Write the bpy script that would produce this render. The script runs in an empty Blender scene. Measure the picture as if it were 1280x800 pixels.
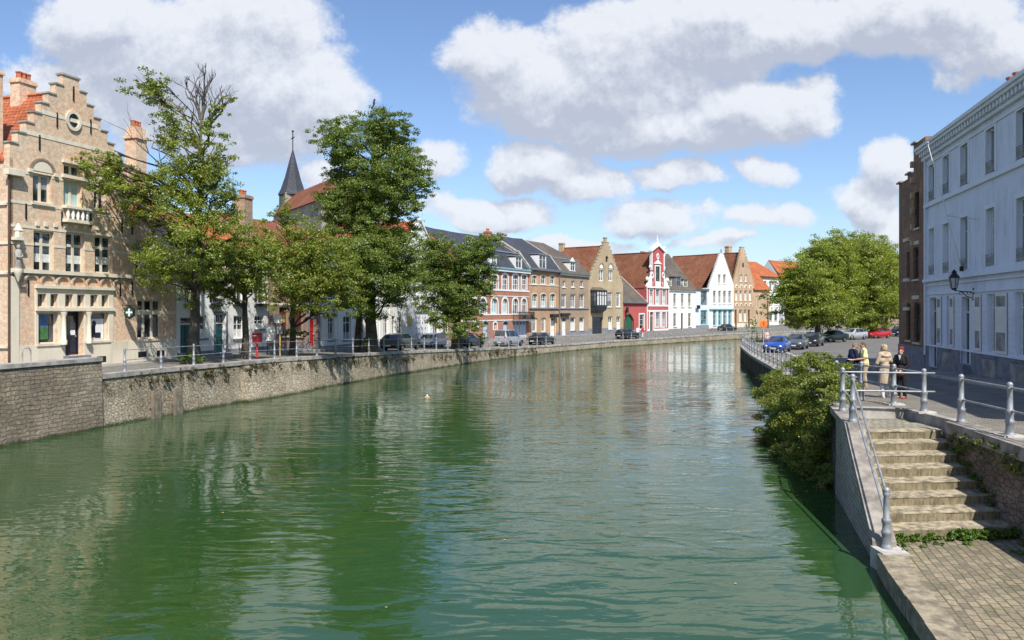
import bpy, bmesh, math, random
import numpy as np
from mathutils import Vector, Matrix, noise as mnoise
rnd = random.Random(11); NR = np.random.RandomState(11)
S = bpy.context.scene
C = S.collection
rad = math.radians
CAMZ = 2.75; HOR = 388.0; WATER = -2.22
SUN_EL = 51.0; SUN_DIR = Vector((0.335*math.cos(rad(SUN_EL)), -0.942*math.cos(rad(SUN_EL)), math.sin(rad(SUN_EL)))).normalized()

# ------------------------------------------------------------------ measuring
def kx(px): return (px-640.0)/1000.0
def zof(py, d): return CAMZ-(py-HOR)*d/1000.0
def at(px, d, z): return Vector((kx(px)*d, d, z))
def lerp(a, b, t): return a+(b-a)*t
def interp(tab, x):
    if x <= tab[0][0]: return tab[0][1]
    for (a, va), (b, vb) in zip(tab, tab[1:]):
        if x <= b: return va+(vb-va)*(x-a)/(b-a)
    return tab[-1][1]

# ------------------------------------------------------------------ materials
def nodes_of(name):
    m = bpy.data.materials.new(name); m.use_nodes = True
    nt = m.node_tree; b = nt.nodes['Principled BSDF']
    return m, nt, b
def N(nt, t, **kw):
    n = nt.nodes.new(t)
    for k, v in kw.items():
        if k in ('operation', 'blend_type', 'data_type', 'noise_dimensions', 'feature', 'offset', 'squash', 'clamp', 'use_clamp', 'interpolation_type', 'distance', 'wave_type', 'bands_direction', 'distribution', 'sky_type', 'attribute_name', 'node_tree', 'sun_disc', 'invert'):
            setattr(n, k, v)
        else: n.inputs[k].default_value = v
    return n
def L(nt, a, b): nt.links.new(a, b)
def rgb(c): return (c[0], c[1], c[2], 1.0)
def mixc(nt, fac, a, b, blend='MIX'):
    n = nt.nodes.new('ShaderNodeMix'); n.data_type = 'RGBA'; n.blend_type = blend
    for s, v in ((n.inputs[0], fac), (n.inputs[6], a), (n.inputs[7], b)):
        if isinstance(v, (int, float)): s.default_value = v
        elif isinstance(v, (tuple, list)): s.default_value = rgb(v)
        else: L(nt, v, s)
    return n.outputs[2]
def math_(nt, op, a, b=None, clamp=False):
    n = nt.nodes.new('ShaderNodeMath'); n.operation = op; n.use_clamp = clamp
    for i, v in enumerate((a, b)):
        if v is None: continue
        if isinstance(v, (int, float)): n.inputs[i].default_value = v
        else: L(nt, v, n.inputs[i])
    return n.outputs[0]
def ramp(nt, v, a, b, lo=0.0, hi=1.0):
    n = nt.nodes.new('ShaderNodeMapRange'); n.interpolation_type = 'SMOOTHSTEP'
    L(nt, v, n.inputs[0]); n.inputs[1].default_value = a; n.inputs[2].default_value = b
    n.inputs[3].default_value = lo; n.inputs[4].default_value = hi
    return n.outputs[0]
def coord(nt, scale=(1, 1, 1)):
    tc = nt.nodes.new('ShaderNodeTexCoord'); mp = nt.nodes.new('ShaderNodeMapping')
    mp.inputs['Scale'].default_value = scale; L(nt, tc.outputs['Object'], mp.inputs['Vector'])
    return mp.outputs['Vector']
def noise(nt, vec, scale, detail=4.0, rough=.55, dist=0.0):
    n = nt.nodes.new('ShaderNodeTexNoise'); n.inputs['Scale'].default_value = scale
    n.inputs['Detail'].default_value = detail; n.inputs['Roughness'].default_value = rough
    n.inputs['Distortion'].default_value = dist
    if vec is not None: L(nt, vec, n.inputs['Vector'])
    return n.outputs['Fac']
def bump(nt, bsdf, h, strength=.4, dist=.02):
    n = nt.nodes.new('ShaderNodeBump'); n.inputs['Strength'].default_value = strength
    n.inputs['Distance'].default_value = dist; L(nt, h, n.inputs['Height']); L(nt, n.outputs[0], bsdf.inputs['Normal'])

def plain(name, c, rough=.6, metal=0.0, var=.25, scale=2.5, spec=.4, bmp=0.0):
    m, nt, b = nodes_of(name)
    v = coord(nt)
    f = noise(nt, v, scale, 6, .6)
    f = ramp(nt, f, .3, .7)
    lo = tuple(x*(1-var) for x in c); hi = tuple(min(1, x*(1+var*.6)) for x in c)
    L(nt, mixc(nt, f, lo, hi), b.inputs['Base Color'])
    b.inputs['Roughness'].default_value = rough; b.inputs['Metallic'].default_value = metal
    b.inputs['Specular IOR Level'].default_value = spec
    if bmp: bump(nt, b, noise(nt, v, scale*8, 3), bmp, .01)
    return m
def planevec(nt, axis=None):
    """(along wall, up) coordinates of a wall built in its own frame; axis picks the horizontal"""
    tc = nt.nodes.new('ShaderNodeTexCoord'); sp = nt.nodes.new('ShaderNodeSeparateXYZ'); L(nt, tc.outputs['Object'], sp.inputs[0])
    cb = nt.nodes.new('ShaderNodeCombineXYZ')
    h = math_(nt, 'ADD', sp.outputs[0], sp.outputs[1]) if axis is None else sp.outputs[axis]
    L(nt, h, cb.inputs[0]); L(nt, sp.outputs[2], cb.inputs[1])
    return cb.outputs[0], tc.outputs['Object'], sp
def brick(name, c1, c2, mortar, bw=.21, rh=.065, ms=.012, stain=.35, patch=None, rough=.9, axis=None, bm=.25, cscale=1.0):
    m, nt, b = nodes_of(name)
    vec, obj, sp = planevec(nt, axis)
    t = nt.nodes.new('ShaderNodeTexBrick'); L(nt, vec, t.inputs['Vector'])
    t.inputs['Scale'].default_value = 1.0; t.inputs['Brick Width'].default_value = bw; t.inputs['Row Height'].default_value = rh
    t.inputs['Mortar Size'].default_value = ms; t.inputs['Mortar Smooth'].default_value = .2; t.inputs['Bias'].default_value = 0.0
    t.inputs['Color1'].default_value = rgb(c1); t.inputs['Color2'].default_value = rgb(c2); t.inputs['Mortar'].default_value = rgb(mortar)
    col = t.outputs['Color']
    if patch is not None:
        pf = ramp(nt, noise(nt, obj, .7*cscale, 5, .65), .48, .66)
        pf2 = noise(nt, vec, 9*cscale, 2); pf = math_(nt, 'MULTIPLY', pf, ramp(nt, pf2, .35, .6))
        col = mixc(nt, pf, col, patch)
    st = ramp(nt, noise(nt, obj, .35, 7, .7), .3, .72)
    col = mixc(nt, st, mixc(nt, 1.0, col, (1-stain,)*3, 'MULTIPLY'), col)
    fine = ramp(nt, noise(nt, obj, 5.0, 4, .7), .25, .75, .72, 1.18)
    mm = nt.nodes.new('ShaderNodeMix'); mm.data_type = 'RGBA'; mm.blend_type = 'MULTIPLY'; mm.inputs[0].default_value = 1
    L(nt, col, mm.inputs[6]); L(nt, fine, mm.inputs[7])
    L(nt, mm.outputs[2], b.inputs['Base Color'])
    b.inputs['Roughness'].default_value = rough; b.inputs['Specular IOR Level'].default_value = .2
    if bm:
        inv = math_(nt, 'SUBTRACT', 1.0, t.outputs['Fac'])
        h = math_(nt, 'ADD', inv, noise(nt, obj, 12, 3))
        bump(nt, b, h, bm, .012)
    return m
def stucco(name, c, stain=.22, rough=.85):
    m, nt, b = nodes_of(name)
    vec, obj, sp = planevec(nt)
    mp = nt.nodes.new('ShaderNodeMapping'); mp.inputs['Scale'].default_value = (1.2, 1.2, .18); L(nt, obj, mp.inputs[0])
    s1 = ramp(nt, noise(nt, mp.outputs[0], 1.6, 6, .7), .35, .75)
    s2 = ramp(nt, noise(nt, obj, .5, 6, .65), .35, .7)
    dark = tuple(x*(1-stain)*y for x, y in zip(c, (1, .985, .95)))
    col = mixc(nt, math_(nt, 'MULTIPLY', s1, s2), c, dark)
    L(nt, col, b.inputs['Base Color']); b.inputs['Roughness'].default_value = rough; b.inputs['Specular IOR Level'].default_value = .25
    bump(nt, b, noise(nt, obj, 14, 4), .12, .01)
    return m
def glass(name, tint=(.012, .016, .02), rough=.04):
    m, nt, b = nodes_of(name)
    v = coord(nt)
    f = ramp(nt, noise(nt, v, .9, 2), .4, .62)
    L(nt, mixc(nt, f, tint, tuple(min(1, t*4+.02) for t in tint)), b.inputs['Base Color'])
    b.inputs['Roughness'].default_value = rough; b.inputs['IOR'].default_value = 1.52; b.inputs['Specular IOR Level'].default_value = .8
    bump(nt, b, noise(nt, v, .8, 2), .06, .05)
    return m
def leaf(name, lo, hi, warm, wfrac=.12, trans=.32):
    m = bpy.data.materials.new(name); m.use_nodes = True; nt = m.node_tree; nt.nodes.clear()
    out = nt.nodes.new('ShaderNodeOutputMaterial')
    g = nt.nodes.new('ShaderNodeNewGeometry'); r = g.outputs['Random Per Island']
    col = mixc(nt, r, lo, hi)
    v = coord(nt)
    patch = ramp(nt, noise(nt, v, .5, 4, .6), .5, .72, 0, .9)
    r2 = math_(nt, 'FRACT', math_(nt, 'MULTIPLY', r, 37.7))
    wf = math_(nt, 'LESS_THAN', r2, math_(nt, 'ADD', math_(nt, 'MULTIPLY', patch, wfrac*2.2), wfrac*.3))
    col = mixc(nt, wf, col, warm)
    d = nt.nodes.new('ShaderNodeBsdfDiffuse'); t = nt.nodes.new('ShaderNodeBsdfTranslucent'); gl = nt.nodes.new('ShaderNodeBsdfGlossy')
    gl.inputs['Roughness'].default_value = .45; gl.inputs['Color'].default_value = (.5, .5, .5, 1)
    L(nt, col, d.inputs[0]); L(nt, mixc(nt, 1.0, col, (1.15, 1.25, .55), 'MULTIPLY'), t.inputs[0])
    m1 = nt.nodes.new('ShaderNodeMixShader'); m1.inputs[0].default_value = trans; L(nt, d.outputs[0], m1.inputs[1]); L(nt, t.outputs[0], m1.inputs[2])
    m2 = nt.nodes.new('ShaderNodeMixShader'); m2.inputs[0].default_value = .06; L(nt, m1.outputs[0], m2.inputs[1]); L(nt, gl.outputs[0], m2.inputs[2])
    L(nt, m2.outputs[0], out.inputs[0])
    return m
def rubble(name, c1, c2, gap, scale=(2.6, 2.6, 4.0), moss=(.07, .06, .03), algae=True, top=None, mossamt=.5, coursed=False):
    """stone wall: irregular stones, stains, plants' brown moss in patches, green algae close to the water"""
    m, nt, b = nodes_of(name)
    vec, obj, sp = planevec(nt)
    nz = nt.nodes.new('ShaderNodeTexNoise'); nz.inputs['Scale'].default_value = 2.0; L(nt, obj, nz.inputs['Vector'])
    ad = mixc(nt, .16 if coursed else .06, obj, nz.outputs['Color'], 'ADD')
    mp = nt.nodes.new('ShaderNodeMapping'); mp.inputs['Scale'].default_value = scale; L(nt, ad, mp.inputs[0])
    vo = nt.nodes.new('ShaderNodeTexVoronoi'); L(nt, mp.outputs[0], vo.inputs['Vector']); vo.inputs['Scale'].default_value = 1.0
    ve = nt.nodes.new('ShaderNodeTexVoronoi'); ve.feature = 'DISTANCE_TO_EDGE'; L(nt, mp.outputs[0], ve.inputs['Vector']); ve.inputs['Scale'].default_value = 1.0
    spc = nt.nodes.new('ShaderNodeSeparateColor'); L(nt, vo.outputs['Color'], spc.inputs[0])
    col = mixc(nt, spc.outputs[0], c1, c2)
    edge = ramp(nt, ve.outputs['Distance'], .0, .09)
    if coursed:
        sp2 = nt.nodes.new('ShaderNodeSeparateXYZ'); L(nt, ad, sp2.inputs[0]); cbn = nt.nodes.new('ShaderNodeCombineXYZ')
        L(nt, math_(nt, 'ADD', sp2.outputs[0], sp2.outputs[1]), cbn.inputs[0]); L(nt, sp2.outputs[2], cbn.inputs[1])
        bt = nt.nodes.new('ShaderNodeTexBrick'); L(nt, cbn.outputs[0], bt.inputs['Vector']); bt.inputs['Scale'].default_value = 1; bt.inputs['Brick Width'].default_value = .52; bt.inputs['Row Height'].default_value = .16
        bt.inputs['Mortar Size'].default_value = .014; bt.inputs['Mortar Smooth'].default_value = .4; bt.squash = .6; bt.squash_frequency = 3; bt.offset_frequency = 2
        bt.inputs['Color1'].default_value = (0, 0, 0, 1); bt.inputs['Color2'].default_value = (1, 1, 1, 1); bt.inputs['Bias'].default_value = 0
        col = mixc(nt, math_(nt, 'MULTIPLY', math_(nt, 'ADD', bt.outputs['Color'], spc.outputs[0]), .5), c1, c2); edge = math_(nt, 'SUBTRACT', 1.0, bt.outputs['Fac'])
    col = mixc(nt, edge, gap, col)
    st = ramp(nt, noise(nt, obj, .45, 8, .72), .32, .7)
    col = mixc(nt, st, mixc(nt, 1.0, col, (.55, .53, .5), 'MULTIPLY'), col)
    mp2 = nt.nodes.new('ShaderNodeMapping'); mp2.inputs['Scale'].default_value = (1.4, 1.4, .25); L(nt, obj, mp2.inputs[0])
    drip = ramp(nt, noise(nt, mp2.outputs[0], 1.2, 6, .7), .45, .72, 0, .65)
    col = mixc(nt, drip, col, tuple(x*.45 for x in c1))
    z = sp.outputs[2]
    if mossamt:
        hi = ramp(nt, z, -1.5, -.45)
        if top is not None: hi = ramp(nt, z, top[0], top[1])
        mz = ramp(nt, noise(nt, obj, 1.3, 7, .75), .58-.14*mossamt, .64)
        col = mixc(nt, math_(nt, 'MULTIPLY', hi, mz), col, moss)
    if algae:
        az = math_(nt, 'ADD', z, math_(nt, 'MULTIPLY', noise(nt, obj, 1.5, 5), .35))
        af = ramp(nt, az, -2.05, -1.85, 1, 0)
        col = mixc(nt, math_(nt, 'MULTIPLY', af, .9), col, (.035, .045, .016))
    fine = ramp(nt, noise(nt, obj, 9.0, 4, .7), .25, .75, .65, 1.25)
    mm = nt.nodes.new('ShaderNodeMix'); mm.data_type = 'RGBA'; mm.blend_type = 'MULTIPLY'; mm.inputs[0].default_value = 1
    L(nt, col, mm.inputs[6]); L(nt, fine, mm.inputs[7]); L(nt, mm.outputs[2], b.inputs['Base Color'])
    b.inputs['Roughness'].default_value = .92; b.inputs['Specular IOR Level'].default_value = .2
    h = math_(nt, 'ADD', edge, noise(nt, obj, 8, 5)); bump(nt, b, h, .7, .05)
    return m
def hewn(name, c, dk):
    m, nt, b = nodes_of(name); vec, obj, sp = planevec(nt)
    mp = nt.nodes.new('ShaderNodeMapping'); mp.inputs['Scale'].default_value = (16, 16, 3.5); L(nt, obj, mp.inputs[0])
    s1 = noise(nt, mp.outputs[0], 1.0, 5, .7); s2 = noise(nt, obj, 2.2, 6, .7)
    f = math_(nt, 'ADD', math_(nt, 'MULTIPLY', s1, .6), math_(nt, 'MULTIPLY', s2, .5))
    L(nt, mixc(nt, ramp(nt, f, .4, .68), dk, c), b.inputs['Base Color']); b.inputs['Roughness'].default_value = .95; b.inputs['Specular IOR Level'].default_value = .15
    bump(nt, b, s1, .9, .03); return m
def paving(name, c1, c2, gap, bw, rh, rot=0.0, green=0.0, ms=.012, stain=.3, offs=.5):
    m, nt, b = nodes_of(name)
    tc = nt.nodes.new('ShaderNodeTexCoord'); mp = nt.nodes.new('ShaderNodeMapping'); L(nt, tc.outputs['Object'], mp.inputs[0])
    mp.inputs['Rotation'].default_value = (0, 0, rot)
    nz = nt.nodes.new('ShaderNodeTexNoise'); nz.inputs['Scale'].default_value = 1.5; L(nt, tc.outputs['Object'], nz.inputs['Vector'])
    vec = mixc(nt, .09, mp.outputs[0], nz.outputs['Color'], 'ADD')
    t = nt.nodes.new('ShaderNodeTexBrick'); L(nt, vec, t.inputs['Vector'])
    t.offset = offs
    t.inputs['Scale'].default_value = 1.0; t.inputs['Brick Width'].default_value = bw; t.inputs['Row Height'].default_value = rh
    t.inputs['Mortar Size'].default_value = ms; t.inputs['Mortar Smooth'].default_value = .3; t.inputs['Bias'].default_value = 0
    t.inputs['Color1'].default_value = rgb(c1); t.inputs['Color2'].default_value = rgb(c2); t.inputs['Mortar'].default_value = rgb(gap)
    col = t.outputs['Color']; obj = tc.outputs['Object']
    st = ramp(nt, noise(nt, obj, .6, 7, .7), .3, .7)
    col = mixc(nt, st, mixc(nt, 1.0, col, (1-stain,)*3, 'MULTIPLY'), col)
    if green:
        gf = math_(nt, 'MULTIPLY', t.outputs['Fac'], ramp(nt, noise(nt, obj, 1.4, 5, .7), .45, .6))
        gs = math_(nt, 'MULTIPLY', ramp(nt, noise(nt, obj, .9, 6, .7), .55, .75), green*.55)
        col = mixc(nt, math_(nt, 'MAXIMUM', math_(nt, 'MULTIPLY', gf, green), gs), col, (.06, .085, .018))
    fine = ramp(nt, noise(nt, obj, 14.0, 4, .7), .25, .75, .72, 1.2)
    mm = nt.nodes.new('ShaderNodeMix'); mm.data_type = 'RGBA'; mm.blend_type = 'MULTIPLY'; mm.inputs[0].default_value = 1
    L(nt, col, mm.inputs[6]); L(nt, fine, mm.inputs[7]); L(nt, mm.outputs[2], b.inputs['Base Color'])
    b.inputs['Roughness'].default_value = .88; b.inputs['Specular IOR Level'].default_value = .25
    h = math_(nt, 'ADD', math_(nt, 'SUBTRACT', 1.0, t.outputs['Fac']), noise(nt, obj, 10, 4)); bump(nt, b, h, .5, .02)
    return m
M = {}
def mats():
    M['brickA'] = brick('buff_brick', (.76, .555, .36), (.66, .44, .275), (.66, .56, .45), patch=(.66, .36, .22), stain=.2)
    M['brickC'] = brick('mixed_brick', (.40, .26, .17), (.30, .19, .13), (.36, .30, .24), patch=(.30, .12, .08))
    M['brickG'] = brick('red_brick', (.47, .17, .085), (.40, .13, .065), (.40, .26, .2), stain=.22)
    M['brickH'] = brick('orange_buff_brick', (.62, .35, .19), (.52, .28, .15), (.48, .38, .28), patch=(.42, .27, .15))
    M['brickI'] = brick('drab_buff_brick', (.50, .36, .24), (.41, .29, .19), (.40, .33, .26), patch=(.32, .2, .13))
    M['brickJ'] = brick('yellow_buff_brick', (.58, .46, .27), (.48, .36, .21), (.5, .43, .32), patch=(.40, .27, .17))
    M['brickO'] = brick('pinkish_buff_brick', (.60, .40, .25), (.52, .33, .2), (.54, .42, .3))
    M['brickR'] = brick('old_brown_brick', (.36, .19, .115), (.25, .13, .085), (.28, .2, .15), patch=(.44, .27, .14))
    M['brickW'] = brick('grey_brick_wall', (.40, .36, .30), (.26, .235, .2), (.5, .47, .41), bw=.32, rh=.11, ms=.028, patch=(.22, .2, .16), stain=.5)
    M['redpaint'] = stucco('red_painted_wall', (.42, .095, .09), .35)
    M['white'] = stucco('white_plaster', (.72, .72, .705), .2)
    M['bluewhite'] = stucco('blue_white_plaster', (.58, .66, .70), .14)
    M['cream'] = stucco('cream_plaster', (.72, .71, .65), .22)
    M['blue'] = stucco('lavender_blue_plaster', (.72, .745, .84), .34)
    M['blueband'] = stucco('pale_blue_moulding', (.76, .77, .82), .18)
    M['stone'] = stucco('pale_limestone', (.66, .60, .48), .38)
    M['stonegrey'] = plain('bluestone', (.20, .21, .24), .8, var=.35)
    M['plinthgrey'] = plain('grey_plinth', (.22, .22, .25), .85, var=.3, bmp=.1)
    M['coping'] = plain('weathered_coping', (.33, .31, .28), .9, var=.45, scale=1.7, bmp=.2)
    M['copeflag'] = plain('pale_flagstone', (.42, .40, .37), .9, var=.3, scale=3, bmp=.15)
    M['parcope'] = plain('grey_parapet_coping', (.25, .225, .195), .9, var=.5, scale=2.2, bmp=.35)
    M['tileY'] = brick('orange_pantiles', (.52, .16, .07), (.40, .11, .05), (.2, .06, .03), bw=.24, rh=.2, ms=.02, stain=.35, axis=1, bm=.6, patch=(.30, .10, .06))
    M['tileX'] = brick('orange_pantiles_long', (.55, .18, .075), (.44, .13, .05), (.2, .06, .03), bw=.24, rh=.2, ms=.02, stain=.3, axis=0, bm=.6)
    M['oldY'] = brick('brown_old_tiles', (.30, .12, .065), (.22, .085, .05), (.12, .05, .03), bw=.2, rh=.2, ms=.02, stain=.4, axis=1, bm=.5, patch=(.20, .11, .06))
    M['oldX'] = brick('brown_red_tiles', (.34, .13, .065), (.26, .09, .05), (.12, .05, .03), bw=.2, rh=.2, ms=.02, stain=.4, axis=0, bm=.5)
    M['slate'] = brick('slate_roof', (.055, .062, .08), (.075, .08, .098), (.03, .032, .04), bw=.25, rh=.18, ms=.012, stain=.3, axis=0, bm=.2, rough=.65)
    M['slateB'] = brick('grey_brown_tiles', (.17, .145, .12), (.13, .11, .095), (.07, .06, .05), bw=.25, rh=.18, ms=.015, stain=.35, axis=0, bm=.3)
    M['lead'] = plain('lead', (.22, .24, .27), .6, var=.2)
    M['zinc'] = plain('zinc_gutter', (.16, .18, .20), .5, .3)
    M['wpaint'] = plain('white_paint', (.70, .70, .68), .45, var=.06)
    M['cpaint'] = plain('cream_paint', (.66, .62, .52), .5, var=.08)
    M['tealdoor'] = plain('dark_teal_paint', (.012, .085, .10), .4, var=.15)
    M['greendoor'] = plain('dark_green_paint', (.015, .10, .06), .4, var=.15)
    M['bluegrey'] = plain('pale_blue_paint', (.42, .50, .60), .5, var=.08)
    M['turq'] = plain('turquoise_paint', (.20, .42, .46), .5, var=.1)
    M['navy'] = plain('navy_paint', (.012, .018, .04), .35, var=.2)
    M['maroon'] = plain('maroon_blind', (.16, .015, .022), .6, var=.15)
    M['reddoor'] = plain('red_door_paint', (.42, .012, .012), .4, var=.1)
    M['brownwood'] = plain('brown_wood', (.10, .05, .025), .6, var=.3)
    M['darkwood'] = plain('dark_oak', (.022, .03, .04), .5, var=.3)
    M['timber'] = plain('weathered_timber', (.20, .17, .13), .9, var=.4, scale=3)
    M['iron'] = plain('black_iron', (.018, .018, .02), .45, .2, var=.3)
    M['glass'] = glass('window_glass')
    M['glassB'] = glass('window_glass_blue', (.03, .04, .05))
    M['curtain'] = plain('white_curtain', (.62, .62, .60), .9, var=.2, scale=6)
    M['curtgrey'] = plain('grey_blind', (.26, .27, .28), .8, var=.15)
    M['curtteal'] = plain('pale_teal_curtain', (.36, .50, .50), .9, var=.2)
    M['terra'] = plain('terracotta', (.42, .13, .06), .8, var=.3)
    M['railpaint'] = plain('silver_rail_paint', (.27, .285, .30), .45, .25, var=.35, scale=5, bmp=.05)
    M['bark'] = plain('bark', (.085, .072, .055), .95, var=.5, scale=3, bmp=.7)
    M['barkdead'] = plain('dead_bark', (.13, .115, .10), .95, var=.3, scale=4)
    M['leafA'] = leaf('lime_leaves', (.12, .18, .023), (.285, .325, .046), (.37, .28, .05), .14, .42)
    M['leafB'] = leaf('deep_lime_leaves', (.07, .135, .021), (.205, .26, .038), (.25, .22, .04), .1, .38)
    M['leafC'] = leaf('sunny_green_leaves', (.14, .215, .024), (.32, .36, .048), (.38, .32, .05), .14, .44)
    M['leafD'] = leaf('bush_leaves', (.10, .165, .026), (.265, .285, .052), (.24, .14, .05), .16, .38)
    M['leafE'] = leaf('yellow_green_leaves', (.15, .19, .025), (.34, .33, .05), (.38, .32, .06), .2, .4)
    M['weed'] = leaf('weed_leaves', (.05, .11, .012), (.12, .2, .02), (.16, .2, .03), .1)
    M['flower'] = leaf('purple_flowers', (.07, .04, .20), (.16, .09, .36), (.25, .18, .42), .2)
    M['quayL'] = rubble('pale_rubble', (.60, .52, .39), (.43, .38, .29), (.28, .24, .18), (5.5, 5.5, 7.5), mossamt=1.0)
    M['quayP'] = rubble('dark_coursed_stone', (.46, .385, .28), (.26, .23, .19), (.17, .145, .115), (1.9, 1.9, 8.0), mossamt=0, coursed=True)
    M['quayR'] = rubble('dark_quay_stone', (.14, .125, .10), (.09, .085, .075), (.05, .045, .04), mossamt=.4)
    M['stairwall'] = rubble('stair_wall_stone', (.30, .22, .17), (.21, .17, .14), (.16, .125, .09), (3.6, 3.6, 8.5), moss=(.05, .05, .018), top=(-1.1, -.3), mossamt=1.3, algae=False)
    M['step'] = hewn('hewn_step_stone', (.26, .22, .145), (.105, .09, .055))
    M['tread'] = plain('step_tread', (.325, .275, .19), .92, var=.6, scale=6, bmp=.6)
    M['kerbst'] = plain('landing_kerb_stone', (.26, .22, .155), .92, var=.5, scale=4, bmp=.6)
    M['landing'] = paving('mossy_landing_setts', (.325, .265, .18), (.19, .16, .115), (.13, .12, .08), .25, .155, rot=rad(-76), green=.8, ms=.014)
    M['platform'] = paving('platform_setts', (.36, .33, .26), (.28, .25, .2), (.14, .13, .09), .22, .16, rot=rad(-10), green=.5, ms=.014)
    M['setts'] = paving('street_setts', (.27, .245, .205), (.215, .195, .165), (.12, .11, .09), .22, .13, rot=rad(14), ms=.014)
    M['streetL'] = paving('left_street_setts', (.25, .235, .21), (.2, .19, .17), (.12, .11, .1), .2, .12, rot=rad(-70))
    M['pavement'] = paving('pavement_slabs', (.34, .32, .29), (.29, .275, .25), (.16, .15, .13), .4, .4, rot=rad(14))
    M['asphalt'] = plain('asphalt', (.135, .13, .12), .9, var=.3, scale=1.2, bmp=.2)
    M['kerbpale'] = plain('pale_kerb', (.42, .40, .36), .9, var=.3)
    for k, c in dict(blue=(.02, .075, .36), red=(.5, .012, .02), silver=(.40, .41, .42), dark=(.012, .014, .018), navy=(.012, .02, .045),
                     grey=(.085, .095, .105), green=(.012, .03, .026), pale=(.42, .48, .56), slategrey=(.055, .065, .075), light=(.36, .385, .42)).items():
        m, nt, b = nodes_of('car_paint_'+k); b.inputs['Base Color'].default_value = rgb(c); b.inputs['Roughness'].default_value = .3
        b.inputs['Metallic'].default_value = .25; b.inputs['Coat Weight'].default_value = .7; b.inputs['Coat Roughness'].default_value = .05
        v = coord(nt); f = ramp(nt, noise(nt, v, 3, 5), .3, .8, 1, .85); L(nt, mixc(nt, f, tuple(x*.8+.01 for x in c), c), b.inputs['Base Color'])
        M['car_'+k] = m
    M['tyre'] = plain('tyre_rubber', (.012, .012, .013), .9); M['rim'] = plain('alloy_rim', (.4, .41, .42), .35, .8, var=.1)
    M['carglass'] = glass('car_glass', (.01, .013, .016), .03)
    M['headlamp'] = plain('headlamp_glass', (.6, .62, .64), .15, .2, var=.1); M['tail'] = plain('tail_lamp_red', (.35, .008, .01), .2, var=.1)
    M['plate'] = plain('number_plate', (.62, .6, .55), .5, var=.05); M['blackplastic'] = plain('black_plastic', (.02, .02, .022), .6)
    M['skin'] = plain('skin', (.55, .32, .22), .55, var=.08); 
    M['signorange'] = plain('orange_sign', (.75, .17, .02), .45, var=.06); M['signblue'] = plain('blue_sign', (.02, .06, .38), .4, var=.05)
    M['signred'] = plain('red_sign', (.55, .02, .02), .4, var=.05); M['postred'] = plain('postbox_red', (.22, .016, .02), .45, var=.12)
    M['poster'] = plain('white_poster', (.72, .73, .74), .7, var=.06); M['yellowboard'] = plain('yellow_board', (.62, .46, .14), .7, var=.1)
    M['greenpic'] = plain('green_picture', (.06, .18, .06), .6, var=.4); M['bluepic'] = plain('blue_picture', (.08, .16, .32), .6, var=.4)
    M['lampglass'] = plain('frosted_lamp_glass', (.45, .47, .5), .15, var=.1)
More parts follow.
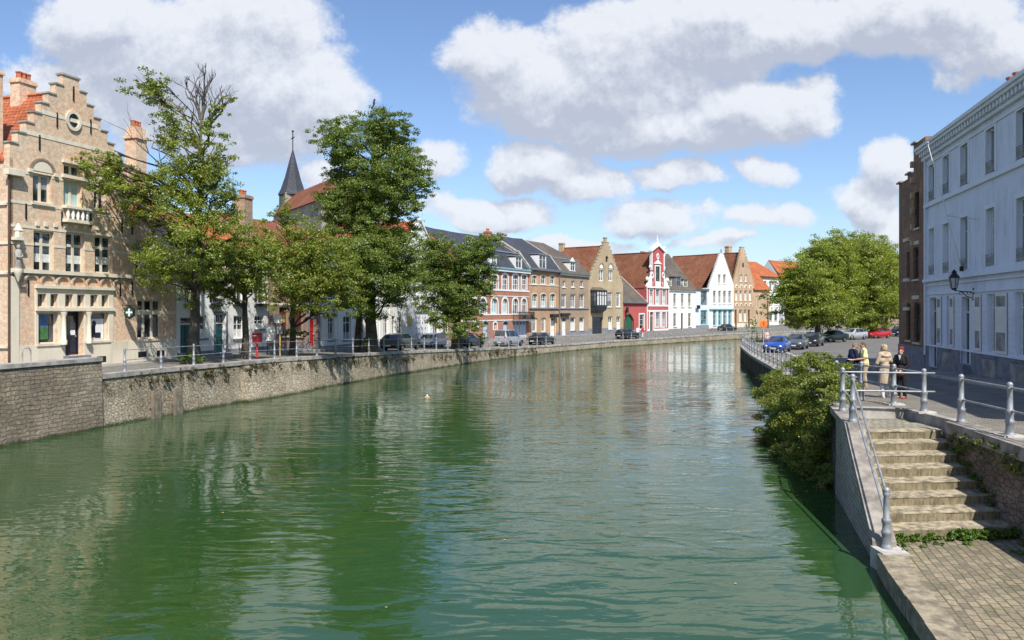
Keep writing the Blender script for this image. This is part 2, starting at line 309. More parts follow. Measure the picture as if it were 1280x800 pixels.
# ------------------------------------------------------------------ mesh helper
class MB:
    def __init__(self): self.v = []; self.f = []; self.m = []
    def face(self, pts, mi=0):
        n = len(self.v); self.v.extend([tuple(p) for p in pts]); self.f.append(tuple(range(n, n+len(pts)))); self.m.append(mi)
    def box(self, x0, x1, y0, y1, z0, z1, mi=0):
        a = [(x0, y0, z0), (x1, y0, z0), (x1, y1, z0), (x0, y1, z0), (x0, y0, z1), (x1, y0, z1), (x1, y1, z1), (x0, y1, z1)]
        n = len(self.v); self.v.extend(a)
        for q in ((0, 3, 2, 1), (4, 5, 6, 7), (0, 1, 5, 4), (1, 2, 6, 5), (2, 3, 7, 6), (3, 0, 4, 7)):
            self.f.append(tuple(n+i for i in q)); self.m.append(mi)
    def prism(self, poly, fn, mi=0):
        """poly: 2-D outline; fn(p, end) -> 3-D point for end 0 / 1"""
        n = len(self.v); k = len(poly)
        self.v.extend([tuple(fn(p, 0)) for p in poly]); self.v.extend([tuple(fn(p, 1)) for p in poly])
        self.f.append(tuple(range(n+k-1, n-1, -1))); self.m.append(mi); self.f.append(tuple(range(n+k, n+2*k))); self.m.append(mi)
        for i in range(k):
            j = (i+1) % k; self.f.append((n+i, n+j, n+k+j, n+k+i)); self.m.append(mi)
    def xz(self, poly, y0, y1, mi=0): self.prism(poly, lambda p, e: (p[0], (y0, y1)[e], p[1]), mi)
    def yz(self, poly, x0, x1, mi=0): self.prism(poly, lambda p, e: ((x0, x1)[e], p[0], p[1]), mi)
    def xy(self, poly, z0, z1, mi=0): self.prism(poly, lambda p, e: (p[0], p[1], (z0, z1)[e]), mi)
    def tube(self, pts, rr, n=8, mi=0, round_=False):
        pts = [Vector(p) for p in pts]
        if isinstance(rr, (int, float)): rr = [rr]*len(pts)
        if round_:
            a, b = (pts[0]-pts[1]).normalized(), (pts[-1]-pts[-2]).normalized(); P = []; Q = []
            for t in (1.0, .86, .5): P.append(pts[0]+a*rr[0]*t*.98); Q.append(max(rr[0]*math.sqrt(max(0, 1-t*t)), rr[0]*.05))
            P += pts; Q += list(rr)
            for t in (.5, .86, 1.0): P.append(pts[-1]+b*rr[-1]*t*.98); Q.append(max(rr[-1]*math.sqrt(max(0, 1-t*t)), rr[-1]*.05))
            pts, rr = P, Q
        base = len(self.v); side = None
        for i, p in enumerate(pts):
            t = (pts[min(i+1, len(pts)-1)]-pts[max(i-1, 0)])
            t = t.normalized() if t.length > 1e-9 else Vector((0, 0, 1))
            if side is None: side = t.cross(Vector((0, 0, 1)) if abs(t.z) < .9 else Vector((1, 0, 0))).normalized()
            side = (side-t*side.dot(t)); side = side.normalized() if side.length > 1e-6 else t.orthogonal().normalized()
            up = side.cross(t)
            for k in range(n):
                a = 2*math.pi*k/n; self.v.append(tuple(p+(side*math.cos(a)+up*math.sin(a))*rr[i]))
        for i in range(len(pts)-1):
            for k in range(n):
                a = base+i*n+k; b = base+i*n+(k+1) % n; self.f.append((a, b, b+n, a+n)); self.m.append(mi)
        self.f.append(tuple(base+k for k in range(n-1, -1, -1))); self.m.append(mi)
        e = base+(len(pts)-1)*n; self.f.append(tuple(e+k for k in range(n))); self.m.append(mi)
    def lathe(self, prof, c=(0, 0, 0), n=12, mi=0, ax=2):
        base = len(self.v)
        for r, h in prof:
            for k in range(n):
                a = 2*math.pi*k/n; p, q = math.cos(a)*r, math.sin(a)*r
                self.v.append((c[0]+p, c[1]+q, c[2]+h) if ax == 2 else ((c[0]+h, c[1]+p, c[2]+q) if ax == 0 else (c[0]+p, c[1]+h, c[2]+q)))
        for i in range(len(prof)-1):
            for k in range(n):
                a = base+i*n+k; b = base+i*n+(k+1) % n; self.f.append((a, b, b+n, a+n)); self.m.append(mi)
        self.f.append(tuple(base+k for k in range(n-1, -1, -1))); self.m.append(mi)
        e = base+(len(prof)-1)*n; self.f.append(tuple(e+k for k in range(n))); self.m.append(mi)
    def ball(self, c, r, n=10, m=7, mi=0):
        rx, ry, rz = r if isinstance(r, (tuple, list)) else (r, r, r); base = len(self.v)
        for i in range(m+1):
            t = math.pi*(i/m); st = max(math.sin(t), .02)
            for k in range(n):
                a = 2*math.pi*k/n; self.v.append((c[0]+rx*st*math.cos(a), c[1]+ry*st*math.sin(a), c[2]-rz*math.cos(t)))
        for i in range(m):
            for k in range(n):
                a = base+i*n+k; b = base+i*n+(k+1) % n; self.f.append((a, b, b+n, a+n)); self.m.append(mi)
        self.f.append(tuple(base+k for k in range(n-1, -1, -1))); self.m.append(mi)
        e = base+m*n; self.f.append(tuple(e+k for k in range(n))); self.m.append(mi)
    def ring(self, inner, outer, y0, y1, closed=False, mi=0):
        k = len(inner); n = len(self.v)
        for y in (y0, y1):
            self.v.extend([(p[0], y, p[1]) for p in inner]); self.v.extend([(p[0], y, p[1]) for p in outer])
        for i in range(k if closed else k-1):
            j = (i+1) % k
            for q in ((n+i, n+j, n+k+j, n+k+i), (n+2*k+i, n+3*k+i, n+3*k+j, n+2*k+j), (n+k+i, n+k+j, n+3*k+j, n+3*k+i), (n+j, n+i, n+2*k+i, n+2*k+j)):
                self.f.append(q); self.m.append(mi)
        if not closed:
            for i in (0, k-1): self.f.append((n+i, n+k+i, n+3*k+i, n+2*k+i)); self.m.append(mi)
    def mesh(self, name, mats, smooth=False, fix=True):
        me = bpy.data.meshes.new(name); me.from_pydata(self.v, [], self.f)
        for x in (mats if isinstance(mats, (list, tuple)) else [mats]): me.materials.append(x)
        if any(self.m): me.polygons.foreach_set('material_index', self.m)
        if fix:
            bm = bmesh.new(); bm.from_mesh(me); bmesh.ops.recalc_face_normals(bm, faces=bm.faces); bm.to_mesh(me); bm.free()
        if smooth:
            me.polygons.foreach_set('use_smooth', [True]*len(me.polygons))
            if smooth != 'all': me.set_sharp_from_angle(angle=rad(smooth if smooth is not True else 40))
        me.update(); return me
    def build(self, name, mats, parent=None, smooth=False, loc=None, fix=True):
        return put(name, self.mesh(name, mats, smooth, fix), parent, loc)
def put(name, me, parent=None, loc=None, rz=0):
    o = bpy.data.objects.new(name, me); C.objects.link(o)
    if parent is not None: o.parent = parent
    if loc is not None: o.location = loc
    if rz: o.rotation_euler = (0, 0, rz)
    return o
def tag(o, label, cat, group=None, kind=None):
    o['label'] = label; o['category'] = cat
    if group: o['group'] = group
    if kind: o['kind'] = kind
    return o
def thing(name, label, cat, loc=(0, 0, 0), rz=0, group=None):
    o = bpy.data.objects.new(name, None); C.objects.link(o); o.empty_display_size = .3
    o.location = loc; o.rotation_euler = (0, 0, rz)
    return tag(o, label, cat, group)
def struct(o, cat=None):
    o['kind'] = 'structure'; return o
def sweep(mb, pts, sec, mi=0, caps=True):
    """closed section [(offset to the left of travel, dz)] swept along pts [(x, y, z)]"""
    n = len(mb.v); pts = [Vector(p) for p in pts]
    for i, p in enumerate(pts):
        a = pts[max(i-1, 0)]; b = pts[min(i+1, len(pts)-1)]; t = Vector((b.x-a.x, b.y-a.y, 0)).normalized(); l = Vector((-t.y, t.x, 0))
        s = sec(i) if callable(sec) else sec
        for o, dz in s: mb.v.append((p.x+l.x*o, p.y+l.y*o, p.z+dz))
    k = len(sec(0)) if callable(sec) else len(sec)
    for i in range(len(pts)-1):
        for j in range(k):
            j2 = (j+1) % k; mb.f.append((n+i*k+j, n+i*k+j2, n+(i+1)*k+j2, n+(i+1)*k+j)); mb.m.append(mi)
    if caps:
        mb.f.append(tuple(n+j for j in range(k))); mb.m.append(mi); e = n+(len(pts)-1)*k; mb.f.append(tuple(e+j for j in range(k-1, -1, -1))); mb.m.append(mi)
def resample(pts, step):
    pts = [Vector(p) for p in pts]; out = [pts[0].copy()]; acc = 0.0
    for a, b in zip(pts, pts[1:]):
        l = (b-a).length; t = step-acc
        while t <= l: out.append(a.lerp(b, t/l)); t += step
        acc = (acc+l) % step if l+acc >= step else acc+l
    return out
def smoothline(tab, n):
    """Catmull-Rom through [(x, y)]"""
    P = [Vector((x, y)) for x, y in tab]; P = [P[0]*2-P[1]]+P+[P[-1]*2-P[-2]]; out = []
    for i in range(1, len(P)-2):
        for k in range(n):
            t = k/n; a, b, c, d = P[i-1], P[i], P[i+1], P[i+2]
            out.append(.5*((2*b)+(c-a)*t+(2*a-5*b+4*c-d)*t*t+(3*b-a-3*c+d)*t**3))
    out.append(P[-2]); return out
# ------------------------------------------------------------------ banks, quays, water
LQ = [(-33, -14), (-24.5, 10), (-21.8, 18.5), (-18.8, 29.2), (-16.25, 38.5), (-14.0, 46), (-11.5, 54), (-8.9, 62), (-5.3, 72), (-1.5, 81.5), (2.7, 90), (7.7, 99), (14.4, 109),
      (22.4, 119), (31.4, 130), (41, 140), (52, 148), (75, 157), (120, 165), (250, 172)]
LQs = smoothline(LQ, 6)
zLt = [(38, 0.0), (46, -.08), (54, -.24), (62, -.45), (72, -.78), (81.5, -1.1), (90, -1.28), (99, -1.38), (119, -1.34), (140, -1.17), (157, -1.1)]
def zL(d): return interp(zLt, d)
RQ = [(9.05, 22.5), (11.75, 33), (15.0, 45.5), (17.0, 54), (19.4, 65), (22.0, 76), (24.6, 86), (29, 97), (36, 107), (48, 116), (70, 124), (120, 131), (300, 138)]
RQs = smoothline(RQ, 6)
zRt = [(24, 0.0), (30, -.18), (36, -.38), (45, -.63), (55, -.8), (67, -.88), (84, -.95), (97, -1.0), (120, -1.0)]
def zR(d): return interp(zRt, d)
LP = [Vector((p.x, p.y, zL(p.y))) for p in LQs]
def grid_sheet(rows, name, m):
    mb = MB(); k = len(rows[0])
    for r in rows: mb.v.extend([tuple(p) for p in r])
    for i in range(len(rows)-1):
        for j in range(k-1):
            a = i*k+j; mb.f.append((a, a+1, a+k+1, a+k)); mb.m.append(0)
    return struct(mb.build(name, m, smooth='all'))
def ground():
    # left bank: rows square to the quay
    offs = [.3, 2, 4, 6, 9, 14, 30, 80, 300, 2500]; rows = []
    pts = [Vector((-420, -1500, 0))]+LP
    for i, p in enumerate(LP):
        a = LP[max(i-1, 0)]; b = LP[min(i+1, len(LP)-1)]; t = Vector((b.x-a.x, b.y-a.y, 0)).normalized(); l = Vector((-t.y, t.x, 0))
        far = min(1, max(0, (p.y-62)/40))
        rows.append([(p.x+l.x*o, p.y+l.y*o, p.z+far*.4*min(1, max(0, (o-2)/7))) for o in offs])
    p = LP[0]; rows.insert(0, [(p.x-o-70, p.y-900, 0) for o in offs])
    grid_sheet(rows, 'street', M['streetL'])
    # right bank
    offs = [.25, 1.2, 3, 6, 9, 12, 20, 60, 300, 2500]
    rows = []
    for x, y in [(-30, -900), (7.0, -8), (8.9, 6), (9.6, 11), (10.25, 16), (10.75, 19.5), (10.95, 20.6), (11.05, 22.52)]:
        rows.append([(x+o, y, 0.0) for o in offs])
    grid_sheet(rows, 'road', M['setts'])
    rows = []
    for p in RQs:
        rows.append([(p.x+o, p.y, zR(p.y)) for o in offs[:3]+[3.32]])
    grid_sheet(rows, 'quay_walk', M['setts'])
    rows = [[(p.x+o, p.y, zR(p.y)) for o in [3.32]+offs[3:]] for p in RQs]
    grid_sheet(rows, 'road', M['asphalt'])
    # canal water: one still sheet with wind ripples
    m, nt, b = nodes_of('canal_water')
    b.inputs['Roughness'].default_value = .035; b.inputs['IOR'].default_value = 1.42; b.inputs['Specular IOR Level'].default_value = .6
    tc = nt.nodes.new('ShaderNodeTexCoord'); ob = tc.outputs['Object']
    f = ramp(nt, noise(nt, ob, .06, 4), .3, .7)
    L(nt, mixc(nt, f, (.021, .056, .012), (.023, .064, .026)), b.inputs['Base Color'])
    def wav(sc, scale, det, rot=0.0, dist=.4):
        mp = nt.nodes.new('ShaderNodeMapping'); mp.inputs['Scale'].default_value = sc; mp.inputs['Rotation'].default_value = (0, 0, rot); L(nt, ob, mp.inputs[0])
        return noise(nt, mp.outputs[0], scale, det, .5, dist)
    w1 = wav((.4, 1.0, 1), 1.5, 1.4, rad(6), .8); w2 = wav((.5, 1.0, 1), 4.4, 2.0, rad(-14), .5); w3 = wav((.7, 1, 1), 9.0, 2, rad(20), .3)
    calm = ramp(nt, noise(nt, ob, .09, 3, .5, .5), .38, .62, .25, 1.0)
    h = math_(nt, 'ADD', math_(nt, 'MULTIPLY', w1, 1.0), math_(nt, 'ADD', math_(nt, 'MULTIPLY', w2, .19), math_(nt, 'MULTIPLY', w3, .03)))
    h = math_(nt, 'MULTIPLY', h, calm)
    bump(nt, b, h, 1.0, .075)
    M['water'] = m
    mb = MB(); mb.face([(-600, -900, WATER), (900, -900, WATER), (900, 900, WATER), (-600, 900, WATER)])
    struct(mb.build('canal_water', m))
    # pavement strip along the left houses is laid by the houses; quay walls:
    cop = [(-.06, 0.03), (.42, 0.03), (.42, -.17), (-.06, -.17)]
    i0 = min(range(len(LP)), key=lambda i: abs(LP[i].y-33.6))
    t = thing('quay_wall', 'long pale rubble quay wall with brown plants along its top on the left bank', 'quay wall', LP[i0])
    def rel(ps, o): return [p-o for p in ps]
    o = Vector(t.location); seg = LP[i0:]
    mb = MB(); sweep(mb, rel(seg, o), lambda i: [(0, -.165), (.6, -.165), (.6, -3.2-seg[i].z), (-.12, -3.2-seg[i].z)])
    w = mb.build('wall_face', M['quayL'], t)
    mb = MB(); sweep(mb, rel(seg, o), cop); mb.build('coping', M['coping'], t)
    # battered patch of wall under the trees
    j = min(range(len(LP)), key=lambda i: abs(LP[i].y-45.6)); q = LP[j-2:j+4]
    mb = MB(); sweep(mb, rel(q, o), lambda i: [(-.02, -.2), (.3, -.25), (.3, -3.0), (-.75, -3.0)]); mb.build('buttress', M['quayL'], t)
    # high parapet of the near left wall
    a = [p for p in LP if p.y < 34.0]; a = a+[Vector((*(LP[i0].xy-Vector((0.06, .12))), 0))]
    t = thing('parapet_wall', 'dark coursed stone wall with a high parapet beside the brick corner house', 'wall', a[-1])
    o = Vector(t.location); mb = MB(); sweep(mb, rel(a, o), [(-.16, .6), (.5, .6), (.5, -3.2), (-.28, -3.2)]); mb.build('wall_face', M['quayP'], t)
    mb = MB(); sweep(mb, rel(a, o), [(-.22, .76), (.56, .76), (.56, .605), (-.22, .605)]); mb.build('coping', M['coping'], t)
    # two old timber boards fixed upright on the wall
    for px, lab in ((193.5, 'weathered upright timber fender nearer the corner house wall'), (206.5, 'weathered upright timber fender farther from the parapet')):
        k = kx(px); p = min(LP, key=lambda p: abs(p.x/p.y-k)); d = p.y; i = LP.index(p); tt = (LP[i+1]-LP[i-1]); tt.z = 0; tt.normalize(); l = Vector((-tt.y, tt.x, 0))
        mb = MB()
        for s in range(3):
            u0 = -.26+s*.175
            mb.box(u0, u0+.165, -.16-.02*(s % 2), -.02, -1.75+.04*s, -.42-.07*s)
        mb.box(-.28, .28, -.02, .1, -1.2, -1.05)
        q = mb.build('timber_fender', M['timber']); q.location = (p.x-l.x*.12, p.y-l.y*.12, 0); q.rotation_euler = (0, 0, math.atan2(tt.y, tt.x)); tag(q, lab, 'fender')
        q.location.z = -.55
    # right quay wall
    RP = [Vector((p.x, p.y, zR(p.y))) for p in RQs]
    seg = [Vector((8.82, 21.72, 0))]+RP
    t = thing('quay_wall', 'dark curving quay wall below the right railing, behind the bush', 'quay wall', seg[0]); o = Vector(t.location)
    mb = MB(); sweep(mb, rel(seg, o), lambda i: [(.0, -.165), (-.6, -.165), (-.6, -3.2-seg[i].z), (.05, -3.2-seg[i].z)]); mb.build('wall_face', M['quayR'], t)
    mb = MB(); sweep(mb, rel(seg, o), [(.07, .03), (-.45, .03), (-.45, -.16), (.07, -.16)]); mb.build('coping', M['coping'], t)
    return RP

# ------------------------------------------------------------------ railings
POST = [(.125, 0), (.125, .05), (.108, .075), (.1, .1), (.096, .27), (.11, .3), (.11, .335), (.088, .36), (.084, .47), (.1, .5), (.106, .535), (.1, .57), (.07, .6), (.062, 1.0), (.078, 1.03), (.08, 1.06), (.066, 1.085), (.07, 1.1), (.074, 1.13), (.06, 1.165), (.03, 1.185)]
def rail_run(label, posts, mat_, rails=(1.06, .56), ext0=None, ext1=None, near=True, flags=(), rr=.024, sc=1.0, th=.88):
    t = thing('railing', label, 'railing', posts[0]); o = Vector(posts[0])
    mb = MB(); mb.lathe([(r*th, h*sc) for r, h in POST], n=14 if near else 8)
    me = mb.mesh('post', mat_, 50)
    for i, p in enumerate(posts):
        q = put('post', me, t, Vector(p)-o)
        if i in flags:
            f = MB(); f.box(-.24, .24, -.2, .2, 0.0, .05); f.build('base_stone', M['copeflag'], q, loc=(0, 0, -.012))
    line = ([Vector(ext0)] if ext0 else [])+[Vector(p) for p in posts]+([Vector(ext1)] if ext1 else [])
    for h in rails:
        mb = MB(); mb.tube([p-o+Vector((0, 0, h*sc)) for p in line], rr, 8 if near else 5, round_=True); mb.build('rail', mat_, t, smooth=50)
    return t
def left_railing():
    line = [Vector((p.x, p.y, p.z)) for p in LP if p.y > 34.5 and p.x < 76]
    off = []
    for i, p in enumerate(line):
        a = line[max(i-1, 0)]; b = line[min(i+1, len(line)-1)]; t = Vector((b.x-a.x, b.y-a.y, 0)).normalized(); off.append(p+Vector((-t.y, t.x, 0))*.2+Vector((0, 0, .03)))
    posts = resample(off, 2.35)
    rail_run('iron railing of many slim posts along the far left quay edge', posts, M['railpaint'], near=False, sc=.9, rr=.018, th=.72)

# ------------------------------------------------------------------ stairs and landing on the right
def Xo(d): return 7.18+.279*(d-15.9)
def Xi(d): return Xo(d)+.34
def Xw(d): return 10.25+.13*(d-16)
LAND = -1.87
def stairs():
    # landing
    mb = MB(); e = .0
    kl = [(5.05, 5), (5.75, 10.3), (6.77, 14.6), (7.06, 15.55)]
    poly = [(x+.42, y) for x, y in kl]+[(Xi(16.2), 16.2), (Xw(16.9)+.05, 16.9), (Xw(16)+.05, 16), (Xw(12)+.05, 12), (Xw(5)+.05, 5)]
    mb.face([(x, y, LAND) for x, y in poly]); struct(mb.build('landing', M['landing']))
    kp = [Vector((x, y, LAND)) for x, y in kl]
    t = thing('kerb', 'long worn stone kerb edging the low landing beside the water', 'kerb', kp[0])
    mb = MB(); nseg = 9; pts = resample(kp, 1.15)
    for i, (a, b) in enumerate(zip(pts, pts[1:])):
        v = (b-a)*.006; j = (rnd.random()-.5)*.03
        sweep(mb, [a+v-kp[0], b-v-kp[0]], [(.02+j, .02), (-.43, .012), (-.43, -1.3), (.02+j, -1.3)])
    mb.build('kerb_stones', M['kerbst'], t)
    # flight
    t = thing('stone_stairs', 'worn stone flight of nine steps climbing from the mossy landing to the street', 'stairs', (9, 16.1, LAND))
    o = Vector(t.location); n = 8; rise = (-.27-LAND)/n; tr = .535
    for i in range(n):
        z1 = LAND+rise*(i+1); y0 = 16.12+tr*i; y1 = y0+tr+.04 if i < n-1 else y0+.4
        sk = .10
        def yl(y, x): return y+sk*(x-7.7)
        for nm, mm, za, zb, ya, yb in (('riser', 'step', LAND-.3, z1-.032, y0, y1+.03), ('tread', 'tread', z1-.03, z1, y0-.008, y1)):
            mb = MB(); x0, x1 = Xi(y0)-.05, Xw(y0)+.1; k = 7; cols = []
            for j in range(k+1):
                x = lerp(x0, x1, j/k); w = (rnd.random()-.5)*.022; v = (rnd.random()-.5)*.014
                dx = .27*(yb-ya) if j == 0 else (.13*(yb-ya) if j == k else .2*(yb-ya))
                cols.append([(x, yl(ya, x)+w, za), (x+dx, yl(yb, x), za), (x+dx, yl(yb, x), zb), (x, yl(ya, x)+w, zb+v*(nm == 'tread'))])
            for j in range(k):
                A, Bq = cols[j], cols[j+1]
                for q in range(4):
                    r = (q+1) % 4; mb.face([Vector(A[q])-o, Vector(Bq[q])-o, Vector(Bq[r])-o, Vector(A[r])-o])
            mb.face([Vector(p)-o for p in cols[0]]); mb.face([Vector(p)-o for p in cols[-1]])
            mb.build(nm, M[mm], t)
    zt = -.27; ye = 16.12+tr*7
    mb = MB(); a = [(Xi(ye)-.03, ye+.36, zt-.006), (Xw(ye)+.2, ye+.62, zt-.006), (11.15, 22.45, zt-.006), (Xi(22.2)-.1, 22.45, zt-.006)]
    mb.face([Vector(p)-o for p in a]); mb.build('platform', M['platform'], t)
    mb = MB(); mb.box(Xi(22.2)-.15-o.x, 11.1-o.x, 22.4-o.y, 22.72-o.y, -.9-o.z, .02-o.z); mb.build('back_kerb', M['coping'], t)
    mb = MB(); mb.box(11.0-o.x, 11.25-o.x, 19.75-o.y, 22.39-o.y, -.9-o.z, .006-o.z); mb.build('threshold', M['coping'], t)
    # sloping parapet on the water side
    t = thing('stair_parapet', 'pale brick parapet with a sloping stone coping between the steps and the water', 'parapet', (Xo(15.6), 15.6, LAND)); o = Vector(t.location)
    prof = [(15.55, LAND+.14), (16.6, -1.29), (17.6, -.86), (18.6, -.43), (19.55, 0.0), (21.72, 0.03)]
    mb = MB(); pts = [Vector((Xo(d), d, z))-o for d, z in prof]
    sweep(mb, pts, lambda i: [(0, -.17), (-(Xi(prof[i][0])-Xo(prof[i][0]))*.97, -.17), (-(Xi(prof[i][0])-Xo(prof[i][0]))*.97, -3.2-prof[i][1]), (.04, -3.2-prof[i][1])]); mb.build('wall_face', M['brickW'], t)
    mb = MB(); sweep(mb, pts, lambda i: [(.07, .0), (-(Xi(prof[i][0])-Xo(prof[i][0]))-.02, .0), (-(Xi(prof[i][0])-Xo(prof[i][0]))-.02, -.168), (.07, -.168)]); mb.build('coping', M['parcope'], t)
    mb = MB(); mb.box(-.1, .42, -.55, -.02, -1.3, .02); mb.build('end_block', M['copeflag'], t, loc=(-.02, 0, .02))
    # retaining wall on the street side
    t = thing('retaining_wall', 'mossy stone retaining wall in shade along the right side of the steps', 'wall', (Xw(16), 16, 0)); o = Vector(t.location)
    pts = [Vector((Xw(d), d, 0))-o for d in (4, 8, 12, 14, 16, 18, 19.72)]
    mb = MB(); sweep(mb, pts, [(0.02, -.275), (-.7, -.275), (-.7, -3), (0.06, -3)]); mb.build('wall_face', M['stairwall'], t)
    mb = MB(); sweep(mb, pts, [(.05, .012), (-.5, .012), (-.5, -.27), (.05, -.27)]); mb.build('coping', M['parcope'], t)
    # railings
    A = Vector((8.93, 21.6, .03)); Cc = Vector((11.1, 21.55, .0)); B = Vector((8.4, 19.72, 0.0)); P0 = Vector((7.22, 15.42, LAND+.03))
    rail_run('silver cross railing at the head of the steps, between bush and people', [A, Cc], M['railpaint'], ext1=Cc+Vector((.28, 0, 0)), flags=(1,))
    t = thing('railing', 'silver handrail sloping down beside the steps to a single post on the landing', 'railing', B)
    mb = MB(); mb.lathe([(r*.88, h) for r, h in POST], n=14); me = mb.mesh('post', M['railpaint'], 50)
    for p in (B, P0): put('post', me, t, p-B)
    for h in (1.06, .56):
        mb = MB(); mb.tube([A-B+Vector((0, 0, h)), Vector((0, 0, h)), P0-B+Vector((0, 0, h))], .023, 8); mb.build('rail', M['railpaint'], t, smooth=50)
    E = Vector((10.98, 19.55, .01)); F = Vector((10.83, 17.4, .01)); d1 = F-E
    rail_run('thick silver railing on the retaining wall above the steps', [E, F, F+d1, F+2*d1, F+3*d1], M['railpaint'], flags=(1, 2))
    # kerb-side railing round the planting, then along the quay
    D = [Cc+Vector((0, .03, .005)), Vector((11.15, 23.35, 0)), Vector((10.75, 24.6, 0)), Vector((10.55, 26.0, -.06)), Vector((10.5, 27.6, -.1))]
    t = rail_run('silver railing curving behind the bush in front of the four people', D[1:], M['railpaint'], ext0=D[0]+Vector((0, .1, 0)), flags=(0,))
    q = [Vector((p.x+.2, p.y, zR(p.y)+.03)) for p in RQs if p.y > 28 and p.x < 60]
    rail_run('silver railing of many posts following the right quay curve beyond the bush', resample(q, 2.9), M['railpaint'], near=False, sc=.95, rr=.018, th=.75)
# ------------------------------------------------------------------ buildings
WCACHE = {}
def wall_cells(mb, solids, opens, t=.35, mi=0):
    xs = sorted({round(v, 3) for r in solids+opens for v in (r[0], r[1])}); zs = sorted({round(v, 3) for r in solids+opens for v in (r[2], r[3])})
    def inside(x, z, rs): return any(r[0] < x < r[1] and r[2] < z < r[3] for r in rs)
    nx, nz = len(xs)-1, len(zs)-1
    G = [[inside((xs[i]+xs[i+1])/2, (zs[j]+zs[j+1])/2, solids) and not inside((xs[i]+xs[i+1])/2, (zs[j]+zs[j+1])/2, opens) for j in range(nz)] for i in range(nx)]
    g = lambda i, j: 0 <= i < nx and 0 <= j < nz and G[i][j]
    for i in range(nx):
        for j in range(nz):
            if not G[i][j]: continue
            a, b, c, d = xs[i], xs[i+1], zs[j], zs[j+1]
            mb.face([(a, 0, c), (b, 0, c), (b, 0, d), (a, 0, d)], mi); mb.face([(b, t, c), (a, t, c), (a, t, d), (b, t, d)], mi)
            if not g(i-1, j): mb.face([(a, t, c), (a, 0, c), (a, 0, d), (a, t, d)], mi)
            if not g(i+1, j): mb.face([(b, 0, c), (b, t, c), (b, t, d), (b, 0, d)], mi)
            if not g(i, j-1): mb.face([(a, t, c), (b, t, c), (b, 0, c), (a, 0, c)], mi)
            if not g(i, j+1): mb.face([(a, 0, d), (b, 0, d), (b, t, d), (a, t, d)], mi)
def arc(x0, x1, zs, rise, n=8, pointed=False):
    c = (x0+x1)/2; h = (x1-x0)/2; out = []
    for k in range(n+1):
        a = math.pi*(1-k/n)
        if pointed:
            t = k/n; u = abs(2*t-1); out.append((x0+(x1-x0)*t, zs+rise*(1-u**1.7)))
        else: out.append((c+h*math.cos(a), zs+rise*math.sin(a)))
    return out
